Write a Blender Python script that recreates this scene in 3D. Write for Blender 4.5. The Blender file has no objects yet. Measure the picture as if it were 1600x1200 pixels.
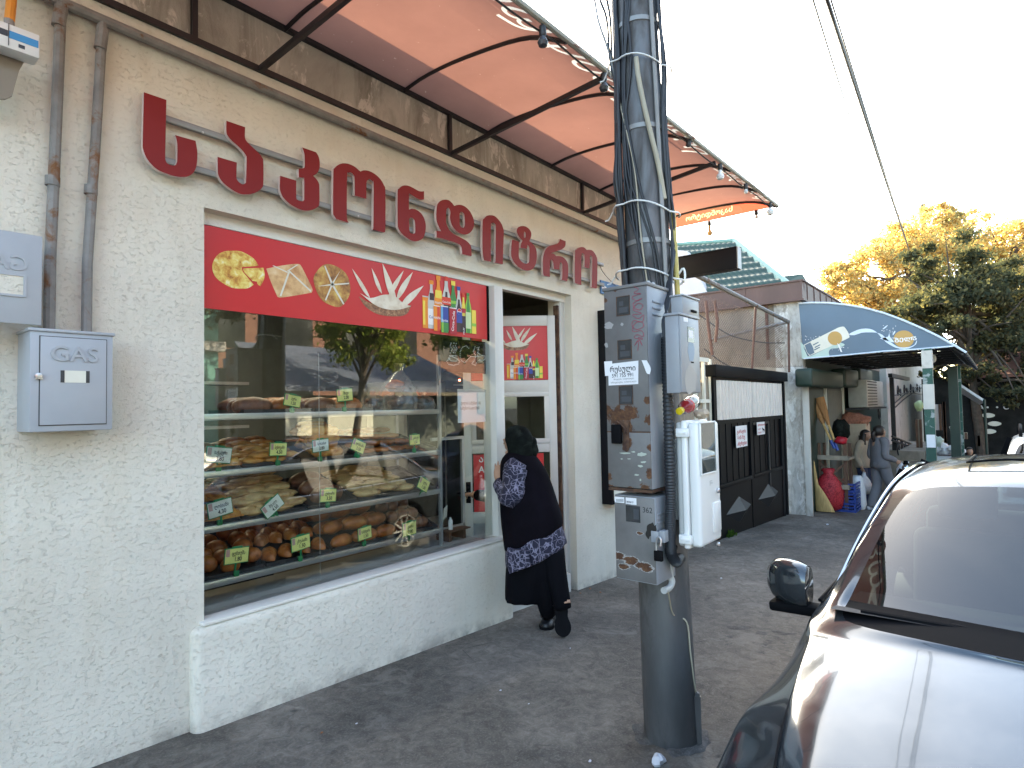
import bpy, bmesh, math, random
from math import sin, cos, pi, radians, sqrt, atan2
from mathutils import Vector as V, Matrix, noise
S = bpy.context.scene
COL = S.collection
RND = random.Random(7)

# ---------------------------------------------------------------- camera
CAM = V((0.0, -3.2, 1.62)); FPX = 930.0
YAW, PITCH, ROLL = radians(50.78), radians(2.17), radians(-1.1)
FW = V((sin(YAW)*cos(PITCH), cos(YAW)*cos(PITCH), sin(PITCH)))
_r0 = V((cos(YAW), -sin(YAW), 0)); _u0 = _r0.cross(FW)
RT = _r0*cos(ROLL) + _u0*sin(ROLL); UP = _u0*cos(ROLL) - _r0*sin(ROLL)
cd = bpy.data.cameras.new('camera'); cam = bpy.data.objects.new('camera', cd); COL.objects.link(cam)
cd.sensor_width = 36.0; cd.lens = FPX/1600*36; cd.clip_start = 0.05; cd.clip_end = 2000
cam.matrix_world = Matrix(((RT.x, UP.x, -FW.x, CAM.x), (RT.y, UP.y, -FW.y, CAM.y), (RT.z, UP.z, -FW.z, CAM.z), (0, 0, 0, 1)))
S.camera = cam
S.render.resolution_x = 1024; S.render.resolution_y = 768

# ---------------------------------------------------------------- light
SUN_EL, SUN_AZ = radians(31), radians(44)          # azimuth from +y towards +x
world = bpy.data.worlds.new('World'); S.world = world; world.use_nodes = True
wn = world.node_tree.nodes; wl = world.node_tree.links
sky = wn.new('ShaderNodeTexSky'); sky.sky_type = 'NISHITA'; sky.sun_disc = False
sky.sun_elevation = SUN_EL; sky.sun_rotation = SUN_AZ
sky.air_density = 0.75; sky.dust_density = 1.6; sky.ozone_density = 0.4
bg = wn['Background']; bg.inputs['Strength'].default_value = 0.15
wl.new(sky.outputs[0], bg.inputs['Color'])
sl = bpy.data.lights.new('sun', 'SUN'); sl.energy = 3.4; sl.angle = radians(0.5); sl.color = (1, 0.9, 0.74)
so = bpy.data.objects.new('sun', sl); COL.objects.link(so)
SUND = V((sin(SUN_AZ)*cos(SUN_EL), cos(SUN_AZ)*cos(SUN_EL), sin(SUN_EL)))
so.rotation_euler = SUND.to_track_quat('Z', 'Y').to_euler(); so.location = (0, 0, 30)
S.view_settings.view_transform = 'Standard'; S.view_settings.look = 'None'
S.view_settings.exposure = 3.1; S.view_settings.gamma = 1.0
S.view_settings.use_white_balance = True; S.view_settings.white_balance_temperature = 7500; S.view_settings.white_balance_tint = 2
S.cycles.max_bounces = 10; S.cycles.transparent_max_bounces = 24; S.cycles.glossy_bounces = 5
S.cycles.caustics_reflective = False; S.cycles.caustics_refractive = False

# ---------------------------------------------------------------- measuring helpers: pixel of the photo -> point on a real plane
def ray(px, py): return RT*((px-800)/FPX) - UP*((py-600)/FPX) + FW
def PY(px, py, y): d = ray(px, py); return CAM + d*((y-CAM.y)/d.y)
def PX(px, py, x): d = ray(px, py); return CAM + d*((x-CAM.x)/d.x)
def PZ(px, py, z): d = ray(px, py); return CAM + d*((z-CAM.z)/d.z)
def gz(x): return 0.0912 - 0.051*max(-12.0, min(x, 34.0))     # the pavement falls along the street
def ss(a, b, t): t = max(0, min(1, (t-a)/(b-a))); return t*t*(3-2*t)
def gnd(x, y): return gz(x) - 0.12*ss(-2.15, -2.55, y)
def PG(px, py):
    d = ray(px, py); t = (0.0912-CAM.z)/(d.z+0.051*d.x); return CAM + d*t

# ---------------------------------------------------------------- scene helpers
def tag(o, label=None, cat=None, group=None, kind=None):
    if label: o['label'] = label
    if cat: o['category'] = cat
    if group: o['group'] = group
    if kind: o['kind'] = kind
    return o
def thing(name, label, cat, loc, group=None, rz=0.0):
    o = bpy.data.objects.new(name, None); COL.objects.link(o); o.location = loc; o.rotation_euler = (0, 0, rz)
    o.empty_display_size = 0.1
    return tag(o, label, cat, group)
def copy_tree(o, parent=None):
    c = o.copy(); COL.objects.link(c)
    if parent: c.parent = parent
    for ch in [x for x in COL.objects if x.parent == o]: copy_tree(ch, c)
    return c
class Fr:                                            # a local frame: origin, x axis, y axis (unit), normal
    def __init__(s, o, ex, ey=None):
        s.o = V(o); s.ex = V(ex).normalized(); ey = V(ey if ey is not None else (0, 0, 1))
        s.n = s.ex.cross(ey).normalized(); s.ey = s.n.cross(s.ex)
    def p(s, u, v, w=0.0): return s.o + s.ex*u + s.ey*v + s.n*w
def catmull(pts, k=4, closed=False):
    pts = [V(p) for p in pts]; n = len(pts); out = []
    rng = range(n if closed else n-1)
    for i in rng:
        if closed: p0, p1, p2, p3 = pts[i-1], pts[i], pts[(i+1) % n], pts[(i+2) % n]
        else:
            p1, p2 = pts[i], pts[i+1]
            p0 = pts[i-1] if i else p1*2-p2
            p3 = pts[i+2] if i+2 < n else p2*2-p1
        for j in range(k):
            t = j/k
            out.append(0.5*((2*p1) + (p2-p0)*t + (2*p0-5*p1+4*p2-p3)*t*t + (3*p1-p0-3*p2+p3)*t**3))
    if not closed: out.append(pts[-1])
    return out
def smooth_outline(pts, k=4):
    # (x, y) are smooth points, (x, y, 1) are corners
    n = len(pts); cor = [i for i, p in enumerate(pts) if len(p) > 2 and p[2]]
    P = [V((p[0], p[1], 0)) for p in pts]
    if not cor: return [(q.x, q.y) for q in catmull(P, k, True)]
    out = []
    for a, i in enumerate(cor):
        j = cor[(a+1) % len(cor)]
        idx = [i]
        while True:
            nx = (idx[-1]+1) % n; idx.append(nx)
            if nx == j: break
        seg = [P[q] for q in idx]
        r = catmull(seg, k) if len(seg) > 2 else seg
        out += [(q.x, q.y) for q in r[:-1]]
    return out
class MB:
    def __init__(s): s.v = []; s.f = []; s.m = []; s.mi = 0
    def add(s, vs, fs):
        o = len(s.v); s.v += [V(p) for p in vs]; s.f += [[i+o for i in f] for f in fs]; s.m += [s.mi]*len(fs); return s
    def mat(s, i): s.mi = i; return s
    def bm(s, b):
        b.verts.index_update(); s.add([v.co.copy() for v in b.verts], [[v.index for v in f.verts] for f in b.faces]); b.free(); return s
    def obox(s, c, ex, ey, ez, bev=0.0, seg=2):      # half-extent vectors
        c, ex, ey, ez = V(c), V(ex), V(ey), V(ez)
        if bev <= 0:
            vs = [c+ex*a+ey*b+ez*d for a in (-1, 1) for b in (-1, 1) for d in (-1, 1)]
            fs = [(0, 1, 3, 2), (4, 6, 7, 5), (0, 4, 5, 1), (2, 3, 7, 6), (0, 2, 6, 4), (1, 5, 7, 3)]
            if ex.cross(ey).dot(ez) < 0: fs = [f[::-1] for f in fs]
            return s.add(vs, fs)
        b = bmesh.new(); bmesh.ops.create_cube(b, size=2.0)
        L = (ex.length, ey.length, ez.length)
        for v in b.verts: v.co = V((v.co.x*L[0], v.co.y*L[1], v.co.z*L[2]))
        bmesh.ops.bevel(b, geom=b.edges[:], offset=min(bev, min(L)*0.9), segments=seg, affect='EDGES', profile=0.5)
        ax = [e.normalized() for e in (ex, ey, ez)]
        for v in b.verts: v.co = c + ax[0]*v.co.x + ax[1]*v.co.y + ax[2]*v.co.z
        return s.bm(b)
    def box(s, x0, x1, y0, y1, z0, z1, bev=0.0, seg=2):
        return s.obox(((x0+x1)/2, (y0+y1)/2, (z0+z1)/2), ((x1-x0)/2, 0, 0), (0, (y1-y0)/2, 0), (0, 0, (z1-z0)/2), bev, seg)
    def fbox(s, F, u0, u1, v0, v1, w0, w1, bev=0.0, seg=2):
        return s.obox(F.p((u0+u1)/2, (v0+v1)/2, (w0+w1)/2), F.ex*((u1-u0)/2), F.ey*((v1-v0)/2), F.n*((w1-w0)/2), bev, seg)
    def bar(s, a, b, w, h=None, up=(0, 0, 1)):       # square bar from a to b
        a, b = V(a), V(b); d = (b-a); u = V(up)
        x = d.cross(u)
        if x.length < 1e-6: x = d.cross(V((1, 0, 0)))
        x.normalize(); y = x.cross(d).normalized(); h = h or w
        return s.obox((a+b)/2, d/2, x*(w/2), y*(h/2))
    def tube(s, pts, r, n=8, cap=True, closed=False, k=0):
        pts = [V(p) for p in pts]
        if k: pts = catmull(pts, k, closed)
        N = len(pts); R = r if isinstance(r, (list, tuple)) else None
        t0 = (pts[1]-pts[0]).normalized(); a = t0.orthogonal().normalized(); vs = []
        for i, p in enumerate(pts):
            t = ((pts[(i+1) % N] if (closed or i+1 < N) else p) - (pts[i-1] if (closed or i) else p))
            t = t.normalized() if t.length > 1e-9 else t0
            a = (a - t*a.dot(t)); a = a.normalized() if a.length > 1e-6 else t.orthogonal().normalized()
            b = t.cross(a)
            if R: q = i/(N-1)*(len(R)-1); j = min(int(q), len(R)-2) if len(R) > 1 else 0; rr = R[j]+(R[j+1]-R[j])*(q-j) if len(R) > 1 else R[0]
            else: rr = r
            vs += [p + a*(rr*cos(2*pi*q/n)) + b*(rr*sin(2*pi*q/n)) for q in range(n)]
        fs = []
        for i in range(N if closed else N-1):
            for q in range(n):
                i2 = (i+1) % N; fs.append((i*n+q, i*n+(q+1) % n, i2*n+(q+1) % n, i2*n+q))
        if cap and not closed: fs += [tuple(range(n))[::-1], tuple((N-1)*n+q for q in range(n))]
        return s.add(vs, fs)
    def loft(s, rings, cap=True, closed=True):
        n = len(rings[0]); vs = [p for r in rings for p in r]; fs = []
        for i in range(len(rings)-1):
            for q in range(n if closed else n-1):
                fs.append((i*n+q, i*n+(q+1) % n, (i+1)*n+(q+1) % n, (i+1)*n+q))
        if cap and closed: fs += [tuple(range(n))[::-1], tuple((len(rings)-1)*n+q for q in range(n))]
        return s.add(vs, fs)
    def lathe(s, prof, c, axis=(0, 0, 1), n=16, cap=True):
        c = V(c); z = V(axis).normalized(); a = z.orthogonal().normalized(); b = z.cross(a)
        return s.loft([[c + z*h + a*(r*cos(2*pi*q/n)) + b*(r*sin(2*pi*q/n)) for q in range(n)] for r, h in prof], cap)
    def ell(s, c, r, n=12, m=8, rot=None, amp=0.0, fr=3.0, seed=0.0):
        c = V(c); r = V(r) if hasattr(r, '__len__') else V((r, r, r)); vs = []; fs = []
        for i in range(m+1):
            th = pi*i/m
            for q in range(n):
                d = V((sin(th)*cos(2*pi*q/n), sin(th)*sin(2*pi*q/n), cos(th)))
                k = 1+amp*noise.noise(d*fr+V((seed, seed*1.7, seed*.3))) if amp else 1
                p = V((d.x*r.x*k, d.y*r.y*k, d.z*r.z*k))
                vs.append(c + (rot @ p if rot else p))
        for i in range(m):
            for q in range(n): fs.append((i*n+q, (i+1)*n+q, (i+1)*n+(q+1) % n, i*n+(q+1) % n))
        return s.add(vs, fs)
    def grid(s, fn, nu, nv, flip=False):
        vs = [fn(i/nu, j/nv) for j in range(nv+1) for i in range(nu+1)]
        fs = [(j*(nu+1)+i, j*(nu+1)+i+1, (j+1)*(nu+1)+i+1, (j+1)*(nu+1)+i) for j in range(nv) for i in range(nu)]
        return s.add(vs, [f[::-1] for f in fs] if flip else fs)
    def flat(s, pts): return s.add(pts, [tuple(range(len(pts)))])
    def shape(s, F, polys, w0, w1=None, mapf=None):  # filled outline(s), holes allowed; a sheet at w0 or a slab w0..w1
        cu = bpy.data.curves.new('tmp', 'CURVE'); cu.dimensions = '2D'; cu.fill_mode = 'BOTH'
        for pl in polys:
            sp = cu.splines.new('POLY'); sp.points.add(len(pl)-1)
            for i, p in enumerate(pl): sp.points[i].co = (p[0], p[1], 0, 1)
            sp.use_cyclic_u = True
        return s._curve(cu, F, w0, w1, mapf)
    def text(s, F, body, u, v, size, w0=0.002, w1=None, align='LEFT', bold=0.0, mirror=False, sx=1.0, mapf=None):
        cu = bpy.data.curves.new('tmp', 'FONT'); cu.body = body; cu.size = size; cu.align_x = align; cu.offset = bold*size; cu.resolution_u = 3
        return s._curve(cu, F, w0, w1, mapf, u, v, mirror, sx)
    def _curve(s, cu, F, w0, w1, mapf=None, u=0, v=0, mirror=False, sx=1.0):
        if w1 is not None: cu.extrude = abs(w1-w0)/2
        o = bpy.data.objects.new('tmp', cu); COL.objects.link(o)
        dg = bpy.context.evaluated_depsgraph_get(); me = bpy.data.meshes.new_from_object(o.evaluated_get(dg))
        wm = w0 if w1 is None else (w0+w1)/2
        sg = -1 if mirror else 1
        def mp(c):
            a, b, w = c.x*sx*sg+u, c.y+v, c.z+wm
            return mapf(a, b, w) if mapf else F.p(a, b, w)
        fl = lambda f: list(f.vertices)[::-1] if mirror else list(f.vertices)
        s.add([mp(x.co) for x in me.vertices], [fl(f) for f in me.polygons])
        bpy.data.objects.remove(o); bpy.data.curves.remove(cu); bpy.data.meshes.remove(me); return s
    def build(s, name, mats, parent=None, local=False, smooth=35, label=None, cat=None, group=None, kind=None, mods=None, loc=None):
        me = bpy.data.meshes.new(name); vs = s.v
        if parent is None and not local:
            if loc is None:
                xs = [p.x for p in vs]; ys = [p.y for p in vs]; zs = [p.z for p in vs]
                loc = V(((min(xs)+max(xs))/2, (min(ys)+max(ys))/2, min(zs)))
            off = V(loc)
        elif parent is not None and not local:
            off = V((0, 0, 0)); q = parent
            while q: off += q.location; q = q.parent
        else: off = V((0, 0, 0))
        me.from_pydata([p-off for p in vs], [], s.f)
        for m in (mats if isinstance(mats, (list, tuple)) else [mats]): me.materials.append(m)
        me.polygons.foreach_set('material_index', s.m)
        if smooth:
            me.polygons.foreach_set('use_smooth', [True]*len(me.polygons)); me.set_sharp_from_angle(angle=radians(smooth))
        me.update()
        o = bpy.data.objects.new(name, me); COL.objects.link(o)
        if mods:
            for t, kw in mods:
                md = o.modifiers.new(t, t)
                for k_, v_ in kw.items(): setattr(md, k_, v_)
            dg = bpy.context.evaluated_depsgraph_get(); m2 = bpy.data.meshes.new_from_object(o.evaluated_get(dg)); m2.name = name
            o.modifiers.clear(); o.data = m2; bpy.data.meshes.remove(me)
            m2.polygons.foreach_set('use_smooth', [True]*len(m2.polygons))
        if parent is not None: o.parent = parent
        elif not local: o.location = off
        return tag(o, label, cat, group, kind)

# ---------------------------------------------------------------- materials
def nt(name):
    m = bpy.data.materials.new(name); m.use_nodes = True; t = m.node_tree; t.nodes.clear()
    out = t.nodes.new('ShaderNodeOutputMaterial'); return m, t, out
class N:
    def __init__(s, t): s.t = t
    def new(s, ty, **kw):
        n = s.t.nodes.new('ShaderNode'+ty)
        for k, v in kw.items():
            if k in n.inputs: s.set(n.inputs[k], v)
            else: setattr(n, k, v)
        return n
    def set(s, i, v):
        if hasattr(v, 'is_output'): s.t.links.new(v, i)
        else: i.default_value = v
    def pos(s): return s.new('NewGeometry').outputs['Position']
    def noise(s, scale, detail=4, rough=.55, dist=0.0, vec=None):
        n = s.new('TexNoise', Scale=scale, Detail=detail, Roughness=rough, Distortion=dist); s.set(n.inputs['Vector'], vec if vec is not None else s.pos()); return n.outputs['Fac']
    def ramp(s, fac, stops, interp='LINEAR'):
        r = s.new('ValToRGB'); r.color_ramp.interpolation = interp; e = r.color_ramp.elements
        while len(e) < len(stops): e.new(0.5)
        for i, (p, c) in enumerate(stops):
            e[i].position = p; e[i].color = (c, c, c, 1) if not hasattr(c, '__len__') else (*c, 1)[:4]
        s.set(r.inputs[0], fac); return r.outputs[0]
    def mix(s, fac, a, b, mode='MIX'):
        m = s.new('Mix'); m.data_type = 'RGBA'; m.blend_type = mode
        s.set(m.inputs[0], fac)
        for i, c in ((6, a), (7, b)):
            s.set(m.inputs[i], (*c, 1) if (hasattr(c, '__len__') and len(c) == 3) else c)
        return m.outputs[2]
    def math(s, op, a, b=0.0, clamp=False):
        m = s.new('Math', operation=op); m.use_clamp = clamp; s.set(m.inputs[0], a); s.set(m.inputs[1], b); return m.outputs[0]
    def scale(s, vec, v3):
        m = s.new('VectorMath', operation='MULTIPLY'); s.set(m.inputs[0], vec); m.inputs[1].default_value = v3; return m.outputs[0]
    def bump(s, h, st, dist=0.01, normal=None):
        b = s.new('Bump', Strength=st, Distance=dist); s.set(b.inputs['Height'], h)
        if normal is not None: s.set(b.inputs['Normal'], normal)
        return b.outputs[0]
    def xyz(s, vec=None):
        x = s.new('SeparateXYZ'); s.set(x.inputs[0], vec if vec is not None else s.pos()); return x.outputs
def mat(name, col, rough=.6, metal=0.0, var=.12, vs=6.0, dirt=None, ds=3.0, dt=(.55, .7), bump=.0, bs=60.0, bd=.002, spec=.5, stretch=None, coat=0.0, detail=5):
    m, t, out = nt(name); n = N(t); vec = n.pos()
    if stretch: vec = n.scale(vec, stretch)
    b = n.new('BsdfPrincipled', Roughness=rough, Metallic=metal)
    b.inputs['Specular IOR Level'].default_value = spec; b.inputs['Coat Weight'].default_value = coat; b.inputs['Coat Roughness'].default_value = .03
    lo = tuple(max(0, c*(1-var)) for c in col); hi = tuple(min(1, c*(1+var)) for c in col)
    c = n.ramp(n.noise(vs, detail, .6, 0, vec), [(.3, lo), (.7, hi)])
    if dirt:
        dm = n.ramp(n.noise(ds, 7, .65, .6, vec), [(dt[0], 0.0), (dt[1], 1.0)])
        c = n.mix(dm, c, dirt)
        n.set(b.inputs['Roughness'], n.mix(dm, (rough,)*3, (.85,)*3))
        if metal: n.set(b.inputs['Metallic'], n.math('MULTIPLY', n.math('SUBTRACT', 1.0, dm), metal))
    n.set(b.inputs['Base Color'], c)
    if bump: n.set(b.inputs['Normal'], n.bump(n.noise(bs, 4, .6, 0, vec), bump, bd))
    t.links.new(b.outputs[0], out.inputs[0]); return m
def emit(name, col, st):
    m, t, out = nt(name); e = N(t).new('Emission', Strength=st); e.inputs[0].default_value = (*col, 1); t.links.new(e.outputs[0], out.inputs[0]); return m
def glass_mat(name, tint=(1, 1, 1), gain=1.0, rough=0.0, ior=1.52, dust=0.0):
    m, t, out = nt(name); n = N(t)
    tr = n.new('BsdfTransparent'); tr.inputs[0].default_value = (*tint, 1)
    gl = n.new('BsdfGlossy', Roughness=rough)
    ge = n.new('NewGeometry'); dp = n.new('VectorMath', operation='DOT_PRODUCT'); n.set(dp.inputs[0], ge.outputs['Normal']); n.set(dp.inputs[1], ge.outputs['Incoming'])
    f0 = ((ior-1)/(ior+1))**2; c5 = n.math('POWER', n.math('SUBTRACT', 1.0, n.math('ABSOLUTE', dp.outputs['Value'])), 5.0)
    k = n.math('MULTIPLY', n.math('ADD', n.math('MULTIPLY', c5, 1-f0), f0), gain, True)
    mx = n.new('MixShader'); n.set(mx.inputs[0], k); t.links.new(tr.outputs[0], mx.inputs[1]); t.links.new(gl.outputs[0], mx.inputs[2])
    last = mx.outputs[0]
    if dust:
        d = n.new('BsdfDiffuse'); d.inputs[0].default_value = (.6, .58, .55, 1); m2 = n.new('MixShader')
        n.set(m2.inputs[0], n.math('MULTIPLY', n.ramp(n.noise(3.0, 6, .65), [(.35, .2), (.75, 1.0)]), dust)); t.links.new(last, m2.inputs[1]); t.links.new(d.outputs[0], m2.inputs[2]); last = m2.outputs[0]
    t.links.new(last, out.inputs[0]); return m
def leaf_mat(name, cols, trans=.5):
    m, t, out = nt(name); n = N(t); rnd = n.new('NewGeometry').outputs['Random Per Island']
    big = n.noise(.9, 3)
    f = n.math('ADD', n.math('MULTIPLY', rnd, .6), n.math('MULTIPLY', big, .4))
    c = n.ramp(f, [(.2+.6*i/(len(cols)-1), k) for i, k in enumerate(cols)])
    d = n.new('BsdfDiffuse'); n.set(d.inputs[0], c); tl = n.new('BsdfTranslucent'); n.set(tl.inputs[0], n.mix(.5, c, n.mix(1.0, c, (1.0, .95, .4), 'MULTIPLY')))
    mx = n.new('MixShader'); mx.inputs[0].default_value = trans
    t.links.new(d.outputs[0], mx.inputs[1]); t.links.new(tl.outputs[0], mx.inputs[2]); t.links.new(mx.outputs[0], out.inputs[0]); return m
def stucco(name, col, worm=1.0, stain=.35):
    m, t, out = nt(name); n = N(t); p = n.pos(); b = n.new('BsdfPrincipled', Roughness=.9); b.inputs['Specular IOR Level'].default_value = .25
    ps = n.scale(p, (1.0, 1.0, 1.35))
    w = n.noise(44, 3, .5, 1.1, ps); band = n.ramp(w, [(.468, 0.0), (.495, 1.0), (.505, 1.0), (.54, 0.0)])
    msk = n.ramp(n.noise(34, 2, .5, 0, n.scale(p, (1, 1, 1.7))), [(.48, 0.0), (.60, 1.0)])
    patch = n.ramp(n.noise(1.7, 3), [(.3, .5), (.55, 1.0)])
    groove = n.math('MULTIPLY', n.math('MULTIPLY', band, msk), patch)
    fine = n.noise(70, 4, .7); mid = n.noise(15, 5, .65)
    h = n.math('SUBTRACT', n.math('ADD', n.math('MULTIPLY', fine, .5), n.math('MULTIPLY', mid, 1.0)), n.math('MULTIPLY', groove, 1.1*worm))
    lo = tuple(c*.90 for c in col); hi = tuple(min(1, c*1.05) for c in col)
    c = n.ramp(n.noise(2.2, 6, .6), [(.3, lo), (.7, hi)])
    streak = n.ramp(n.noise(1.0, 6, .7, .3, n.scale(p, (3.2, 3.2, .35))), [(.52, 0.0), (.8, stain)])
    c = n.mix(streak, c, tuple(k*q for k, q in zip(col, (.72, .64, .5))))
    c = n.mix(n.math('MULTIPLY', groove, .22*worm), c, tuple(k*.34 for k in col))  # groove shading painted into the colour, on top of the bump
    z = n.xyz(p)[2]; x = n.xyz(p)[0]
    hg = n.math('SUBTRACT', z, n.math('SUBTRACT', .0912, n.math('MULTIPLY', x, .051)))
    spl = n.math('MULTIPLY', n.ramp(hg, [(.0, 1.0), (.10, 0.0)]), n.ramp(n.noise(7, 6, .7), [(.42, 0.0), (.62, 1.0)]))
    c = n.mix(n.math('MULTIPLY', spl, .6), c, (.16, .14, .12))
    n.set(b.inputs['Base Color'], c); n.set(b.inputs['Normal'], n.bump(h, .65, .006)); t.links.new(b.outputs[0], out.inputs[0]); return m
def asphalt(name, col=(.108, .095, .080)):
    m, t, out = nt(name); n = N(t); p = n.pos(); b = n.new('BsdfPrincipled', Roughness=.82); b.inputs['Specular IOR Level'].default_value = .35
    big = n.noise(.9, 6, .62, .4); c = n.ramp(big, [(.30, tuple(k*.5 for k in col)), (.5, col), (.70, tuple(k*1.8 for k in col))])
    md = n.ramp(n.noise(11, 8, .75, .9), [(.34, .62), (.5, 1.0), (.66, 1.45)]); c = n.mix(1.0, c, md, 'MULTIPLY')
    sp = n.ramp(n.noise(90, 3, .6), [(.52, 0.0), (.72, 1.0)]); c = n.mix(n.math('MULTIPLY', sp, .35), c, (.30, .28, .26))
    pat = n.ramp(n.noise(2.6, 8, .72, 1.2), [(.56, 0.0), (.64, 1.0)]); c = n.mix(n.math('MULTIPLY', pat, .55), c, (.21, .19, .165))
    dk = n.ramp(n.noise(5, 8, .72, .8), [(.6, 0.0), (.7, 1.0)]); c = n.mix(n.math('MULTIPLY', dk, .6), c, (.042, .038, .034))
    v = n.new('TexVoronoi', feature='DISTANCE_TO_EDGE', Scale=1.3); n.set(v.inputs['Vector'], n.mix(.25, p, n.new('TexNoise', Scale=3.0).outputs['Color'])); crack = n.ramp(v.outputs['Distance'], [(.0, 1.0), (.004, 0.0)])
    cm = n.math('MULTIPLY', crack, n.ramp(n.noise(1.1, 3), [(.60, 0.0), (.68, .7)])); c = n.mix(cm, c, (.015, .014, .013))
    n.set(b.inputs['Base Color'], c)
    h = n.math('ADD', n.math('MULTIPLY', n.noise(140, 3, .6), .3), n.math('ADD', n.math('MULTIPLY', n.noise(14, 6, .65), 1.2), n.math('MULTIPLY', pat, .5)))
    h = n.math('SUBTRACT', h, n.math('ADD', n.math('MULTIPLY', cm, 1.0), n.math('MULTIPLY', dk, .6)))
    n.set(b.inputs['Normal'], n.bump(h, .6, .01)); n.set(b.inputs['Roughness'], n.ramp(big, [(.3, .62), (.7, .95)]))
    t.links.new(b.outputs[0], out.inputs[0]); return m
def rusty(name, col, spots, stretch=(1, 1, 1), edge=None, sc=38):   # paint with rust where it really has come through
    m, t, out = nt(name); n = N(t); p = n.pos(); b = n.new('BsdfPrincipled', Roughness=.5); acc = None
    for c, r in spots:
        d = n.new('VectorMath', operation='DISTANCE'); n.set(d.inputs[0], n.scale(p, stretch)); d.inputs[1].default_value = tuple(q*w for q, w in zip(c, stretch))
        k = n.math('SUBTRACT', 1.0, n.math('DIVIDE', d.outputs['Value'], r), True); acc = k if acc is None else n.math('MAXIMUM', acc, k)
    v = n.math('ADD', n.math('MULTIPLY', acc, .55), n.math('MULTIPLY', n.noise(sc, 8, .72, .5, n.scale(p, stretch)), .75))
    mk = n.ramp(v, [(.59, 0.0), (.66, 1.0)])
    c = n.ramp(n.noise(5, 6, .65), [(.3, tuple(q*.78 for q in col)), (.7, tuple(q*1.15 for q in col))])
    if edge: c = n.mix(n.ramp(v, [(.555, 0.0), (.58, .9)]), c, edge)
    rc = n.ramp(n.noise(40, 5, .7), [(.3, (.045, .02, .013)), (.55, (.11, .05, .025)), (.75, (.20, .10, .045))])
    n.set(b.inputs['Base Color'], n.mix(mk, c, rc)); n.set(b.inputs['Roughness'], n.mix(mk, (.45,)*3, (.9,)*3))
    n.set(b.inputs['Normal'], n.bump(n.math('ADD', n.math('MULTIPLY', mk, -.4), n.math('MULTIPLY', n.noise(30, 4), .25)), .5, .003)); t.links.new(b.outputs[0], out.inputs[0]); return m
def concrete(name, col, dark, stain=.8, vsc=(1.2, 1.2, .5), light=None):
    m, t, out = nt(name); n = N(t); p = n.pos(); b = n.new('BsdfPrincipled', Roughness=.9); b.inputs['Specular IOR Level'].default_value = .3
    c = n.ramp(n.noise(1.6, 8, .65, .5), [(.3, tuple(k*.75 for k in col)), (.7, tuple(k*1.2 for k in col))])
    st = n.ramp(n.noise(2.2, 7, .7, .6, n.scale(p, vsc)), [(.45, 0.0), (.68, stain)]); c = n.mix(st, c, dark)
    if light:
        lt = n.ramp(n.noise(3.6, 6, .72, 1.0, n.scale(p, (1.5, 1.5, .6))), [(.545, 0.0), (.60, .85)]); c = n.mix(lt, c, light)
    n.set(b.inputs['Base Color'], c); n.set(b.inputs['Normal'], n.bump(n.math('ADD', n.noise(30, 5, .65), n.noise(4, 5, .6)), .7, .012)); t.links.new(b.outputs[0], out.inputs[0]); return m
def carpaint(name, col, dust=.25, metal=.75, rough=.32):
    m, t, out = nt(name); n = N(t); b = n.new('BsdfPrincipled', Metallic=metal, Roughness=rough); b.inputs['Coat Weight'].default_value = .5; b.inputs['Coat Roughness'].default_value = .02
    up = n.xyz(n.new('NewGeometry').outputs['Normal'])[2]
    dm = n.math('MULTIPLY', n.math('MULTIPLY', n.ramp(n.noise(9, 8, .72, .6), [(.38, .15), (.62, 1.0)]), n.ramp(up, [(.2, .15), (.9, 1.0)])), dust)
    n.set(b.inputs['Base Color'], n.mix(dm, col, (.46, .43, .39))); n.set(b.inputs['Roughness'], n.mix(dm, (rough,)*3, (.7,)*3)); n.set(b.inputs['Metallic'], n.math('MULTIPLY', n.math('SUBTRACT', 1.0, dm), metal))
    n.set(b.inputs['Coat Weight'], n.math('SUBTRACT', .5, n.math('MULTIPLY', dm, .5)))
    n.set(b.inputs['Coat Normal'], n.bump(n.noise(1.5, 3), .03, .02))
    t.links.new(b.outputs[0], out.inputs[0]); return m
def fabric(name, col, trans, tcol=None):
    m, t, out = nt(name); n = N(t); v = n.ramp(n.noise(1.3, 6, .6), [(.3, tuple(k*.86 for k in col)), (.7, tuple(min(1, k*1.08) for k in col))])
    sp = n.ramp(n.noise(28, 2, .5), [(.74, 0.0), (.78, .6)]); v = n.mix(sp, v, (.9, .8, .7))
    d = n.new('BsdfDiffuse'); n.set(d.inputs[0], v); tl = n.new('BsdfTranslucent'); n.set(tl.inputs[0], n.mix(1.0, v, (*(tcol or (1, 1, 1)),), 'MULTIPLY'))
    bm_ = n.bump(n.noise(2.2, 3, .5, .5), .25, .03); n.set(d.inputs['Normal'], bm_)
    mx = n.new('MixShader'); mx.inputs[0].default_value = trans
    t.links.new(d.outputs[0], mx.inputs[1]); t.links.new(tl.outputs[0], mx.inputs[2]); t.links.new(mx.outputs[0], out.inputs[0]); return m
def bakedmat(name, cols, scale=14, bump=.6):
    m, t, out = nt(name); n = N(t); b = n.new('BsdfPrincipled', Roughness=.45); f = n.noise(scale, 5, .62, .4)
    n.set(b.inputs['Base Color'], n.ramp(f, [(.28+.45*i/(len(cols)-1), c) for i, c in enumerate(cols)])); n.set(b.inputs['Normal'], n.bump(n.noise(scale*2.5, 4), bump, .006)); t.links.new(b.outputs[0], out.inputs[0]); return m
def print_mat(name, col, rough=.5, var=.05): return mat(name, col, rough, 0, var, 8)

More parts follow.
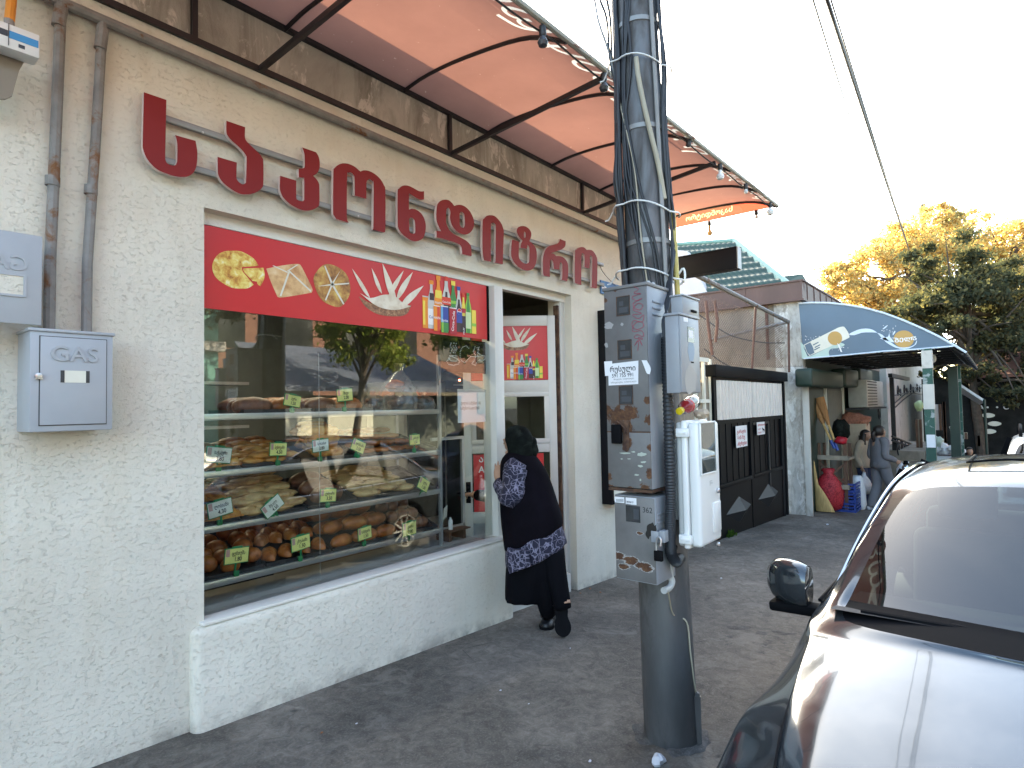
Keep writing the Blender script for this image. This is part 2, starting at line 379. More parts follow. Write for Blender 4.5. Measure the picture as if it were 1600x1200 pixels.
MT = {}
def setup_mats():
    M = MT
    M['wall'] = stucco('cream_stucco', (.70, .66, .57), .7); M['reveal'] = stucco('smooth_plaster', (.72, .69, .63), .25, .2)
    M['asph'] = asphalt('worn_asphalt'); M['band'] = concrete('stained_concrete', (.44, .42, .37), (.17, .155, .12), .8, (2.2, 2.2, .4), (.66, .62, .56))
    M['conc'] = concrete('old_concrete', (.33, .29, .24), (.15, .125, .10), .6); M['plasterpeel'] = concrete('peeling_plaster', (.5, .48, .44), (.2, .175, .145), .9, (3, 3, 1.2), (.66, .65, .62))
    M['blackmetal'] = mat('black_painted_steel', (.014, .014, .018), .45, 0, .3, 10, (.04, .027, .02), 6, (.72, .80))
    M['pipe'] = mat('grey_rusty_pipe', (.20, .19, .18), .6, 0, .2, 14, (.17, .075, .03), 7, (.56, .66), .4, 40, .003)
    M['railgrey'] = mat('grey_rail', (.23, .23, .225), .45, .3, .1); M['redface'] = mat('dark_red_acrylic', (.215, .012, .013), .5, 0, .04, spec=.3); M['redrim'] = mat('pale_letter_rim', (.62, .50, .47), .5)
    M['fab'] = fabric('red_awning_fabric', (.54, .34, .295), .145, (1.0, .72, .64)); M['fabred'] = fabric('bright_red_awning_end', (.50, .075, .045), .55); M['fabdark'] = fabric('printed_brown_band', (.26, .11, .07), .4)
    M['fabwhite'] = fabric('awning_print_white', (.78, .72, .62), .35); M['fabcream'] = fabric('awning_print_cream', (.85, .68, .38), .5)
    M['gasgrey'] = mat('grey_painted_cabinet', (.36, .38, .41), .4, .0, .05, 5, (.27, .26, .25), 5, (.66, .8)); M['gasdark'] = mat('cabinet_gap', (.05, .05, .05), .8)
    M['polegal'] = mat('galvanised_pole', (.115, .115, .118), .48, .45, .22, 5, (.055, .05, .048), 5, (.46, .62), .5, 30, .003, stretch=(1, 1, .35))
    M['boxgrey'] = mat('weathered_grey_paint', (.165, .16, .16), .5, 0, .1, 4, (.17, .075, .028), 5.5, (.63, .70), .25, 25, .002)
    M['boxside'] = mat('light_grey_paint', (.27, .285, .31), .42, 0, .1, 4, (.2, .17, .15), 5, (.68, .75)); M['rust'] = mat('brown_rust', (.10, .052, .03), .9, 0, .5, 18, (.045, .02, .014), 14, (.42, .6), .5, 60, .003)
    M['plastic'] = mat('white_plastic', (.72, .72, .71), .3, 0, .03, 3, (.5, .48, .45), 4, (.7, .85)); M['plasticgrey'] = mat('grey_plastic', (.42, .42, .41), .45, 0, .04)
    M['cable'] = mat('black_cable', (.016, .016, .019), .5, 0, .2); M['cablegrey'] = mat('grey_cable', (.24, .23, .22), .55); M['tie'] = mat('white_strap', (.7, .7, .68), .5)
    M['condbeige'] = mat('beige_conduit', (.36, .32, .24), .6); M['condyel'] = mat('yellow_conduit', (.50, .40, .12), .5); M['corr'] = mat('black_corrugated_hose', (.014, .016, .02), .42)
    M['darkwin'] = mat('dark_meter_window', (.03, .032, .035), .12, 0, .4, 12); M['paper'] = mat('white_paper', (.74, .74, .76), .7, 0, .04); M['ink'] = mat('black_ink', (.02, .02, .025), .7); M['inkred'] = mat('red_ink', (.5, .05, .06), .6)
    M['glass'] = glass_mat('shop_window_glass', (.93, .96, .95), 1.9, 0.0, 1.52); M['doorglass'] = glass_mat('door_glass', (.8, .84, .82), 1.0); M['glassdusty'] = glass_mat('meter_glass', (.75, .78, .78), 1.2, .02, 1.5, .12)
    M['alu'] = mat('white_aluminium', (.58, .56, .52), .38, 0, .05, 4, (.35, .32, .29), 7, (.66, .78)); M['alugrey'] = mat('grey_aluminium', (.46, .47, .48), .32, .6, .06); M['steel'] = mat('brushed_steel', (.55, .55, .56), .3, .9, .05)
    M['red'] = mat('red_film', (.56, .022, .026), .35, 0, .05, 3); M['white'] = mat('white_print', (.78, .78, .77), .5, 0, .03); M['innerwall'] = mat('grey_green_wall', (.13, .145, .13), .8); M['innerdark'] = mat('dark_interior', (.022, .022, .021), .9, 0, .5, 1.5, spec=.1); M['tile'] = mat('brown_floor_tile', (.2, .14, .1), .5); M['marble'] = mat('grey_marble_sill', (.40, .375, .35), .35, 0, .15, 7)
    M['tray'] = mat('dark_baking_tray', (.05, .05, .055), .3, .5, .2); M['tagframe'] = mat('green_tag_holder', (.015, .20, .07), .45); M['tagyel'] = mat('yellow_tag_paper', (.72, .70, .22), .6); M['tagwhite'] = mat('pale_tag_paper', (.66, .68, .58), .6); M['tagpink'] = mat('pink_print', (.5, .28, .25), .6)
    M['bun'] = bakedmat('glazed_brown_bun', [(.15, .035, .006), (.36, .105, .018), (.52, .21, .045)], 9); M['pastry'] = bakedmat('flaky_golden_pastry', [(.24, .075, .012), (.52, .22, .045), (.68, .40, .11)], 16); M['flat'] = bakedmat('pale_flatbread', [(.22, .09, .03), (.56, .36, .15), (.66, .48, .24)], 13); M['dark_bread'] = bakedmat('dark_rye', [(.07, .025, .015), (.16, .06, .03), (.24, .1, .05)], 18)
    M['pizza'] = bakedmat('printed_cheese_bread', [(.22, .035, .015), (.60, .30, .05), (.78, .62, .16), (.85, .82, .60)], 22, .0); M['envelope'] = bakedmat('printed_folded_pastry', [(.42, .19, .07), (.66, .42, .20), (.78, .62, .38)], 12, .0); M['spin'] = bakedmat('printed_sliced_pie', [(.10, .03, .015), (.42, .2, .05), (.68, .5, .14)], 18, 0.); M['bread'] = bakedmat('printed_long_bread', [(.55, .45, .33), (.72, .66, .54), (.8, .76, .66)], 10, 0.); M['basket'] = bakedmat('printed_basket', [(.08, .035, .02), (.3, .14, .07), (.5, .3, .16)], 40, 0.)
    for k, c in dict(p_orange=(.80, .26, .02), p_yel=(.80, .62, .08), p_green=(.04, .22, .05), p_lime=(.25, .52, .06), p_dark=(.035, .015, .02), p_blue=(.02, .05, .30), p_cyan=(.12, .35, .62), p_cokered=(.40, .01, .025), p_redcap=(.65, .05, .02), p_clear=(.55, .55, .52), p_white=(.8, .8, .8), p_pale=(.55, .68, .38)).items(): M[k] = print_mat(k.replace('p_', 'printed_'), c)
    M['skin'] = mat('skin', (.42, .24, .16), .5, 0, .1, 12); M['scarf'] = mat('dark_green_scarf', (.006, .008, .007), .75, 0, .6, 14, (.016, .02, .017), 9, (.55, .62), .4, 30, .004, spec=.08); M['vest'] = mat('black_knitted_vest', (.0045, .0035, .006), .9, 0, .4, 5, None, 3, (.5, .6), .5, 120, .003, spec=.08); M['skirt'] = mat('black_skirt', (.004, .004, .006), .85, 0, .3, 5, spec=.08); M['shoe'] = mat('black_shoe', (.006, .006, .008), .45, 0, .3); M['sole'] = mat('dark_rubber_sole', (.008, .008, .009), .9, spec=.05)
    M['hair'] = mat('dark_hair', (.018, .012, .010), .5, 0, .3, 30); M['sweat'] = mat('grey_tracksuit', (.17, .17, .185), .9, 0, .08, 6, None, 3, (.5, .6), .3, 60, .003); M['beige'] = mat('beige_top', (.42, .34, .26), .9, 0, .08); M['jeans'] = mat('dark_blue_jeans', (.02, .03, .07), .85, 0, .2); M['bag'] = mat('thin_white_bag', (.62, .64, .68), .4, 0, .15, 20, (.62, .25, .2), 9, (.6, .7)); M['black'] = mat('black_cloth', (.012, .012, .014), .8)
    M['gateblk'] = mat('black_gate_paint', (.0022, .003, .0045), .5, 0, .2, 4, (.012, .011, .010), 3, (.74, .88), spec=.10); M['gategrey'] = mat('dark_grey_gate_trim', (.008, .010, .012), .45); M['corrugated'] = mat('cream_corrugated_plastic', (.66, .60, .54), .5, 0, .06); M['wood'] = mat('grey_planks', (.30, .25, .19), .85, 0, .25, 8, (.12, .10, .08), 5, (.55, .7), stretch=(1, 1, .2))
    M['mesh'] = mat('rusty_wire', (.19, .12, .09), .7, .2, .3, 20); M['rustpipe'] = mat('rusty_brown_pipe', (.12, .06, .045), .75, 0, .3, 15); M['fascia'] = mat('brown_sheet_metal', (.105, .055, .045), .5, 0, .18, 2.5, (.16, .1, .085), 3, (.55, .75), stretch=(1, 1, .5))
    M['greenroof'] = mat('green_metal_tile', (.032, .062, .046), .35, .2, .12, 2); M['gable'] = mat('pale_pink_render', (.66, .60, .58), .85, 0, .06, 3); M['bluevinyl'] = mat('blue_vinyl', (.10, .155, .21), .45, 0, .06, 1.5); M['ochre'] = print_mat('ochre_disc', (.50, .30, .09)); M['paleblue'] = print_mat('pale_splash', (.62, .70, .78)); M['mint'] = print_mat('mint_print', (.45, .58, .52)); M['slate'] = print_mat('slate_print', (.07, .11, .17)); M['cream'] = print_mat('cream_print', (.70, .68, .58))
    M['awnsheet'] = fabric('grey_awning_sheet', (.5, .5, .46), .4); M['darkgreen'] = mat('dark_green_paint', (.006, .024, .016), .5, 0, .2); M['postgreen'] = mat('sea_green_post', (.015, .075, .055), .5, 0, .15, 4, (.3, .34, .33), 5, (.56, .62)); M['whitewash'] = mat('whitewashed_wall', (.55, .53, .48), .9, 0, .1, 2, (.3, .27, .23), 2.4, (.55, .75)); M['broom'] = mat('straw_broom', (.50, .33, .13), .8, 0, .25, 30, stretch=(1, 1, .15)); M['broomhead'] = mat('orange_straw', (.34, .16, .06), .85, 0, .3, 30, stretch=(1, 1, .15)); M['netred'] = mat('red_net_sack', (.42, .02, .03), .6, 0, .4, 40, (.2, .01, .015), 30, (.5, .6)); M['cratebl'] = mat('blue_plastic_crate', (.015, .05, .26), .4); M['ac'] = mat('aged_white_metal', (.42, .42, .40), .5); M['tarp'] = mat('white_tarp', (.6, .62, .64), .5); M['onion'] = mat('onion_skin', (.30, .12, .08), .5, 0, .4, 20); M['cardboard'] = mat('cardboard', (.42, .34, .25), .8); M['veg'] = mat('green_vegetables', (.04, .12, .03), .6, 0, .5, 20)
    M['carbody'] = carpaint('dusty_silver_paint', (.078, .090, .101), .06, .75, .11); M['carwhite'] = carpaint('white_car_paint', (.62, .62, .62), .1, .0, .3); M['carpale'] = carpaint('pale_blue_silver_paint', (.40, .44, .47), .25); M['carblack'] = carpaint('black_car_paint', (.01, .011, .014), .1, .3); M['carnavy'] = carpaint('navy_car_paint', (.012, .02, .05), .1, .4)
    M['carglass'] = glass_mat('car_glass', (.26, .34, .36), 2.1, 0.0, 1.6, .02); M['carglassd'] = glass_mat('dark_car_glass', (.14, .17, .17), 1.2, 0.0, 1.55, .03); M['trim'] = mat('black_trim', (.006, .006, .007), .7, spec=.06); M['rubber'] = mat('tyre_rubber', (.018, .018, .019), .8); M['rim'] = mat('alloy_wheel', (.62, .62, .62), .3, .45, .05); M['chrome'] = mat('chrome', (.75, .75, .76), .1, 1.0, .02); M['lamp'] = glass_mat('headlamp_lens', (.8, .8, .82), 1.5); M['tail'] = mat('red_tail_lamp', (.45, .01, .012), .15); M['seat'] = mat('grey_car_interior', (.09, .09, .09), .8); M['dash'] = mat('dark_dashboard', (.028, .028, .03), .7)
    M['bark'] = mat('tree_bark', (.09, .07, .055), .9, 0, .3, 8, None, 3, (.5, .6), .6, 30, .01)
    M['lf_gold'] = leaf_mat('golden_leaves', [(.50, .30, .12), (.66, .46, .19), (.62, .50, .25), (.30, .29, .14)], .58); M['lf_green'] = leaf_mat('dark_green_leaves', [(.05, .06, .042), (.075, .085, .055), (.11, .11, .065), (.21, .18, .085)], .42); M['lf_refl'] = leaf_mat('light_green_leaves', [(.12, .17, .04), (.24, .30, .06), (.36, .38, .10)], .4); M['weed'] = leaf_mat('weed_leaves', [(.04, .09, .02), (.08, .15, .03)], .4)
    M['turq'] = mat('turquoise_render', (.18, .42, .38), .85, 0, .08, 2); M['brown'] = mat('brown_wood', (.12, .06, .035), .6, 0, .2); M['greyroof'] = mat('grey_blue_sheet', (.14, .16, .22), .55); M['brick'] = mat('pinkish_brick', (.25, .12, .09), .9, 0, .2, 10)
    M['bulb'] = mat('milky_bulb', (.72, .72, .70), .25); M['bulbwarm'] = mat('amber_bulb', (.75, .5, .2), .2); M['lampon'] = emit('lit_ceiling_lamp', (1, .90, .74), 9.0); M['ledred'] = emit('red_indicator', (1, .12, .06), 12.0); M['ledpt'] = mat('led_point', (.9, .92, .88), .3); M['orange'] = mat('orange_hose', (.65, .25, .04), .5); M['tape'] = mat('grey_brown_sheet', (.25, .21, .17), .8); M['bluelab'] = print_mat('blue_label', (.04, .26, .55)); M['lcd'] = mat('dark_display', (.05, .055, .065), .2); M['pet'] = glass_mat('clear_bottle', (.86, .9, .92), 1.6, .05); M['petred'] = mat('red_bottle_label', (.6, .03, .04), .4); M['capyel'] = mat('yellow_cap', (.75, .55, .02), .4); M['litter'] = mat('pale_litter', (.6, .6, .64), .7); M['leaflit'] = mat('dry_leaf', (.3, .12, .05), .8); M['bluesign'] = mat('blue_enamel', (.05, .16, .36), .4); M['graf'] = mat('red_marker', (.36, .03, .07), .6)
    M['signblk'] = mat('black_sign_panel', (.005, .005, .007), .6, spec=.2); M['signgrey'] = mat('grey_sign_edge', (.32, .33, .33), .4)
setup_mats()
# ================================================================ GROUND
M = MT
def ground_mesh(name, y0, y1, ny, m, x0=-14.0, x1=44.0, nx=200, amp=.007):
    b = MB()
    xs = [x0+(x1-x0)*i/nx for i in range(nx+1)] + [60, 90, 140, 220, 400]
    ys = [y0+(y1-y0)*j/ny for j in range(ny+1)]
    vs = []; W = len(xs)
    for y in ys:
        for x in xs: vs.append((x, y, gnd(x, y) + (amp*noise.noise(V((x*2.1, y*2.1, 0))) + amp*.5*noise.noise(V((x*7, y*7, 3))) if 0 < x < 30 and -2.6 < y < -.12 else 0)))
    b.add(vs, [(j*W+i, j*W+i+1, (j+1)*W+i+1, (j+1)*W+i) for j in range(len(ys)-1) for i in range(W-1)])
    return b.build(name, m, smooth=180, kind='structure', loc=(0, 0, 0))
pave = ground_mesh('pavement', -2.55, 6.0, 70, M['asph'])
MT['asph2'] = asphalt('road_asphalt', (.075, .072, .07))
road = ground_mesh('road', -14.0, -2.55, 12, M['asph2'], nx=60)
b = MB(); b.grid(lambda u, v: V((-200+700*u, 6+300*v, gz(-200+700*u))), 60, 2); b.grid(lambda u, v: V((-200+700*u, -314+300*v, gz(-200+700*u)-.12)), 60, 2)
b.build('ground', M['asph2'], smooth=180, kind='structure', loc=(0, 0, 0))

# ================================================================ BAKERY
SX0, SX1, OX0, OX1, OZ = -4.0, 6.1, 1.385, 4.86, 2.70
shop = thing('bakery_building', 'cream stuccoed bakery with a wide pastry window and an open white door', 'building', (3.0, 0.5, gz(3)))
b = MB(); F = Fr((0, 0, 0), (1, 0, 0))               # u=x, v=z, w=-y
b.shape(F, [[(SX0, gz(SX0)-.3), (OX0, gz(OX0)-.3), (OX0, OZ), (OX1, OZ), (OX1, gz(OX1)-.3), (SX1, gz(SX1)-.3), (SX1, 3.56), (SX0, 3.56)]], -.28, 0)
b.build('wall', M['wall'], shop, smooth=40, mods=[('BEVEL', dict(width=.018, segments=3, limit_method='ANGLE'))])
b = MB(); b.box(1.315, 3.83, -.062, .10, -.5, .535, .045, 4); b.build('plinth', M['wall'], shop)
b = MB(); b.box(1.36, 3.79, -.045, .075, .535, .555, .008); b.box(1.36, 3.80, -.028, .05, .5, .534, .01); b.build('window_sill', M['reveal'], shop)
b = MB(); b.box(SX0, SX1, .015, .28, 3.56, 4.2); b.build('concrete_band', M['band'], shop)
b = MB(); b.box(SX0, SX1, .28, 6.5, 4.02, 4.14); b.box(SX0, SX0+.25, .28, 6.5, -.5, 4.02); b.box(SX1-.25, SX1, .28, 6.5, -.5, 4.02); b.box(SX0, SX1, 6.5, 6.75, -.5, 4.14); b.build('roof', M['conc'], shop)
# header strip and mullion (recessed frame)
b = MB(); b.box(OX0, OX1, .075, .14, 2.635, 2.70); b.box(OX0, OX0+.03, .075, .13, .54, 2.635); b.build('frame_header', M['reveal'], shop)
b = MB(); b.box(3.735, 3.845, .02, .17, gz(3.8)-.1, 2.635, .006); b.build('door_post', M['alu'], shop)
b = MB(); b.box(4.845, 4.86, .08, .2, gz(4.85)-.1, 2.635); b.box(4.79, 4.845, .085, .16, gz(4.8)-.1, 2.635, .004); b.build('door_jamb', M['alu'], shop)
b = MB(); b.box(4.765, 4.79, .10, .15, gz(4.8)-.05, 2.6); b.build('hinge_channel', M['rust'], shop)
b = MB(); b.box(OX0+.03, 3.735, .085, .091, .566, 2.635); b.build('window_pane', M['glass'], shop)
b = MB(); b.box(2.12, 2.1225, .0915, .094, .57, 1.98); b.build('pane_joint', M['alugrey'], shop)
# interior
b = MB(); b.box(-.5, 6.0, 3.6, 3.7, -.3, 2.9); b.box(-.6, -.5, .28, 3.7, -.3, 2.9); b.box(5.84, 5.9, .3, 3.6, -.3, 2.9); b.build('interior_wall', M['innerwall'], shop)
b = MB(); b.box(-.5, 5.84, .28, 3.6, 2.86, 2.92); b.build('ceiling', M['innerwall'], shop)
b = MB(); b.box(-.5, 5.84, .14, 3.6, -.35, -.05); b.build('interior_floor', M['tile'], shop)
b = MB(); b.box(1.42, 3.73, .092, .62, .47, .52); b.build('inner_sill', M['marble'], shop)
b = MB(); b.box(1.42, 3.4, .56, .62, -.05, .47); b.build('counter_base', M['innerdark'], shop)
# white step plate at the threshold
b = MB(); b.add([(3.85, .03, gz(3.85)-.02), (4.79, .03, gz(4.79)-.02), (4.79, .16, gz(4.79)+.0), (4.79, .16, .02), (4.79, .03, -.02+.04), (3.85, .03, .03), (3.85, .16, .04)], [(0, 1, 4, 5), (5, 4, 3, 6)]); b.build('door_step', M['alu'], shop)

# ---------------------------------------------------------------- the door leaf, pushed inwards
LA = radians(47); HP = V((4.755, .13, 0.0)); DE = V((-cos(LA), sin(LA), 0)); LW = .90
DF = Fr(HP + DE*LW, -DE)                             # u from the free edge to the hinge, v=z, w faces the street
dz0, dz1 = gz(4.4)+.06, 2.50
door = MB()
def dpx(px, py):                                     # pixel -> (u, v) on the door plane
    d = ray(px, py); t = (DF.o-CAM).dot(DF.n)/d.dot(DF.n); p = CAM+d*t-DF.o; return p.dot(DF.ex), p.z
st = .075
zr = [dz0, dz0+.30, dz0+.36, dpx(800, 803)[1]]
rails = [(dz0, dz0+.07), (.38, .52), (1.16, 1.27), (1.70, 1.78), (2.40, dz1)]
rails[1] = (dpx(755, 817)[1], dpx(755, 800)[1]); rails[2] = (dpx(850, 706)[1], dpx(850, 692)[1]); rails[3] = (dpx(850, 612)[1], dpx(850, 594)[1])
for z0, z1 in rails: door.fbox(DF, st, LW-st, z0, z1, -.022, .022, .004)
door.fbox(DF, 0, st, dz0, dz1, -.022, .022, .004); door.fbox(DF, LW-st, LW, dz0, dz1, -.022, .022, .004)
z0, z1 = rails[2][1], rails[3][0]                    # inner sash of the middle pane
for u0, u1, v0, v1 in ((st, LW-st, z0, z0+.045), (st, LW-st, z1-.045, z1), (st, st+.045, z0+.045, z1-.045), (LW-st-.045, LW-st, z0+.045, z1-.045)): door.fbox(DF, u0, u1, v0, v1, -.005, .032, .003)
dleaf = door.build('door', M['alu'], shop)
b = MB(); b.fbox(DF, st, LW-st, rails[1][1], rails[2][0], -.004, .004); b.fbox(DF, st, LW-st, rails[2][1], rails[3][0], -.004, .002); b.fbox(DF, st, LW-st, rails[3][1], rails[4][0], -.004, .004); b.build('pane', M['doorglass'], dleaf)
b = MB(); b.fbox(DF, st, LW-st, rails[0][1], rails[1][0], -.01, .006)
for k in range(-12, 20):
    for s in (-1, 1):
        a0, a1 = rails[0][1], rails[1][0]; h = a1-a0; u0 = k*.075
        ua, ub = (u0, u0+h*.6) if s > 0 else (u0+h*.6, u0)
        if min(ua, ub) > st and max(ua, ub) < LW-st: b.bar(DF.p(ua, a0, .008), DF.p(ub, a1, .008), .006)
b.build('kick_panel', M['alugrey'], dleaf)
b = MB(); p = dpx(733, 769); b.tube([DF.p(.035, p[1], .02), DF.p(.035, p[1], .07), DF.p(-.07, p[1]+.005, .075)], .011, 8); b.fbox(DF, .012, .058, p[1]-.1, p[1]+.1, .02, .03, .004); b.build('handle', M['trim'], dleaf)

# drink and bread pictures, used on the window banner and on the door poster. cell units: metres
def draw_bread(b, F, u, v, s, w):
    # long pointed breads fanned out above a basket
    def leafp(a, L, wd, ox, oy):
        pts = []
        for i in range(9):
            t = i/8; pts.append((L*t, wd*sin(pi*t**.72)*(.9 if t < 1 else 0)))
        pts += [(L*t, -wd*.55*sin(pi*t**.8)) for t in [i/8 for i in range(7, 0, -1)]]
        return [(u+s*(ox+p[0]*cos(a)-p[1]*sin(a)), v+s*(oy+p[0]*sin(a)+p[1]*cos(a))) for p in pts]
    b.mat(1); b.shape(F, [[(u+s*x, v+s*y) for x, y in smooth_outline([(-.33, .0, 1), (-.2, -.045), (0, -.06), (.2, -.05), (.31, .0, 1), (.25, -.10), (.12, -.14), (-.1, -.145), (-.25, -.09)])]], w)
    b.mat(0)
    for i, (a, L, wd, ox, oy) in enumerate(((2.25, .32, .03, -.2, .0), (2.05, .26, .03, -.06, .06), (1.0, .36, .035, .02, .03), (2.0, .42, .055, .12, -.02), (.98, .38, .045, .12, .02), (.72, .42, .05, .16, -.06))):
        b.shape(F, [leafp(a, L, wd, ox, oy)], w+.0006*(i+1))
    b.shape(F, [[(u+s*x, v+s*y) for x, y in smooth_outline([(-.32, .03, 1), (-.2, .0), (-.05, .05), (.08, .06), (.2, .0), (.30, -.02, 1), (.1, -.08), (-.12, -.07)])]], w+.005)
def draw_bottles(b, F, u, v, s, w, mats, SXB=1.26):
    mi = {k: i for i, k in enumerate(mats)}
    def rect(c, x0, x1, y0, y1, k): b.mat(mi[c]); b.shape(F, [[(u+s*SXB*x0, v+s*y0), (u+s*SXB*x1, v+s*y0), (u+s*SXB*x1, v+s*y1), (u+s*SXB*x0, v+s*y1)]], w+.0005*k)
    def bottle(c, x, wd, h, k, neck=.34, base=0.0, pinch=.0):
        b.mat(mi[c]); hw = wd/2; L = []
        for t, q in ((0, .92), (.03, 1), (.3, 1-pinch), (.5, 1), (.62, .98), (.72, .8), (.82, .5), (.9, .36), (1.0, .34)): L.append((x+hw*q, base+h*t))
        R = [(2*x-a, y) for a, y in L[::-1]]
        b.shape(F, [[(u+s*SXB*a, v+s*y) for a, y in L+R]], w+.0005*k)
    def cap(c, x, wd, y, h, k): rect(c, x-wd/2, x+wd/2, y, y+h, k)
    def lab(t, x, y, sz, k, c='p_white', rot=0):
        a = radians(rot); G = Fr(F.p(u+s*SXB*x, v+s*y, w+.0005*k), F.ex*cos(a)+F.ey*sin(a), F.ey*cos(a)-F.ex*sin(a)); b.mat(mi[c]); b.text(G, t, 0, 0, s*sz, 0, bold=.012, align='CENTER')
    # back row
    rect('p_orange', .0, .075, 0, .40, 1); rect('p_yel', .005, .035, .04, .34, 2); rect('p_clear', 0, .075, .385, .40, 2)
    bottle('p_clear', .12, .10, .56, 3, pinch=.12); rect('p_dark', .095, .155, .36, .45, 4); rect('p_white', .07, .17, .05, .25, 4); lab('Cola', .12, .13, .05, 5, 'p_blue'); cap('p_orange', .12, .06, .56, .05, 4)
    bottle('p_orange', .215, .115, .63, 5); rect('p_yel', .17, .26, .38, .50, 6); rect('p_orange', .162, .268, .30, .40, 7); lab('FANTA', .215, .325, .04, 8); cap('p_orange', .215, .058, .63, .06, 6)
    bottle('p_clear', .325, .13, .64, 7, pinch=.05); bottle('p_dark', .325, .09, .50, 8); rect('p_redcap', .262, .388, .33, .43, 9); lab('Coca-Cola', .325, .355, .034, 10); rect('p_redcap', .303, .347, .64, .70, 8)
    bottle('p_green', .425, .115, .60, 7); cap('p_yel', .425, .06, .60, .06, 8); rect('p_lime', .38, .47, .36, .40, 8); lab('Sprite', .425, .29, .04, 9)
    bottle('p_clear', .505, .095, .55, 8); bottle('p_dark', .505, .08, .43, 9); rect('p_blue', .46, .55, .12, .30, 10); cap('p_blue', .505, .055, .55, .05, 9)
    b.mat(mi['p_white']); b.shape(F, [[(u+s*SXB*(.51+.034*cos(a)), v+s*(.27+.04*sin(a))) for a in [2*pi*i/16 for i in range(16)]]], w+.0055)
    b.mat(mi['p_redcap']); b.shape(F, [[(u+s*SXB*(.51+.03*cos(a)), v+s*(.272+.035*sin(a))) for a in [pi*i/8 for i in range(9)]]], w+.006)
    b.mat(mi['p_blue']); b.shape(F, [[(u+s*SXB*(.51+.03*cos(a)), v+s*(.262+.032*sin(a))) for a in [pi+pi*i/8 for i in range(9)]]], w+.006)
    bottle('p_yel', .575, .075, .47, 8); rect('p_dark', .54, .61, .0, .22, 9); rect('p_cokered', .54, .61, .26, .32, 9); lab('FRUIT', .583, .02, .035, 10, 'p_white', 90); rect('p_redcap', .555, .595, .47, .53, 9)
    bottle('p_lime', .645, .10, .53, 8); bottle('p_green', .645, .05, .52, 9, base=.0); rect('p_pale', .605, .685, .06, .28, 10); cap('p_green', .645, .045, .5, .04, 10)
    rect('p_yel', .70, .765, .0, .32, 9); rect('p_lime', .70, .765, .1, .14, 10)
    # front row of cans
    rect('p_orange', .14, .225, -.02, .30, 12); rect('p_redcap', .19, .225, -.02, .29, 13); lab('FANTA', .183, .13, .042, 14, 'p_white'); rect('p_white', .14, .225, .29, .30, 13)
    rect('p_blue', .24, .345, -.03, .31, 12); rect('p_cyan', .24, .27, .1, .3, 13); rect('p_green', .24, .345, -.03, .10, 13); rect('p_lime', .25, .275, -.03, .10, 14); lab('Sprite', .293, .11, .045, 15); rect('p_white', .24, .345, .30, .312, 13)
    rect('p_cokered', .362, .465, -.04, .30, 12); lab('Coca-Cola', .43, .13, .062, 14, 'p_white', 84); rect('p_white', .362, .465, .295, .305, 13)
DR = ['p_orange', 'p_yel', 'p_green', 'p_lime', 'p_dark', 'p_blue', 'p_cyan', 'p_cokered', 'p_redcap', 'p_clear', 'p_white', 'p_pale']

# red poster on the upper door pane, red poster on the lower pane
a = dpx(855, 509); c = dpx(790, 594)
b = MB(); b.fbox(DF, st+.01, a[0], rails[3][1]+.005, a[1], .005, .0065); pst = b.build('poster', M['red'], dleaf, label='red poster with long breads and drink bottles on the upper door pane')
b = MB(); uu, vv = dpx(800, 540); draw_bread(b, DF, uu+.03, vv+.02, .46, .008); b.build('bread_picture', [M['bread'], M['basket']], dleaf)
b = MB(); uu, vv = dpx(850, 594); draw_bottles(b, DF, uu-.36, vv+.02, .36, .008, DR); b.build('drinks_picture', [M[k] for k in DR], dleaf)
a0 = dpx(741, 797); a1 = dpx(862, 708)
b = MB(); b.fbox(DF, a0[0], LW-st-.06, rails[1][1]+.004, rails[2][0]-.01, .005, .0065); b.build('poster', M['red'], dleaf, label='red poster with white capital letters on the lower door pane')
b = MB(); q = dpx(748, 722); b.text(DF, 'ამერიკანო', q[0], q[1], .085, .008, bold=.015); q = dpx(748, 738); b.text(DF, 'AMERICANO', q[0], q[1], .082, .008, bold=.02); q = dpx(750, 781); b.text(DF, 'ESSPRESSO', q[0]-.01, q[1], .085, .008, bold=.02); b.build('poster_lettering', M['white'], dleaf)

# ---------------------------------------------------------------- window banner
WY = .08
ban = thing('window_banner', 'long red banner of breads and drinks across the top of the pastry window', 'banner', (2.55, WY, 2.17))
BZ0, BZ1 = .5*(PY(320, 483, WY).z+PY(765, 530, WY).z), 2.632
b = MB(); b.box(1.418, 3.70, WY-.002, WY+.004, BZ0, BZ1); b.build('red_sheet', M['red'], ban)
b = MB(); b.box(3.703, 3.73, WY-.003, WY+.004, BZ0-.01, BZ1); b.build('side_strip', M['trim'], ban)
BF = Fr((0, WY-.002, 0), (1, 0, 0))
def wq(px, py, y=WY): p = PY(px, py, y); return p.x, p.z
def zo(pts, ox, oy, sc): return [tuple([*wq(ox+p[0]/sc, oy+p[1]/sc)] + list(p[2:])) for p in pts]
b = MB(); b.shape(BF, [smooth_outline(zo([(110, 360), (135, 270), (200, 180), (300, 130), (420, 120), (560, 130), (700, 200), (780, 265), (835, 355, 1), (570, 375, 1), (590, 450, 1), (760, 650, 1), (680, 700), (600, 712), (430, 700), (300, 640), (190, 560), (130, 470)], 320, 380, 10))], .002); b.shape(BF, [smooth_outline(zo([(600, 395, 1), (910, 385, 1), (930, 480), (915, 580), (860, 675, 1), (820, 640), (810, 600, 1), (740, 590, 1), (605, 445)], 320, 380, 10))], .002)
b.build('cheese_bread_picture', M['pizza'], ban)
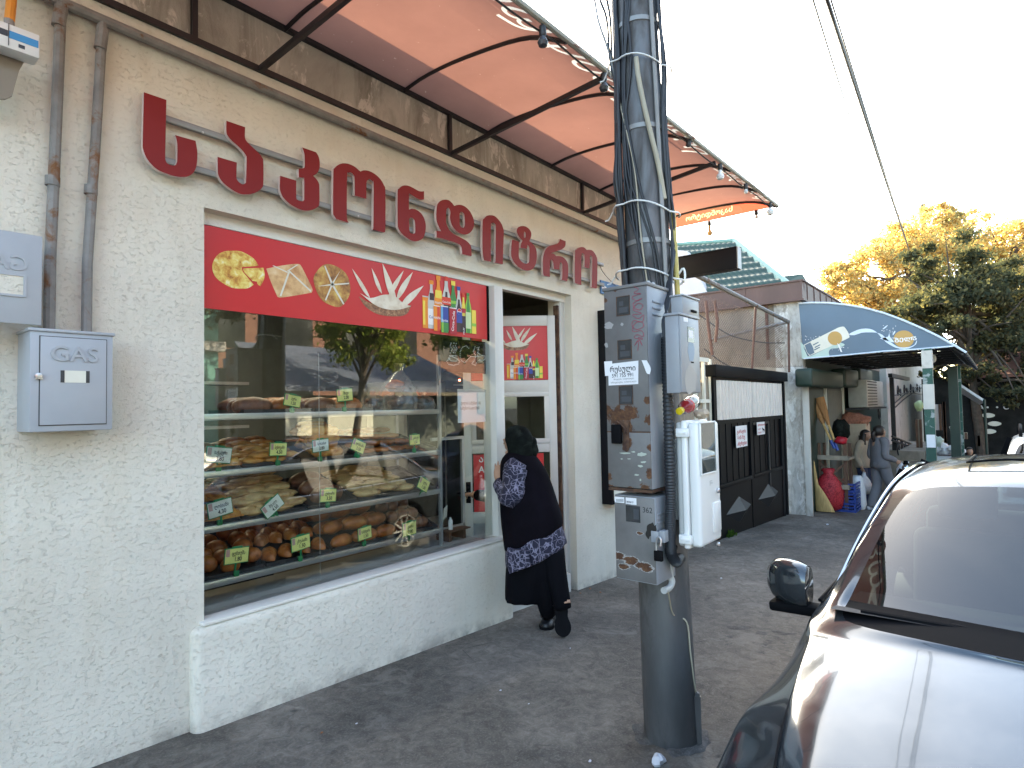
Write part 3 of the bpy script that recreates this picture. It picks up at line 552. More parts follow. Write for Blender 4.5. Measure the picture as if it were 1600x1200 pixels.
b = MB(); b.shape(BF, [smooth_outline(zo([(462, 480, 1), (560, 460), (660, 450), (685, 470, 1), (748, 600), (745, 630, 1), (640, 648), (545, 660), (525, 640, 1), (490, 560)], 300, 300, 4))], .002); b.build('folded_pastry_picture', M['envelope'], ban)
b = MB(); b.mat(1)
for pl in ([(545, 650), (598, 500), (610, 500), (556, 652)], [(598, 495), (606, 490), (744, 618), (740, 626)], [(598, 500), (592, 506), (500, 462), (508, 460)], [(598, 497), (592, 492), (652, 455), (662, 456)]): b.mat(0 if pl[0][0] < 596 else 0); b.shape(BF, [zo(pl, 300, 300, 4)], .003)
b.build('folded_pastry_edges', [M['cream'], M['pizza']], ban)
b = MB(); b.shape(BF, [smooth_outline(zo([(758, 560), (775, 500), (830, 452), (900, 465), (960, 510), (985, 580), (980, 650), (930, 715), (870, 710), (800, 665)], 300, 300, 4))], .002); b.mat(1)
for pl in ([(780, 590), (870, 575), (980, 568), (978, 576), (872, 585)], [(925, 490), (880, 575), (835, 680), (828, 675), (870, 572)], [(830, 460), (880, 575), (950, 700), (942, 704), (868, 580), (824, 464)]): b.shape(BF, [zo(pl, 300, 300, 4)], .003)
b.build('sliced_pie_picture', [M['spin'], M['cream']], ban)
b = MB(); uu, vv = wq(604, 470); draw_bread(b, BF, uu, vv, .72, .002); b.build('bread_basket_picture', [M['bread'], M['basket']], ban)
b = MB(); uu, vv = wq(660, 518); draw_bottles(b, BF, uu, BZ0+.035, .60, .002, DR); b.build('drinks_picture', [M[k] for k in DR], ban)

# ---------------------------------------------------------------- red letters on two rails
LY = -.075
sign = thing('shop_sign', 'raised dark red Georgian letters on two grey rails above the bakery window', 'shop sign', (3.2, LY, 2.9))
LT = [
 (210, 140, 8.0, [[(118,32,1),(400,128,1),(385,870,1),(405,915),(450,942),(495,948),(520,938,1),(535,900,1),(538,720),(530,640),(510,568,1),(765,640,1),(785,760),(787,850),(775,960),(740,1035),(690,1075),(630,1092),(520,1085),(400,1050),(290,1000),(200,920),(140,830),(108,740),(103,700,1),(110,400)]]),
 (330, 180, 9.23, [[(220,80,1),(490,172,1),(488,320),(520,385),(600,465),(680,540),(735,610),(752,680),(752,980),(735,1045),(680,1095),(600,1130),(520,1142),(440,1140),(360,1110),(260,1045),(170,970),(115,890),(95,810),(92,600,1),(370,682,1),(365,890),(380,940),(420,980),(460,995),(500,975,1),(512,640),(500,580),(450,510),(380,440),(300,370),(240,300),(220,240)]]),
 (430, 220, 10.0, [[(423,103,1),(640,178,1),(680,250),(697,350),(690,440),(650,510),(595,545,1),(650,605),(685,670),(690,740),(690,980),(655,1040),(590,1075),(510,1092),(430,1085),(330,1045),(220,980),(130,890),(85,800),(72,720),(78,545,1),(330,622,1),(330,880),(355,925),(400,942),(440,938,1),(455,920,1),(452,600),(435,580),(370,568,1),(368,435,1),(440,428),(460,400),(462,300),(455,200)]]),
 (510, 245, 9.6, [[(105,240),(125,170),(180,120),(250,98),(330,105),(420,145),(510,220,1),(560,203),(640,212),(730,260),(810,335),(865,430),(885,520),(885,1070),(860,1135,1),(690,1085,1),(705,1040),(708,420),(690,370),(650,335),(620,350),(603,390),(600,632,1),(425,580,1),(422,330),(405,270),(365,235),(330,240),(312,290),(308,880),(333,990,1),(150,935,1),(115,880),(100,800)]]),
 (610, 270, 10.43, [[(118,320),(140,260),(190,215),(255,205),(320,220),(400,262),(460,295),(500,303),(550,300,1),(548,435,1),(480,437),(430,415),(370,375),(325,350),(305,360),(303,600,1),(350,585),(420,600),(490,650),(545,730),(575,840),(570,960),(540,1050),(490,1095),(420,1115),(340,1100),(250,1045),(170,970),(125,890),(118,820)],[(305,780),(315,745),(340,730),(375,750),(400,800),(405,960),(380,990),(345,985),(312,950)]]),
 (670, 300, 10.91, [[(135,260),(155,200),(205,150),(270,130),(340,140),(390,180),(435,238,1),(480,222),(550,220),(620,250),(690,315),(745,410),(770,500),(765,590),(735,660),(680,710),(620,727),(560,715),(490,680),(430,620),(385,540),(362,440),(368,370),(360,310),(335,270),(315,280),(298,320),(295,500),(320,590),(370,670),(440,725),(550,780),(640,830),(700,890),(725,950),(730,1095,1),(570,1060,1),(565,990),(550,930),(510,890),(430,855),(330,825),(220,790),(135,775,1),(130,660,1),(210,668,1),(170,590),(135,500),(128,400)],[(527,380),(545,345),(575,345),(605,390),(615,520),(605,590),(580,610),(548,590),(528,540)]]),
 (745, 325, 11.43, [[(105,250),(130,190),(180,140),(250,128),(320,145),(390,210),(445,290),(478,390),(482,440),(465,1005,1),(320,975,1),(335,900),(340,350),(325,290),(290,258),(262,275),(252,330),(252,880),(265,960,1),(130,935,1),(112,850),(100,700)]]),
 (745, 325, 11.43, [[(718,440),(715,390),(740,345),(800,322),(870,330),(930,370),(968,430),(972,500),(940,590,1),(1000,640),(1050,710),(1070,790),(1070,900),(1050,1010),(1000,1085),(930,1118),(850,1110),(760,1065),(680,985),(630,900),(612,820),(625,600),(640,565,1),(755,600,1),(750,830),(765,910),(810,965),(860,992),(910,985),(935,940),(938,720),(905,655,1),(890,730,1),(778,712,1),(790,640),(815,580,1),(760,520)],[(842,440),(860,428),(872,470),(868,525),(845,520)]]),
 (840, 365, 12.63, [[(440,105,1),(553,150,1),(550,230),(520,280),(450,325),(370,350),(270,385,1),(320,400),(365,440,1),(430,442),(500,465),(560,520),(595,590),(605,680),(602,830),(585,942,1),(470,915,1),(485,860),(490,640),(480,590),(455,570),(440,600),(432,712,1),(320,700,1),(310,580),(290,530),(265,515),(250,560),(240,780),(245,855,1),(125,832,1),(108,760),(105,520),(120,420),(145,340),(190,270),(250,235),(340,215),(400,190),(430,150)]]),
 (840, 365, 12.63, [[(738,380),(760,320),(810,280),(870,265),(920,275),(970,320,1),(1020,318),(1080,335),(1130,390),(1165,460),(1180,560),(1175,1000),(1160,1085,1),(1055,1065,1),(1070,1000),(1080,520),(1070,450),(1050,430),(1035,460),(1025,692,1),(925,665,1),(930,480),(920,420),(895,385),(875,400),(868,450),(862,900),(865,1015,1),(755,985,1),(735,900)]])]
LF = Fr((0, 0, 0), (1, 0, 0))
for ox, oy, sc, polys in LT:
    P = []
    for pl in polys:
        q = []
        for x, y in smooth_outline(pl, 5): w = PY(ox+x/sc, oy+y/sc, LY); q.append((w.x, w.z))
        P.append(q)
    b = MB(); b.shape(LF, P, -LY-.022, -LY-.0015); b.mat(1); b.shape(LF, P, -LY)
    b.build('letter', [M['redrim'], M['redface']], sign, smooth=30)
for pa, pb, z in (((262, 190), (898, 398), 0), ((258, 251), (888, 430), 0)):
    a, c = PY(*pa, -.038), PY(*pb, -.038); zz = (a.z+c.z)/2
    b = MB(); b.box(1.16, 5.42, -.053, -.028, zz-.0165, zz+.0165, .004); b.build('rail', M['railgrey'], sign)
b = MB()
for px, py in ((317, 207), (652, 325), (560, 338), (800, 357)):
    p = PY(px, py, -.053); b.ell(p, .006, 8, 6)
b.build('screws', M['steel'], sign)
b = MB(); b.tube([PY(936, 412, -.05), PY(942, 425, -.06), PY(955, 440, -.04), PY(962, 447, -.02)], .003, 6, k=4); tag(b.build('sign_cable', M['cable']), 'thin black wire drooping from the last letter of the red sign', 'wire')

# ---------------------------------------------------------------- awning
AW = [(0, 3.900), (-.2, 3.922), (-.45, 3.917), (-.73, 3.887), (-1.0, 3.845), (-1.19, 3.788), (-1.39, 3.675)]
AX0, AX1 = -.6, 6.93
def awz(y):
    for (a, za), (c, zc) in zip(AW, AW[1:]):
        if y >= c: t = (a-y)/(a-c); return za+(zc-za)*t
    return AW[-1][1]
_aws = [ (p.y, p.z) for p in catmull([V((0, a, z)) for a, z in AW], 6)]
def awp(x, t, d=0.0):                                # t 0..1 wall->front; d below the cloth
    q = t*(len(_aws)-1); i = min(int(q), len(_aws)-2); f = q-i
    y = _aws[i][0]*(1-f)+_aws[i+1][0]*f; z = _aws[i][1]*(1-f)+_aws[i+1][1]*f
    return V((x, y, z + .023*(x-2.3)*(-y/1.39) - d))
awn = thing('shop_awning', 'red cloth awning on a black arched steel frame above the bakery front', 'awning', (3.2, 0, 3.56))
TS = .60                                             # behind TS plain cloth, in front of it cloth cut round the printed letters
b = MB(); b.grid(lambda u, v: awp(AX0+(AX1-AX0)*u, v*TS) - V((0, 0, .012*sin(pi*((AX1-AX0)*u/.9 % 1))*sin(pi*v))), 80, 16); b.build('cloth', M['fab'], awn, smooth=180)
def cut_sheet(outline, texts, mapf, cuts=0):         # 2D sheet with letter holes, and the letters that fill the holes
    cc = []
    for body, u, v, size, mir in texts:
        cu = bpy.data.curves.new('tmp', 'FONT'); cu.body = body; cu.size = size; cu.offset = .015*size; cu.resolution_u = 2; o = bpy.data.objects.new('tmp', cu); COL.objects.link(o)
        dg = bpy.context.evaluated_depsgraph_get(); c2 = o.evaluated_get(dg).to_curve(dg)
        for sp in c2.splines:
            if sp.type == 'BEZIER':
                n_ = len(sp.bezier_points); P = []
                for i in range(n_):
                    p, q = sp.bezier_points[i], sp.bezier_points[(i+1) % n_]
                    for k in range(3):
                        t = k/3; a0, a1, a2, a3 = p.co, p.handle_right, q.handle_left, q.co; P.append(a0*(1-t)**3+a1*3*t*(1-t)**2+a2*3*t*t*(1-t)+a3*t**3)
            else: P = [p.co for p in sp.points]
            cc.append([((-p.x if mir else p.x)+u, p.y+v) for p in P])
        o.to_curve_clear(); bpy.data.objects.remove(o); bpy.data.curves.remove(cu)
    res = []
    for polys in ([outline]+cc, cc):
        b = MB(); G0 = Fr((0, 0, 0), (1, 0, 0), (0, 1, 0)); b.shape(G0, polys, 0.0)
        bm = bmesh.new(); vs = [bm.verts.new(p) for p in b.v]
        for f in b.f:
            try: bm.faces.new([vs[i] for i in f])
            except ValueError: pass
        for _ in range(cuts):
            L = [e for e in bm.edges if abs(e.verts[0].co.y-e.verts[1].co.y) > .04]
            if L: bmesh.ops.subdivide_edges(bm, edges=L, cuts=1)
        bmesh.ops.triangulate(bm, faces=bm.faces[:]); bm.verts.index_update()
        m_ = MB(); m_.add([mapf(v.co.x, v.co.y) for v in bm.verts], [[v.index for v in f.verts] for f in bm.faces]); bm.free(); res.append(m_)
    return res
CL = 1.5*(1-TS); nx_ = 60
outl = [(AX0+(AX1-AX0)*i/nx_, 0) for i in range(nx_+1)] + [(AX1-(AX1-AX0)*i/nx_, CL) for i in range(nx_+1)]
sh, lt = cut_sheet(outl, [('საკონდიტრო', 5.1, .05, .44, True), ('ხაჭაპური', 6.80, .05, .30, True)], lambda a, c: awp(a, 1-c/1.5), 4)
sh.build('front_cloth', M['fab'], awn, smooth=180)
for w_ in (('საკონდიტრო', 5.1, .05, .44, True), ('ხაჭაპური', 6.80, .05, .30, True)): cut_sheet(outl, [w_], lambda a, c: awp(a, 1-c/1.5), 4)[1].build('cloth_lettering', M['fabwhite'], awn, smooth=180)
for x in (-.05, .9, 1.85, 2.764, 3.65, 4.56, 5.43, 6.2, 6.91):
    b = MB(); b.tube([awp(x, t/14, .016) for t in range(15)], .0135, 6); b.build('arched_rib', M['blackmetal'], awn)
b = MB(); b.box(AX0, 6.12, -.022, .008, 3.553, 3.585); b.box(AX0, 6.93, -.018, .012, 3.876, 3.905)
for x in (-.3, 1.333, 3.218, 5.105): b.box(x-.014, x+.014, -.016, .010, 3.585, 3.876)
b.build('wall_frame', M['blackmetal'], awn)
for x in (1.69, 3.218, 5.105):
    q = awp(x, 1.0, .03); b = MB(); b.bar((x, -.01, 3.57), (x, q.y+.02, q.z), .026, .03); b.build('strut', M['blackmetal'], awn)
b = MB(); b.tube([awp(AX0, 1), awp(AX1, 1)], .018, 8); b.build('front_pipe', mat('pale_front_pipe', (.36, .36, .32), .5), awn)
b = MB(); b.tube([awp(x/10, 1, .03+.02*abs(sin(x*.35))) + V((0, .03, 0)) for x in range(-5, 69, 2)], .006, 5); b.build('light_cable', M['cable'], awn)
# end cloth with its printed band, seen from behind
ze = awp(AX1, 1).z
EF = Fr((AX1-.002, 0, 0), (0, -1, 0))               # u = -y, v = z, normal towards -x
arc = [(-awp(AX1, t/24).y, awp(AX1, t/24).z) for t in range(25)]
band = [(.10, ze+.012), (.5, ze+.018), (1.02, ze+.025), (.98, ze+.09), (.86, ze+.14), (.6, ze+.165), (.35, ze+.16), (.10, ze+.13)]
b = MB(); b.shape(EF, [arc+[(1.36, ze), (0.0, ze)], band], 0); b.build('end_cloth', M['fabred'], awn)
sh, lt = cut_sheet(band, [('საკონდიტრო', .90, ze+.055, .082, True)], lambda a, c: EF.p(a, c))
sh.build('printed_band', M['fabdark'], awn); lt.build('band_lettering', M['fabcream'], awn)
# bulbs
def bulb(px, py, r, m, lab, long=0.0):
    q = None
    best = min((abs((awp(x/100, 1)-CAM).dot(RT)/((awp(x/100, 1)-CAM).dot(FW))*FPX+800-px), x) for x in range(150, 693))[1]/100
    q = awp(best, 1, .035) + V((0, .012, 0))
    t = thing('light_bulb', lab, 'light bulb', q, 'bulbs strung along the awning edge')
    b = MB(); b.lathe([(.004, .02), (.019, .015), (.021, -.03), (.017, -.04)], q, n=10); b.build('socket', M['cable'], t)
    if m: b = MB(); h = -.04-long; b.lathe([(.014, -.036), (.016, h-.01), (r*.75, h-r*.45), (r, h-r*1.1), (r*.78, h-r*1.75), (.004, h-r*2.05)], q, n=14); b.build('globe', m, t)
for a in ((850, 45, .03, M['lcd'], 'dark unlit bulb at the awning edge nearest the camera'), (945, 118, .03, M['lcd'], 'dark unlit bulb just left of the utility pole'), (1078, 220, .022, None, 'empty bulb socket just right of the utility pole'), (1127, 262, .034, M['bulb'], 'white bulb hanging from the third socket right of the pole', .02), (1167, 292, .02, M['bulb'], 'small pale bulb between two bigger white bulbs'), (1205, 318, .04, M['bulb'], 'big white globe bulb at the far awning corner')): bulb(*a)
def bulb_at(q, r, m, lab, long):
    t = thing('light_bulb', lab, 'light bulb', q, 'bulbs strung along the awning edge')
    b = MB(); b.lathe([(.004, .02), (.019, .015), (.021, -.03), (.017, -.04)], q, n=10); b.build('socket', M['cable'], t)
    b = MB(); h = -.04-long; b.lathe([(.014, -.036), (.018, h-.01), (r*.75, h-r*.45), (r, h-r*1.1), (r*.78, h-r*1.75), (.004, h-r*2.05)], q, n=14); b.build('globe', m, t)
bulb_at(V((AX1, -.62, ze-.02)), .034, M['bulbwarm'], 'amber bulb hanging under the end of the red awning', .05)
bulb_at(V((AX1, -1.16, ze-.01)), .022, M['bulb'], 'small white bulb under the awning end beside the corner globe', .0)

# ---------------------------------------------------------------- gas pipes, gas cabinets, meter
gp = thing('gas_pipe', 'grey rusty gas pipe along the wall with two down pipes', 'pipe', (2.5, -.04, 2.0))
b = MB(); b.tube([(-.8, -.045, 3.48), (.2, -.045, 3.462), (.6, -.042, 3.455), (2.0, -.04, 3.445), (4.0, -.04, 3.437), (6.05, -.04, 3.425)], .024, 10); b.build('cross_pipe', M['pipe'], gp)
for (xa, za, xb, r) in ((.752, 3.47, .716, .022), (.910, 3.44, .851, .021)):
    b = MB(); b.tube([(xa, -.04, za), (xa-.4*(xa-xb), -.042, 2.9), (xb+.005, -.045, 2.3), (xb, -.06, 1.95)], r, 10); b.tube([(xa-.7*(xa-xb), -.042, 2.66), (xa-.71*(xa-xb), -.042, 2.62)], r+.006, 10); b.tube([(xa, -.043, za-.03), (xa-.01, -.043, za-.13)], r+.005, 10); b.build('down_pipe', M['pipe'], gp)
g = thing('gas_cabinet', 'closed grey steel gas cabinet with raised GAS letters on its door', 'gas cabinet', (.766, 0, 1.555))
b = MB(); b.box(.622, .912, -.2, 0, 1.553, 1.965, .006); b.box(.615, .919, -.208, .0, 1.962, 1.975, .003); b.build('body', M['gasgrey'], g)
b = MB(); b.box(.652, .888, -.203, -.2, 1.578, 1.945); b.build('gap', M['gasdark'], g)
b = MB(); b.box(.655, .885, -.208, -.202, 1.581, 1.942, .002); gd = b.build('door', M['gasgrey'], g)
GF = Fr((0, -.208, 0), (1, 0, 0))
b = MB(); b.text(GF, 'GAS', .77, 1.845, .088, .0, .006, 'CENTER', .012, sx=1.05); b.build('raised_letters', M['gasgrey'], gd, mods=[('BEVEL', dict(width=.002, segments=2, limit_method='ANGLE'))])
b = MB(); b.box(.725, .82, -.2095, -.207, 1.755, 1.805); b.build('inspection_window', M['cream'], gd)
for e0, e1 in ((.722, .735), (.81, .823)): b = MB(); b.box(e0, e1, -.2105, -.207, 1.755, 1.805); b.build('window_edge', M['gasdark'], gd)
b = MB(); b.lathe([(.012, 0), (.012, .014), (.005, .016)], (.648, -.206, 1.78), (0, -1, 0), 10); b.box(.638, .662, -.214, -.206, 1.767, 1.774); b.build('lock', M['steel'], gd)
g2 = thing('gas_cabinet', 'grey gas cabinet at the left edge with its door hanging open', 'gas cabinet', (.38, 0, 1.97))
b = MB(); b.box(.10, .44, -.16, 0, 1.985, 2.38, .006); b.build('body', M['gasgrey'], g2)
p0, p1 = PY(66, 370, -.2), PY(57, 508, -.2)
b = MB(); b.box(.43, p0.x, -.204, -.198, p1.z, p0.z, .0025); b.box(.43, p0.x, -.198, -.186, p0.z-.012, p0.z, .002); b.box(p0.x-.010, p0.x, -.198, -.186, p1.z, p0.z-.012, .002); gd2 = b.build('open_door', M['gasgrey'], g2)
GF2 = Fr((0, -.204, 0), (1, 0, 0)); q = PY(28, 410, -.2)
b = MB(); b.text(GF2, 'GAS', .615, q.z-.032, .085, .0, .004, 'LEFT', .012, mirror=True); b.build('raised_letters', M['gasgrey'], gd2, mods=[('BEVEL', dict(width=.0018, segments=2, limit_method='ANGLE'))])
q0, q1 = PY(-30, 424, -.204), PY(39, 462, -.204)
b = MB(); b.box(q0.x, q1.x, -.206, -.2035, q1.z, q0.z); b.build('inspection_window', M['wall'], gd2); b = MB(); b.box(q1.x-.006, q1.x+.004, -.209, -.203, q1.z-.006, q0.z+.004); b.box(q0.x, q1.x-.006, -.209, -.203, q1.z-.008, q1.z+.001); b.box(q0.x, q1.x-.006, -.209, -.203, q0.z-.001, q0.z+.005); b.build('window_edge', M['gasgrey'], gd2)
mt = thing('gas_meter', 'white meter with a blue stripe high on the wall at the left edge', 'gas meter', (.5, -.2, 3.08))
a, c = PY(62, 55, -.25), PY(57, 90, -.25)
b = MB(); b.box(.38, a.x, -.25, -.17, c.z, a.z, .004); b.build('housing', M['plastic'], mt)
b = MB(); h = a.z-c.z; b.box(.535, a.x-.004, -.252, -.2495, c.z+h*.42, c.z+h*.72); b.build('blue_stripe', M['bluelab'], mt)
b = MB(); b.box(.40, .532, -.252, -.2495, c.z+h*.45, c.z+h*.70); b.build('display', M['lcd'], mt)
b = MB(); b.box(.533, .5355, -.2525, -.2495, c.z+h*.1, a.z); b.box(.565, .585, -.252, -.2495, c.z+h*.16, c.z+h*.30); b.box(.49, .50, -.252, -.2495, c.z+h*.15, c.z+h*.27); b.build('markings', M['lcd'], mt)
b = MB(); b.tube([(.545, -.2, a.z-.01), (.547, -.19, a.z+.035), (.548, -.18, a.z+.05)], .018, 10); b.build('brass_coupling', M['cablegrey'], mt)
b = MB(); b.tube([(.548, -.185, a.z+.04), (.555, -.17, a.z+.12), (.57, -.12, a.z+.25), (.58, -.06, a.z+.4)], .018, 10, k=3); b.build('orange_hose', M['orange'], mt)
b = MB(); z0 = c.z; y = -.15
pts = [PY(px, py, y) for px, py in ((-60, 75), (12, 82), (39, 95), (30, 110), (19, 150), (8, 155), (-60, 150))]
b.loft([[p for p in pts], [p+V((0, .012, 0)) for p in pts]]); tag(b.build('torn_sheet', M['tape'], smooth=0), 'torn grey brown sheet hanging below the white meter', 'sheet')

# black edged light box on the wall beyond the door, and the black sign sticking out past the awning
lb = thing('light_box', 'tall black edged light box on the wall between the door and the pole', 'sign', (5.6, 0, .6))
b = MB(); zt, zb = 2.6, .60
x0 = PY(936, 600, 0).x
b.box(x0, 5.98, -.12, 0, zb, zt, .004); b.build('frame', M['signblk'], lb); b = MB(); b.box(x0+.04, 5.94, -.123, -.119, zb+.04, zt-.04); b.build('front_panel', M['cream'], lb)
bs = thing('projecting_sign', 'black sign box sticking out from the corner beneath the end of the red awning', 'sign', (6.95, -.5, 3.1))
tl, br = PX(1060, 402, 6.95), PX(1152, 418, 6.95)
zt, zb = PX(1152, 386, 6.95).z, br.z
b = MB(); b.box(6.95, 7.06, br.y, .1, zb, zt, .003); b.build('panel', M['signblk'], bs); b = MB(); b.box(6.945, 7.065, br.y-.012, br.y-.001, zb-.005, zt+.005); b.build('end_cap', M['signgrey'], bs)
b = MB(); b.box(6.945, 7.065, br.y, .1, zt+.001, zt+.012); b.box(6.945, 7.065, br.y, .1, zb-.012, zb-.001); b.build('edge_trim', M['signblk'], bs)
p = PY(948, 443, -.02); bl = MB(); bl.box(p.x-.12, p.x+.3, -.02, -.008, p.z-.12, p.z+.02); 
num = bl.build('number_plate', M['bluesign']); tag(num, 'blue enamel plate on the wall half hidden by the pole cabinet', 'plate')
b = MB(); NF = Fr((0, -.02, 0), (1, 0, 0))
for i, (u0, v0, u1, v1) in enumerate(((-.10, -.06, -.085, -.01), (-.085, -.03, -.06, -.02), (-.05, -.065, -.035, -.005), (-.035, -.02, -.01, -.01), (-.035, -.06, -.015, -.05), (.0, -.06, .015, -.02))): b.fbox(NF, p.x+u0, p.x+u1, p.z+v0-.03, p.z+v1-.03, .001, .002)
b.build('plate_lettering', M['white'], num)
# ================================================================ UTILITY POLE
PB = V((2.855, -1.86, gz(2.85)))
def pc(z): return V((2.855, -1.86+.021*(z-PB.z), z))
def pr(z): return .133 - .0078*(z-PB.z)
PF = V((CAM.x-PB.x, CAM.y-PB.y, 0)).normalized(); PL = V((0, 0, 1)).cross(PF)*-1   # towards the camera / image left
if PL.dot(RT) > 0: PL = -PL
def pp(th, z, off=0.0): a = radians(th); return pc(z) + (PF*cos(a)+PL*sin(a))*(pr(z)+off)
pole = thing('utility_pole', 'tall grey metal utility pole hung with meter cabinets and cables', 'utility pole', PB)
b = MB(); n = 28; b.loft([[pc(z)+V((cos(2*pi*q/n), sin(2*pi*q/n), 0))*pr(z) for q in range(n)] for z in (PB.z-.2, .3, .8, 1.4, 2.0, 2.6, 3.2, 3.8, 4.6, 5.6, 6.8, 8.2)]); b.build('shaft', M['polegal'], pole)
for z in (2.45, 3.62, 3.05):
    b = MB(); b.loft([[pc(zz)+V((cos(2*pi*q/n), sin(2*pi*q/n), 0))*(pr(zz)+o) for q in range(n)] for zz, o in ((z-.014, .0005), (z-.012, .005), (z+.012, .005), (z+.014, .0005))]); b.build('steel_band', M['railgrey'], pole)
b = MB(); b.obox(pp(-72, .08, .006)+V((0, 0, -.02)), PF*.012, PL*.016, (0, 0, .12)); b.lathe([(.012, 0), (.012, .02)], pp(-72, .19, .01), PF, 8); b.build('earth_strap', M['polegal'], pole)
b = MB(); b.ell(PB+V((0, 0, -.01)), (.21, .2, .035), 26, 6, amp=.35, fr=4); tag(b.build('pole_footing', MT['asph2'], smooth=180), 'broken lump of asphalt packed around the foot of the utility pole', 'asphalt lump')

def cab(pts, r, label, m='cable', name='cable', grp='cables strapped to the utility pole', k=4, n=6, cat='cable'):
    b = MB(); b.tube(pts, r, n, k=k); return tag(b.build(name, M[m]), label, cat, grp)
rr = random.Random(3)
ZS = [5.2, 4.4, 3.8, 3.4, 3.1, 2.8, 2.6, 2.4, 2.18]
for i in range(19):                                  # bundle on the wall side
    th = 58+i*3.3; pts = []
    for z in ZS:
        bulge = .02+.035*math.exp(-((z-2.75)/.28)**2)*rr.uniform(.3, 1)
        pts.append(pp(th+rr.uniform(-7, 7), z, bulge*rr.uniform(.3, 1.1)+.004))
    cab(pts, rr.choice((.0055, .007, .009)), 'black cable in the thick bundle down the wall side of the pole')
for i, (ths, r) in enumerate((((40, 45, 30, 20, 45, 50, 25, 20, -5), .007), ((20, 10, 25, 40, 50, 40, 12, -12, -20), .006), ((-10, 15, 32, 48, 55, 60, 45, 15, -8), .0055), ((8, -4, 12, 38, 44, 34, 36, 20, 6), .0065), ((50, 40, 20, 42, 40, 18, 0, -20, -32), .007))):
    cab([pp(t, z, .008) for t, z in zip(ths, ZS)], r, 'black cable crossing the camera side of the pole')
for i in range(7):                                   # bundle on the street side, running on into the hose
    th = -58-i*6
    pts = [pp(th+rr.uniform(-8, 8), z, rr.uniform(.006, .03)) for z in ZS[:-1]] + [V((2.70, -1.99+.004*i, 2.12)), PX(1036+i*1.6, 500, 2.62), PX(1038+i, 530, 2.60)]
    cab(pts, rr.choice((.0055, .007)), 'black cable running down the street side of the pole')
for i in range(3):                                   # loose drops left of the pole
    o = .05+.035*i; w_ = [rr.uniform(-.03, .03) for _ in range(6)]
    pts = [pp(98, 5.4, o+.2), pp(98, 4.6, o+.12+w_[0]), pp(96+9*i, 3.95, o+.02+w_[1]), pp(95, 3.72, o*.8+w_[2]), pp(90, 3.5, .05+w_[3]*.7), pp(92, 3.3, .02), pp(86, 3.1, .012)]
    cab(pts, .007, 'thin loose cable hanging beside the top of the pole', 'cable' if i != 2 else 'cablegrey')
cab([pp(92, 3.42, .02), pp(62, 3.2, .012), pp(38, 3.0, .01), pp(22, 2.8, .01), pp(15, 2.5, .012), pp(4, 2.2, .015)], .004, 'thin pale wire slanting across the pole', 'condbeige', 'wire', None)
q = [pp(6, 3.40, .012), pp(2, 3.28, .016), pp(-12, 3.08, .016), pp(-34, 2.84, .016), pp(-48, 2.66, .014)]
cab(q, .0125, 'beige plastic conduit slanting across the upper pole', 'condbeige', 'conduit', None, 4, 10, 'conduit')
q = [pp(-86, z, .022) for z in (2.62, 2.4, 2.2, 2.03)]
cab(q, .0135, 'yellow plastic conduit on the street side of the pole', 'condyel', 'conduit', None, 2, 10, 'conduit')
cab([pp(-40, z, .012) for z in (5.2, 4.2, 3.4, 2.9, 2.5, 2.2)], .011, 'grey cable on the street side of the pole', 'cablegrey', 'cable', 'cables strapped to the utility pole')
for z, lab in ((3.40, 'topmost white strap around the pole and cables'), (2.63, 'middle white strap around the pole and cables'), (2.285, 'lowest white strap just above the big meter cabinet')):
    pts = [pp(t, z+.03*sin(radians(t*1.3))+.012*cos(radians(t*2)), .028+.03*(abs(t) > 60)) for t in range(-105, 112, 12)]
    b = MB(); b.tube(pts, .0045, 6); b.tube([pts[-3], pts[-2]+PL*.03+V((0, 0, -.03)), pts[-2]+PL*.05+V((0, 0, -.035))], .004, 5); tag(b.build('strap', M['tie']), lab, 'strap', 'white straps on the pole')
b = MB(); q0 = pp(-86, 2.285, .03); b.tube([q0+V((0, -.002, .0)), q0+V((.0, -.03, .025)), q0+V((0, -.035, -.03)), q0+V((0, .0, -.055)), q0+V((-.02, .03, -.03))], .0055, 6, k=4); tag(b.build('rope_knot', M['tie']), 'white rope knot around the yellow conduit', 'rope')

# corrugated hose
ph = [PX(1041, 527, 2.60), PX(1043, 600, 2.585), PX(1046, 700, 2.572), PX(1048, 780, 2.57), PX(1047, 830, 2.57), PX(1049, 862, 2.58), PX(1056, 878, 2.62), PX(1063, 872, 2.70)]
cp = catmull(ph, 64); b = MB(); L = 0; R = []
for i, p in enumerate(cp): R.append(.024 + .0013*(1 if (i//2) % 2 else -1))
b.tube(cp, R, 12); tag(b.build('corrugated_hose', M['corr'], smooth=60), 'black corrugated hose carrying cables down between the meter cabinets', 'hose')

# ---------------------------------------------------------------- meter cabinets on the pole
XF = 2.50; CF = Fr((XF, 0, 0), (0, -1, 0))           # u=-y, v=z, normal -x
XC = XF
def cq(px, py, x=None): p = PX(px, py, x or XC); return -p.y, p.z
def crect(b, x0, y0, x1, y1, w0, w1, bev=0): a = cq(x0, (y0+y0)/2); c = cq(x1, y1); b.fbox(CF, a[0], c[0], min(a[1], c[1]), max(a[1], c[1]), w0, w1, bev)
Y0, Y1, ZB, ZT = -1.742, -1.968, 1.226, 2.17
mc = thing('meter_cabinet', 'big grey meter cabinet with three dark windows, a paper notice and a rusty padlock', 'meter cabinet', (XF, -1.86, ZB))
zs = cq(985, 675)[1]
b = MB(); b.box(XF+.004, 2.725, Y1, Y0, ZB+.004, ZT, .004); b.build('body', M['boxside'], mc)
b = MB(); b.box(XF-.006, 2.73, Y1-.006, Y0+.006, ZT-.004, ZT+.012, .003); b.build('top_plate', M['boxgrey'], mc)
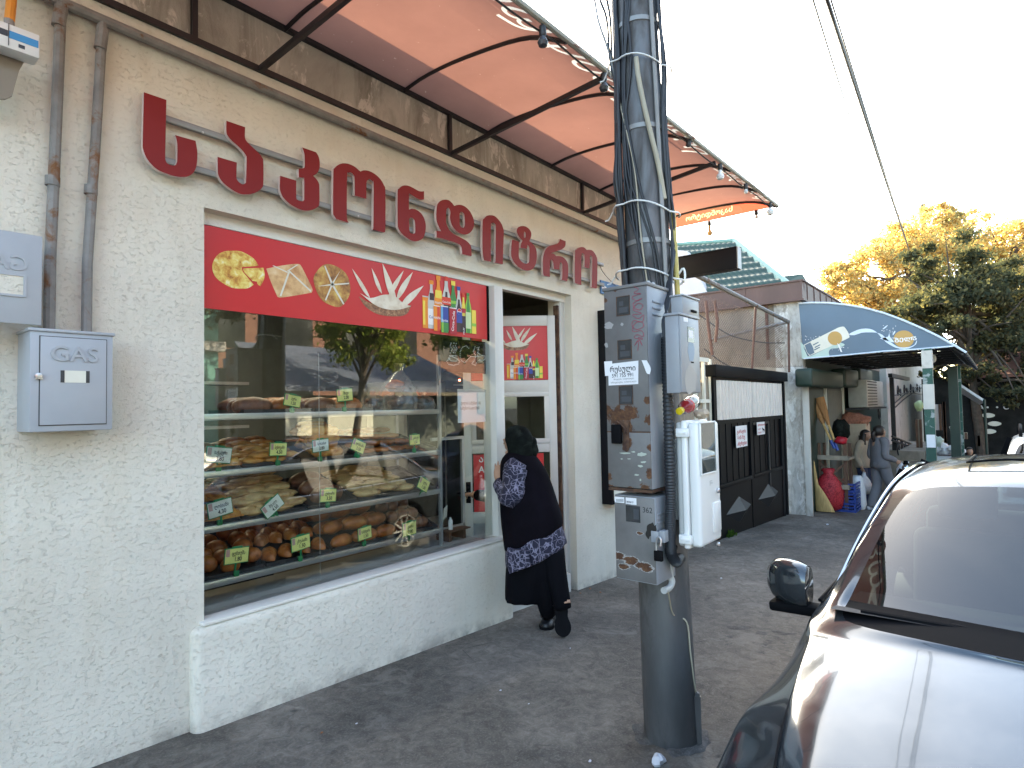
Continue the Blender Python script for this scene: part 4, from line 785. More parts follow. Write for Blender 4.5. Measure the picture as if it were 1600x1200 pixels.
b = MB(); b.box(XF-.002, XF+.006, Y1+.002, Y0-.002, zs+.003, ZT-.006, .0015); cdoor = b.build('door', M['boxgrey'], mc)
b = MB(); b.box(XF-.002, XF+.006, Y1+.002, Y0-.002, ZB+.006, zs-.003, .0015); ldoor = b.build('door', M['boxgrey'], mc)
b = MB(); b.box(XF-.0005, XF+.003, Y1+.001, Y0-.001, zs-.004, zs+.004); b.build('rusty_seam', M['rust'], mc); b = MB(); b.box(XF, 2.72, Y1, Y0, ZB-.012, ZB+.002); b.build('base_plate', M['rust'], mc)
for (x0, y0, x1, y1) in ((964, 465, 984, 491), (966, 533, 987, 560), (968, 604, 989, 631)):
    b = MB(); crect(b, x0, y0, x1, y1, .0, .0028); w = b.build('window', M['darkwin'], cdoor)
    b = MB(); a = cq(x0, y0); c = cq(x1, y1); h = a[1]-c[1]; b.fbox(CF, a[0]+.01, c[0]-.008, c[1]+h*.12, c[1]+h*.42, .0029, .0034); b.fbox(CF, a[0]+.012, c[0]-.03, c[1]+h*.5, c[1]+h*.75, .0029, .0034); b.build('meter_face', M['lcd'], w)
    b = MB(); b.fbox(CF, a[0]-.003, a[0], c[1]-.003, a[1]+.003, .001, .004); b.fbox(CF, c[0], c[0]+.003, c[1]-.003, a[1]+.003, .001, .004); b.fbox(CF, a[0], c[0], a[1], a[1]+.003, .001, .004); b.fbox(CF, a[0], c[0], c[1]-.003, c[1], .001, .004); b.build('window_frame', M['rust'], w)
def blob(pts, ox, oy, sc, x=None): return smooth_outline([tuple([*cq(ox+p[0]/sc, oy+p[1]/sc, x)]+list(p[2:])) for p in pts], 4)
def ragged(b, cx, cy, rx, ry, n, w, seed, x=None):
    r_ = random.Random(seed); pts = [(cx+rx*cos(2*pi*i/n)*r_.uniform(.55, 1.15), cy+ry*sin(2*pi*i/n)*r_.uniform(.55, 1.15)) for i in range(n)]
    b.shape(CF, [smooth_outline([cq(*p, x) for p in pts], 2)], w)
C_ = lambda x, y: CF.p(*cq(x, y))
MT['cabrust'] = rusty('grey_paint_rusted_by_the_lock', (.13, .125, .124), [(C_(965, 650), .085), (C_(985, 645), .07), (C_(948, 640), .05), (C_(978, 668), .07), (C_(1012, 625), .035), (C_(1014, 655), .04), (C_(946, 470), .02), (C_(962, 452), .02)])
MT['cabrust2'] = rusty('grey_paint_rusted_at_the_edges', (.135, .13, .128), [(C_(980, 690), .05), (C_(1016, 740), .04), (C_(985, 766), .04), (C_(955, 766), .05), (C_(1008, 766), .05), (C_(952, 745), .03), (C_(1016, 700), .03)])
cdoor.data.materials[0] = MT['cabrust']; ldoor.data.materials[0] = MT['cabrust2']
MT['patina'] = print_mat('pale_scuffed_paint', (.40, .44, .38)); MT['patch'] = print_mat('lighter_paint_patch', (.30, .29, .285))
b = MB()
for i, (x, y, rx, ry) in enumerate(((976, 708, 9, 1.5), (990, 706, 4, 1.2), (1003, 710, 7, 4), (983, 717, 3, 1), (972, 717, 2, 1), (1001, 728, 5, 2), (1006, 722, 4, 2), (995, 742, 4, 1.5), (1001, 750, 2, 2))): ragged(b, x, y, rx, ry, 12, .0026+.0001*i, 20+i)
b.build('paint_scuffs', M['patina'], ldoor)
b = MB(); ragged(b, 952, 509, 8, 6, 14, .0026, 41); ragged(b, 972, 507, 3, 3, 10, .0027, 42); ragged(b, 948, 540, 3, 6, 9, .0027, 44); b.build('paint_patch', M['patch'], cdoor)
# graffiti scrawl
b = MB(); G = [(990, 448), (998, 452), (991, 458), (1002, 459), (988, 464), (996, 470), (1004, 466), (990, 474), (993, 482), (1001, 484), (1005, 477), (997, 474), (990, 484), (1003, 490), (989, 492), (998, 498), (1006, 492), (1004, 503), (991, 501), (988, 509), (996, 515), (1006, 510), (1003, 503), (992, 506), (989, 518), (1003, 517), (1006, 526), (996, 523), (992, 528), (1005, 530), (998, 527), (1004, 540), (999, 531), (992, 540), (998, 533), (997, 548)]
b.tube([CF.p(*cq(*p), .0032) for p in G], .0011, 5, k=5); b.build('red_scrawl', M['graf'], cdoor)
# padlock
lk = thing('padlock', 'big dark rusty padlock on the seam of the big meter cabinet', 'padlock', (XF, -1.81, cq(965, 690)[1]))
b = MB(); crect(b, 959, 663, 975, 693, .012, .03, .004); b.build('lock_body', M['boxgrey'] if 0 else M['trim'], lk)
b = MB(); crect(b, 969, 657, 984, 668, .002, .008, .001); crect(b, 974, 668, 984, 700, .002, .008, .001); ragged(b, 979, 700, 6, 6, 10, .009, 33); p = CF.p(*cq(966, 664), .02); q = CF.p(*cq(980, 676), .02); b.tube([p, p+V((0, 0, .02)), q+V((0, 0, .02)), q, q+V((.015, 0, 0))], .004, 8, k=3); b.build('hasp', M['rust'], lk)
# notices
nn = thing('paper_notice', 'white paper notice with a phone number on the big meter cabinet', 'notice', (XF, -1.8, cq(975, 602)[1]))
pp4 = [cq(951.0, 569), cq(998.2, 563.5), cq(998, 600), cq(951.7, 602.5)]
b = MB(); b.shape(CF, [pp4], .0045); b.build('sheet', M['paper'], nn)
o = V((pp4[3][0], pp4[3][1])); NW = pp4[2][0]-pp4[3][0]; NH = pp4[0][1]-pp4[3][1]
b = MB(); up_ = (pp4[2][1]-pp4[3][1])/NW
NF = Fr(CF.p(pp4[3][0], pp4[3][1]), CF.ex+CF.ey*up_, CF.ey)
b.text(NF, 'რუსული', NW*.5, NH*.62, NH*.34, .0055, bold=.012, align='CENTER', sx=.92); b.text(NF, '591 755 991', NW*.5, NH*.36, NH*.235, .0055, bold=.006, align='CENTER', sx=.96)
for zz, a0, a1 in ((.24, .18, .46), (.24, .50, .88), (.10, .08, .50), (.10, .54, .96)): b.text(NF, 'სახლისათვის' if a1 > .6 else 'სწავლება', NW*a0, NH*zz, NH*.085, .0055, sx=(a1-a0)*NW/(NH*.085*(7.4 if a1 > .6 else 5.2)))
b.build('notice_lettering', M['ink'], nn)
b = MB(); b.shape(CF, [[cq(944.5, 565), cq(957, 564), cq(957, 587), cq(946, 587.5)]], .0030); b.shape(CF, [blob([(0, 0, 1), (8, 0, 1), (14, 12), (13, 22, 1), (8, 20), (4, 10)], 1003, 563, 1)], .0032); tag(b.build('torn_paper', M['paper']), 'torn white paper scraps behind the phone number notice', 'paper scrap')
b = MB(); SF = Fr((0, Y1, 0), (1, 0, 0))             # street side face of the cabinet
def sq(px, py, y=Y1): p = PY(px, py, y); return p.x, p.z
b.shape(SF, [[sq(1014, 451), sq(1021, 451), sq(1021, 461), sq(1014, 462)], ], -Y1+.001); b.shape(SF, [[sq(1023, 457), sq(1027, 454), sq(1031, 457), sq(1031, 464), sq(1026, 463)]], -Y1+.001); b.build('sticker', M['paper'], mc)
b = MB()
for py in (470, 480, 490): a = sq(1019, py); c = sq(1032, py+1); b.box(a[0], c[0], Y1-.004, Y1, a[1]-.006, a[1]+.004, .002)
b.build('vent', M['boxside'], mc)
b = MB()
for px, py in ((1013, 434), (1022, 437)): p = PZ(px, py, ZT+.01); b.lathe([(.011, 0), (.011, .014), (.006, .022)], (XF+.08+.05*(px > 1015), p.y if Y1 < p.y < Y0 else Y1+.03, ZT+.01), n=10)
b.build('cable_gland', M['plasticgrey'], mc)

XG = 2.515; Y0, Y1, ZB, ZT = -1.762, -1.972, .797, 1.192
lc = thing('meter_cabinet', 'small lower grey meter cabinet with flaking rust and a burnt lock', 'meter cabinet', (XG, -1.86, ZB))
CF = Fr((XG, 0, 0), (0, -1, 0)); XC = XG
b = MB(); b.box(XG+.004, 2.715, Y1, Y0, ZB, ZT, .005); b.build('body', M['boxside'], lc)
b = MB(); b.box(XG-.002, XG+.006, Y1+.004, Y0-.003, ZB+.006, ZT-.004, .002); d_ = b.build('door', M['boxgrey'], lc)
b = MB(); crect(b, 978, 789, 1001, 817, .0, .0028); w = b.build('window', M['darkwin'], d_); b = MB(); crect(b, 990, 795, 999, 812, .0029, .0035); b.build('meter_face', M['lcd'], w)
b = MB(); crect(b, 961, 775.5, 976, 786, .0025, .0032); crect(b, 978, 777, 995, 789, .0025, .0032); b.build('sticker', M['paper'], d_)
b = MB()
for i in range(9): x = 963.5+i*1.3; crect(b, x, 779.5, x+.6, 784, .0034, .004)
a = cq(979.5, 784); b.text(CF, '003613', a[0], a[1]-.003, .012, .004, bold=.02); a = cq(979.5, 788); b.text(CF, '00613', a[0], a[1]-.002, .009, .004); b.build('sticker_print', M['ink'], d_)
b = MB(); a = cq(1004, 799); b.text(CF, '362', a[0], a[1]-.004, .036, .003, sx=.95); b.build('pen_number', M['ink'], d_)
C_ = lambda x, y: CF.p(*cq(x, y))
MT['cabrust3'] = rusty('grey_paint_flaking_to_rust', (.145, .14, .138), [(C_(965, 868), .075), (C_(985, 875), .08), (C_(1005, 884), .075), (C_(1012, 890), .05), (C_(975, 885), .05), (C_(1000, 833), .03)], (1, 1, 2.4), (.46, .46, .45), 30)
d_.data.materials[0] = MT['cabrust3']
MT['soot'] = mat('soot', (.02, .017, .015), .9)
b = MB(); ragged(b, 1020, 826, 8, 9, 16, .0031, 301); ragged(b, 1014, 832, 5, 12, 12, .0033, 302); b.build('soot_stain', M['soot'], d_)
b = MB(); crect(b, 1018.5, 829, 1031, 848, .004, .010, .001); crect(b, 1031, 829, 1040, 848, -.05, .008, .001); b.build('hasp', M['boxside'], lc)
b = MB(); b.box(XG+.03, XG+.05, Y1-.004, Y1+.001, 1.10, 1.104); 
for z in (1.02, 1.04, 1.06): b.box(XG+.02, XG+.10, Y1-.004, Y1, z+.05, z+.058, .0015)
b.build('vent', M['boxside'], lc)
p2_ = thing('padlock', 'small black padlock with a shiny shackle on the lower meter cabinet', 'padlock', CF.p(*cq(1033, 875), .03))
b = MB(); crect(b, 1026, 858, 1039, 876, .012, .032, .003); b.build('lock_body', M['trim'], p2_)
b = MB(); a = CF.p(*cq(1029, 860), .022); c = CF.p(*cq(1036, 860), .022); b.tube([a, CF.p(*cq(1029, 846), .022), CF.p(*cq(1032.5, 838), .02), CF.p(*cq(1036, 843), .02), CF.p(*cq(1035.5, 852), .022)], .0045, 8, k=4); b.build('shackle', M['steel'], p2_)
b = MB(); b.lathe([(.012, 0), (.014, -.02), (.008, -.024)], CF.p(*cq(993, 905), -.05), n=8); b.build('cable_gland', M['trim'], lc)
cab([V((2.66, -1.99, .95)), PX(1047, 895, 2.68), PX(1050, 908, 2.69), PX(1046, 918, 2.66), PX(1037, 923, 2.6)], .0155, 'grey bent conduit elbow under the lower meter cabinet', 'plasticgrey', 'conduit', None, 5, 10, 'conduit')
cab([PX(1044, 924, 2.62), PX(1052, 960, 2.76), pp(-48, .55, .006), pp(-55, .4, .006), pp(-66, .24, .005), pp(-74, .17, .005)], .004, 'thin olive earth wire down the foot of the pole', 'condbeige', 'wire', None, 5, 6, 'wire')

# white plastic meter box, facing the street
YW_ = -2.155
wb = thing('meter_cabinet', 'white plastic meter cabinet with a clear window and two hinges', 'meter cabinet', (2.72, -2.05, .95))
x0, x1 = 2.585, 2.848; z1, z0 = 1.545, .958
b = MB(); b.box(x0+.012, x1-.01, -2.075, -2.045, z0+.012, z1-.012, .01, 3); b.box(2.74, 2.82, -2.05, -1.965, z0+.1, z1-.1); b.build('base', M['plasticgrey'], wb)
b = MB(); b.box(x0+.004, x1, -2.10, -2.072, z0+.004, z1-.004, .008, 3); b.box(x0+.010, x1-.004, YW_, -2.102, z0+.014, z1-.012, .018, 4); lid = b.build('lid', M['plastic'], wb)
WF = Fr((0, YW_, 0), (1, 0, 0))
def wq2(px, py): p = PY(px, py, YW_); return p.x, p.z
a, c = wq2(1093, 662), wq2(1117.5, 735)
b = MB(); b.fbox(WF, a[0], c[0], c[1], a[1], -.002, .002); b.build('window_backing', M['innerwall'], lid)
b = MB(); b.fbox(WF, a[0], c[0], c[1], a[1], .0025, .005); b.build('window', M['glassdusty'], lid)
b = MB()
for u0, u1, v0, v1 in ((a[0]-.008, c[0]+.008, a[1], a[1]+.008), (a[0]-.008, c[0]+.008, c[1]-.008, c[1]), (a[0]-.008, a[0], c[1], a[1]), (c[0], c[0]+.008, c[1], a[1])): b.fbox(WF, u0, u1, v0, v1, -.001, .007, .002)
b.build('window_frame', M['plastic'], lid)
for px, py in ((1121.5, 766), (1122, 850)): b = MB(); q = wq2(px, py); b.lathe([(.012, 0), (.012, .008), (.008, .012)], WF.p(q[0]-.008, q[1], 0), WF.n, 12); b.build('screw', M['steel'], lid)
b = MB(); a, c = wq2(1113, 786), wq2(1127, 858); b.fbox(WF, a[0], x1-.022, z0+.06, a[1], -.001, .005, .003); b.build('flap', M['plastic'], lid)
b = MB(); a = wq2(1109, 752); b.fbox(WF, a[0], a[0]+.028, a[1], a[1]+.002, 0, .0012); b.fbox(WF, a[0], a[0]+.002, a[1]-.02, a[1], 0, .0012); b.text(WF, 'STAR', a[0]+.004, a[1]-.014, .012, .0012, bold=.01); b.build('lid_mark', M['plasticgrey'], lid)
for py in (676, 842):
    z = PX(1068, py, x0).z; b = MB(); b.box(x0-.012, x0+.012, -2.115, -2.055, z-.02, z+.02, .004); b.box(x0-.016, x0-.008, -2.105, -2.065, z-.006, z+.006, .002); b.build('hinge', M['plastic'], wb)
b = MB(); b.tube([(2.62, -2.0, .96), (2.63, -1.985, .93), (2.66, -1.97, .90)], .028, 8); b.build('cable_entry', M['trim'], wb)

# grey meter box above it
YU = -2.13; x0, x1 = 2.478, 2.695; z0, z1 = 1.665, 2.008
ub = thing('meter_cabinet', 'narrow grey metal meter cabinet above the white plastic one', 'meter cabinet', (2.59, -2.07, z0))
b = MB(); b.box(x0, x1, YU+.004, -2.062, z0, z1, .004); b.box(x0+.16, x1-.02, -2.063, -1.97, z0+.05, z1-.05); b.box(x0-.006, x1+.006, YU-.004, -2.058, z1, z1+.012, .003); b.build('body', M['boxside'], ub)
b = MB(); b.box(x0+.004, x1-.004, YU-.002, YU+.004, z0+.004, z1-.004, .0015); d_ = b.build('door', M['boxside'], ub)
UF = Fr((0, YU, 0), (1, 0, 0))
def uq(px, py): p = PY(px, py, YU); return p.x, p.z
a, c = uq(1073, 510), uq(1084, 536); b = MB(); b.fbox(UF, a[0], c[0], c[1], a[1], .001, .0035); b.build('window', M['darkwin'], d_)
b = MB(); b.fbox(UF, a[0]+.01, c[0]-.015, c[1]+.02, a[1]-.015, .0036, .0044); b.build('meter_face', M['paper'], d_)
b = MB(); a, c = uq(1067, 495), uq(1074, 504); b.fbox(UF, a[0], c[0], c[1], a[1], .001, .003); b.build('sticker', M['paper'], d_)
MT['bluefade'] = print_mat('faded_blue_sticker', (.20, .27, .36))
b = MB(); r_ = random.Random(5); q = uq(1079, 550); b.shape(UF, [smooth_outline([(q[0]+.04*cos(t)*r_.uniform(.8, 1.1), q[1]+.05*sin(t)*r_.uniform(.8, 1.1)) for t in [2*pi*i/14 for i in range(14)]], 2)], .003); b.build('faded_sticker', M['bluefade'], d_)
b = MB(); q = uq(1078, 595); b.shape(UF, [smooth_outline([(q[0]+.075*cos(t)*r_.uniform(.8, 1.1), q[1]+.065*sin(t)*r_.uniform(.8, 1.1)) for t in [2*pi*i/18 for i in range(18)]], 2)], .003); b.build('peeled_paint', M['patch'], d_)
b = MB(); a, c = uq(1079, 565), uq(1083, 567.5); b.fbox(UF, a[0], c[0], c[1], a[1], .001, .004); b.build('keyhole', M['trim'], d_)
sb = thing('junction_box', 'small grey junction box on top of the narrow meter cabinet', 'junction box', (2.62, -2.07, z1+.012))
a, c = PY(1066, 462, -2.12), PY(1091, 490, -2.12)
b = MB(); b.box(a.x, a.x+.19, -2.12, -2.065, z1+.014, a.z, .004); b.box(a.x-.005, a.x+.195, -2.125, -2.06, a.z, a.z+.008, .002); b.build('body', M['boxside'], sb); b = MB(); b.box(a.x+.09, a.x+.15, -2.127, -2.119, z1+.03, z1+.042, .003); b.build('handle', M['trim'], sb)

# bottle and wrapper on the white cabinet
a, c = PX(1061, 643, 2.60), PX(1086, 626, 2.78)
a.z = max(a.z, 1.553+.012)
bt = thing('plastic_bottle', 'empty clear plastic bottle with a yellow cap lying on the white meter cabinet', 'bottle', a)
ax = (c-a); L = ax.length
b = MB(); b.lathe([(.013, .02), (.013, .03), (.03, .3*L), (.034, .4*L), (.031, .55*L), (.034, .7*L), (.033, .92*L), (.024, L), (.001, L)], a, ax, 16); b.build('bottle_body', M['pet'], bt)
b = MB(); b.lathe([(.0333, .50*L), (.0325, .52*L), (.0333, .56*L)], a, ax, 16); b.build('label_band', M['petred'], bt)
b = MB(); b.lathe([(.001, -.002), (.0165, 0), (.0165, .024), (.013, .026)], a, ax, 14); b.build('cap', M['capyel'], bt)
b = MB(); p = PX(1086, 644, 2.78); b.ell(V((2.77, -2.1, 1.568)), (.045, .03, .022), 14, 8, amp=.6, fr=3); tag(b.build('crumpled_wrapper', M['cardboard'], smooth=20), 'crumpled brown wrapper beside the bottle on the white meter cabinet', 'wrapper')

t = MB(); rq = random.Random(31)
for i in range(22):
    q = PG(rq.gauss(1185, 30), rq.gauss(1000, 12)); t.ell(q+V((0, 0, -.004)), (rq.uniform(.03, .10), rq.uniform(.02, .06), rq.uniform(.004, .009)), 10, 6, Matrix.Rotation(rq.random()*3, 3, 'Z'), .6, 2.5, i)
tag(t.build('broken_asphalt', asphalt('dark_broken_asphalt', (.07, .065, .058)), smooth=30), 'torn patch of dark broken asphalt on the pavement between the pole and the car', 'asphalt patch')
# ---------------------------------------------------------------- litter on the pavement
def lit(px, py, r, m, lab, cat, amp=.5, h=.5, name='litter'):
    p = PG(px, py); b = MB(); b.ell(p+V((0, 0, r*h*.6)), (r, r*.8, r*h), 10, 6, amp=amp, fr=2.5, seed=px*.1); tag(b.build(name, M[m], smooth=25), lab, cat)
lit(1030, 1193, .035, 'litter', 'crumpled white tissue on the ground by the foot of the pole', 'tissue', .9, .7, 'crumpled_tissue')
for i, (px, py, r, m) in enumerate(((1127, 904, .015, 'litter'), (782, 1079, .008, 'litter'), (557, 1131, .007, 'litter'), (826, 1100, .006, 'litter'), (922, 1190, .01, 'litter'), (891, 1013, .006, 'litter'), (503, 1145, .009, 'leaflit'), (922, 920, .014, 'leaflit'), (907, 927, .01, 'leaflit'), (938, 926, .014, 'leaflit'), (1293, 820, .03, 'litter'), (1100, 855, .012, 'litter'))):
    p = PG(px, py); b = MB(); b.ell(p+V((0, 0, r*.25)), (r, r*.7, r*.3), 8, 5, amp=.8, fr=2, seed=i)
    tag(b.build('paper_scrap' if m == 'litter' else 'dry_leaf', M[m], smooth=20), 'tiny pale paper scrap lying on the pavement' if m == 'litter' else 'small dry brown leaf lying on the pavement near the wall', 'paper scrap' if m == 'litter' else 'leaf', 'paper scraps scattered over the pavement' if m == 'litter' else 'dry leaves on the pavement')
# ================================================================ SHOP DISPLAY
SY = .30
SZ = [PY(322, p, SY).z for p in (647, 737, 823, 910)]
SXR = PY(688, 650, SY).x
rack = thing('display_rack', 'steel rack of four pastry shelves behind the shop window', 'display rack', (2.4, .5, .47))
for z in SZ:
    b = MB(); b.box(1.30, SXR, SY, SY+.52, z-.012, z-.002)
    for v in b.v: v.z += [0.0, .22, .30, .34][SZ.index(z)]*(v.y-SY)
    b.build('shelf', M['steel'], rack)
    b = MB(); b.box(1.30, SXR, SY-.012, SY-.001, z-.038, z, .002); b.build('shelf_edge', M['steel'], rack)
for x, y in ((SXR-.012, SY-.013), (SXR-.012, SY+.52), (1.31, SY+.52)):
    b = MB(); b.box(x-.012, x+.012, y-.0, y+.024, .47, 2.05 if y < .5 else 1.70); b.build('upright', M['alugrey'], rack)
b = MB(); b.box(SXR+.35, SXR+.375, SY+.1, SY+.125, .52, 1.35); b.box(SXR+.0, SXR+.375, SY+.1, SY+.125, 1.35, 1.375); b.box(SXR+.0, SXR+.375, SY+.1, SY+.125, .60, .625); b.build('side_frame', M['alugrey'], rack)
# a dark counter and shelving behind
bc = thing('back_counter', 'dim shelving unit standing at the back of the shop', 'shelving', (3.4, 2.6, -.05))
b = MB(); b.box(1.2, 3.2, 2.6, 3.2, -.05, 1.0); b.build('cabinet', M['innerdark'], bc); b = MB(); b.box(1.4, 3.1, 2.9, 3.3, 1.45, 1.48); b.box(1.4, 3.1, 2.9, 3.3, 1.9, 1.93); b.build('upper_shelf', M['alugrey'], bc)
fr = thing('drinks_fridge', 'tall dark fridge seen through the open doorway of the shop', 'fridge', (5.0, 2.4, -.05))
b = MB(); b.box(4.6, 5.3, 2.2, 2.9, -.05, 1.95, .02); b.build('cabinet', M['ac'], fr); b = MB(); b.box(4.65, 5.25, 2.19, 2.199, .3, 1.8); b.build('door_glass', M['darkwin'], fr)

TL = [0.0, .22, .30, .34]                            # the lower shelves tilt towards the street
def tz(si, y): return SZ[si] + TL[si]*(y-SY)
def hump(b, c, rx, ry, h, seed, rot=0, lumps=.18, n=14, m=7, fr=2.2):
    R = Matrix.Rotation(rot, 3, 'Z'); b.ell(V(c)+V((0, 0, h*.35)), (rx, ry, h*.65), n, m, R, lumps, fr, seed)
def ridged(b, c, L, w, h, rot, seed, k=5):           # croissant like bun of overlapping ridges
    rings = []; n = 12; R = Matrix.Rotation(rot, 3, 'Z')
    for i in range(k*4+1):
        t = i/(k*4); x = (t-.5)*L; env = max(.12, sin(pi*(.06+.88*t))**.6); s_ = env*(1+.13*abs(sin(pi*t*k)))
        bend = .18*L*(1-(2*t-1)**2)
        rings.append([V(c)+R @ V((x, bend-.09*L+w*s_*cos(2*pi*q/n), max(-h*.25, h*s_*sin(2*pi*q/n))+h*.3)) for q in range(n)])
    b.loft(rings)
def roll(b, c, L, r, rot, seed):
    R = Matrix.Rotation(rot, 3, 'Z'); rings = []
    for i in range(11):
        t = i/10; x = (t-.5)*L; k = (1-abs(2*t-1)**4)**.5*.9+.1
        rings.append([V(c)+R @ V((x, r*k*cos(2*pi*q/12)*(1+.1*noise.noise(V((x*30, q, seed)))), r*.8*k*sin(2*pi*q/12)+r*.7)) for q in range(12)])
    b.loft(rings)
def slab(b, c, w, d, h, rot, seed):                  # puffed flaky square
    R = Matrix.Rotation(rot, 3, 'Z')
    def fn(u, v):
        x, y = (u-.5), (v-.5); e = (1-abs(2*x)**4)*(1-abs(2*y)**4)
        return V(c)+R @ V((x*w, y*d, h*(.25+.75*e**.5)+.012*noise.noise(V((u*5, v*5, seed)))))
    b.grid(fn, 10, 10); b.grid(lambda u, v: V(c)+R @ V(((u-.5)*w, (v-.5)*d, h*.2)), 1, 1, True)
    b.loft([[V(c)+R @ V((x*w*.5, y*d*.5, z)) for x, y in ((-1, -1), (1, -1), (1, 1), (-1, 1))] for z in (0, h*.25)])
rp = random.Random(21)
def tray(x0, x1, si, lab):
    z = SZ[si]; t = MB(); y0, y1 = SY+.01, SY+.48; h = .022
    t.box(x0, x1, y0, y1, z, z+.004)
    for a in ((x0, x0+.006, y0, y1), (x1-.006, x1, y0, y1), (x0+.006, x1-.006, y0, y0+.006), (x0+.006, x1-.006, y1-.006, y1)): t.box(a[0], a[1], a[2], a[3], z+.004, z+h)
    for v in t.v: v.z += TL[si]*(v.y-SY)
    tag(t.build('baking_tray', M['tray']), lab, 'tray', 'dark trays on the display shelves')
def food(kind, si, x, y, seed, rot=0.0, up=0.0, name='', lab='', cat='', grp='', m=None, s=1.0):
    b = MB(); c = V((x, y, tz(si, y)+.006+up))
    if kind == 'bun': hump(b, c, .058*s, .05*s, .07*s, seed, rot, .1)
    elif kind == 'ridge': ridged(b, c+V((0, 0, .012)), .15*s, .038*s, .045*s, rot, seed)
    elif kind == 'roll': roll(b, c, .2*s, .034*s, rot, seed)
    elif kind == 'slab': slab(b, c, .14*s, .12*s, .04*s, rot, seed)
    elif kind == 'oval': hump(b, c, .095*s, .078*s, .042*s, seed, rot, .22, 18, 8, 2.6)
    elif kind == 'loaf': hump(b, c, .12*s, .06*s, .09*s, seed, rot, .1, 16, 8)
    tag(b.build(name, m, smooth=60), lab, cat, grp)
def X4(px, py=880): return PY(px, py, SY).x
# bottom shelf
e = [1.36, X4(416, 888), X4(520, 862), X4(628, 846), SXR-.03]
labs = ['dark tray of round glazed buns, bottom shelf left', 'dark tray of ridged buns, bottom shelf second from left', 'dark tray of long brown buns on the bottom shelf', 'dark tray of small dark buns, bottom shelf right']
for i in range(4): tray(e[i]+.008, e[i+1]-.008, 3, labs[i])
for r_ in range(5):
    for c_ in range(4): food('bun', 3, e[0]+.07+c_*(e[1]-e[0]-.13)/3+rp.uniform(-.012, .012), SY+.06+r_*.098, rp.random()*9, rp.random()*3, .0+.035*(c_ % 2), 'glazed_bun', 'round glazed brown bun in the left tray of the bottom shelf', 'bun', 'round glazed buns on the bottom shelf', M['bun'], rp.uniform(.95, 1.15))
for r_ in range(4):
    for c_ in range(4): food('ridge', 3, e[1]+.07+c_*(e[2]-e[1]-.14)/3+rp.uniform(-.01, .01), SY+.06+r_*.12, 1, rp.uniform(.5, 1.1), .03*(r_ == 1), 'ridged_bun', 'ridged brown bun in the second tray of the bottom shelf', 'bun', 'ridged buns on the bottom shelf', M['bun'], rp.uniform(1.0, 1.2))
for r_ in range(5):
    for c_ in range(3): food('loaf', 3, e[2]+.11+c_*(e[3]-e[2]-.22)/2+rp.uniform(-.01, .01), SY+.06+r_*.098, rp.random()*5, rp.uniform(-.2, .3), .05*(r_ % 2), 'long_bun', 'long brown bun in the third tray of the bottom shelf', 'bun', 'long brown buns on the bottom shelf', M['bun'], rp.uniform(.8, .95))
for r_ in range(3):
    for c_ in range(3): food('bun', 3, e[3]+.07+c_*.1, SY+.08+r_*.12, rp.random()*7, 0, .02*r_, 'dark_bun', 'small dark bun in the right tray of the bottom shelf', 'bun', 'dark buns on the bottom shelf', M['dark_bread'], 1.0)
# third shelf
e = [1.36, X4(378, 812), X4(482, 800), X4(560, 790), SXR-.03]
labs = ['dark tray of flaky squares on the third shelf', 'dark tray of pale flatbreads on the third shelf', 'dark tray of dark rye breads on the third shelf', 'dark tray of pale ovals, third shelf right']
for i in range(4): tray(e[i]+.008, e[i+1]-.008, 2, labs[i])
for r_ in range(5):
    for c_ in range(3): food('slab', 2, e[0]+.09+c_*(e[1]-e[0]-.16)/2, SY+.07+r_*.095, rp.random()*9, rp.uniform(-.3, .3), .03*(r_ > 1), 'flaky_square', 'golden flaky square in the left tray of the third shelf', 'pastry', 'flaky squares on the third shelf', M['pastry'], 1.15)
for r_ in range(5):
    for c_ in range(4): food('oval', 2, e[1]+.10+c_*(e[2]-e[1]-.20)/3, SY+.07+r_*.095, rp.random()*9, rp.uniform(-.4, .3), .012*r_+.02*(c_ % 2), 'flatbread', 'pale browned flatbread in the second tray of the third shelf', 'flatbread', 'pale flatbreads on the third shelf', M['flat'], 1.15)
for r_ in range(3): food('loaf', 2, (e[2]+e[3])/2, SY+.09+r_*.13, rp.random()*5, .1, 0, 'rye_loaf', 'dark seeded loaf on the third shelf', 'bread', 'dark loaves on the third shelf', M['dark_bread'], 1.15)
for r_ in range(5):
    for c_ in range(3): food('oval', 2, e[3]+.12+c_*.17, SY+.07+r_*.095, rp.random()*9, rp.uniform(-.4, .4), .02*(c_ % 2), 'oval_bread', 'pale oval bread at the right of the third shelf', 'bread', 'oval breads on the third shelf', M['flat'], 1.1)
# second shelf
e = [1.36, X4(378, 725), X4(472, 718), X4(560, 712), SXR-.03]
labs = ['dark tray of folded pastries, second shelf left', 'dark tray of flaky turnovers on the second shelf', 'dark tray of stacked rolls on the second shelf', 'dark tray of brown pastries, second shelf right']
for i in range(4): tray(e[i]+.008, e[i+1]-.008, 1, labs[i])
for r_ in range(4):
    for c_ in range(3): food('slab', 1, e[0]+.1+c_*(e[1]-e[0]-.18)/2, SY+.07+r_*.12, rp.random()*9, rp.uniform(-.5, .5), .0, 'folded_pastry', 'brown folded pastry in the left tray of the second shelf', 'pastry', 'folded pastries on the second shelf', M['pastry'], 1.2)
for r_ in range(5):
    for c_ in range(4): food('oval', 1, e[1]+.09+c_*(e[2]-e[1]-.18)/3, SY+.07+r_*.095, rp.random()*9, rp.uniform(-.3, .6), .025*(c_ % 2), 'turnover', 'flaky golden turnover in the second tray of the second shelf', 'pastry', 'flaky turnovers on the second shelf', M['pastry'], .95)
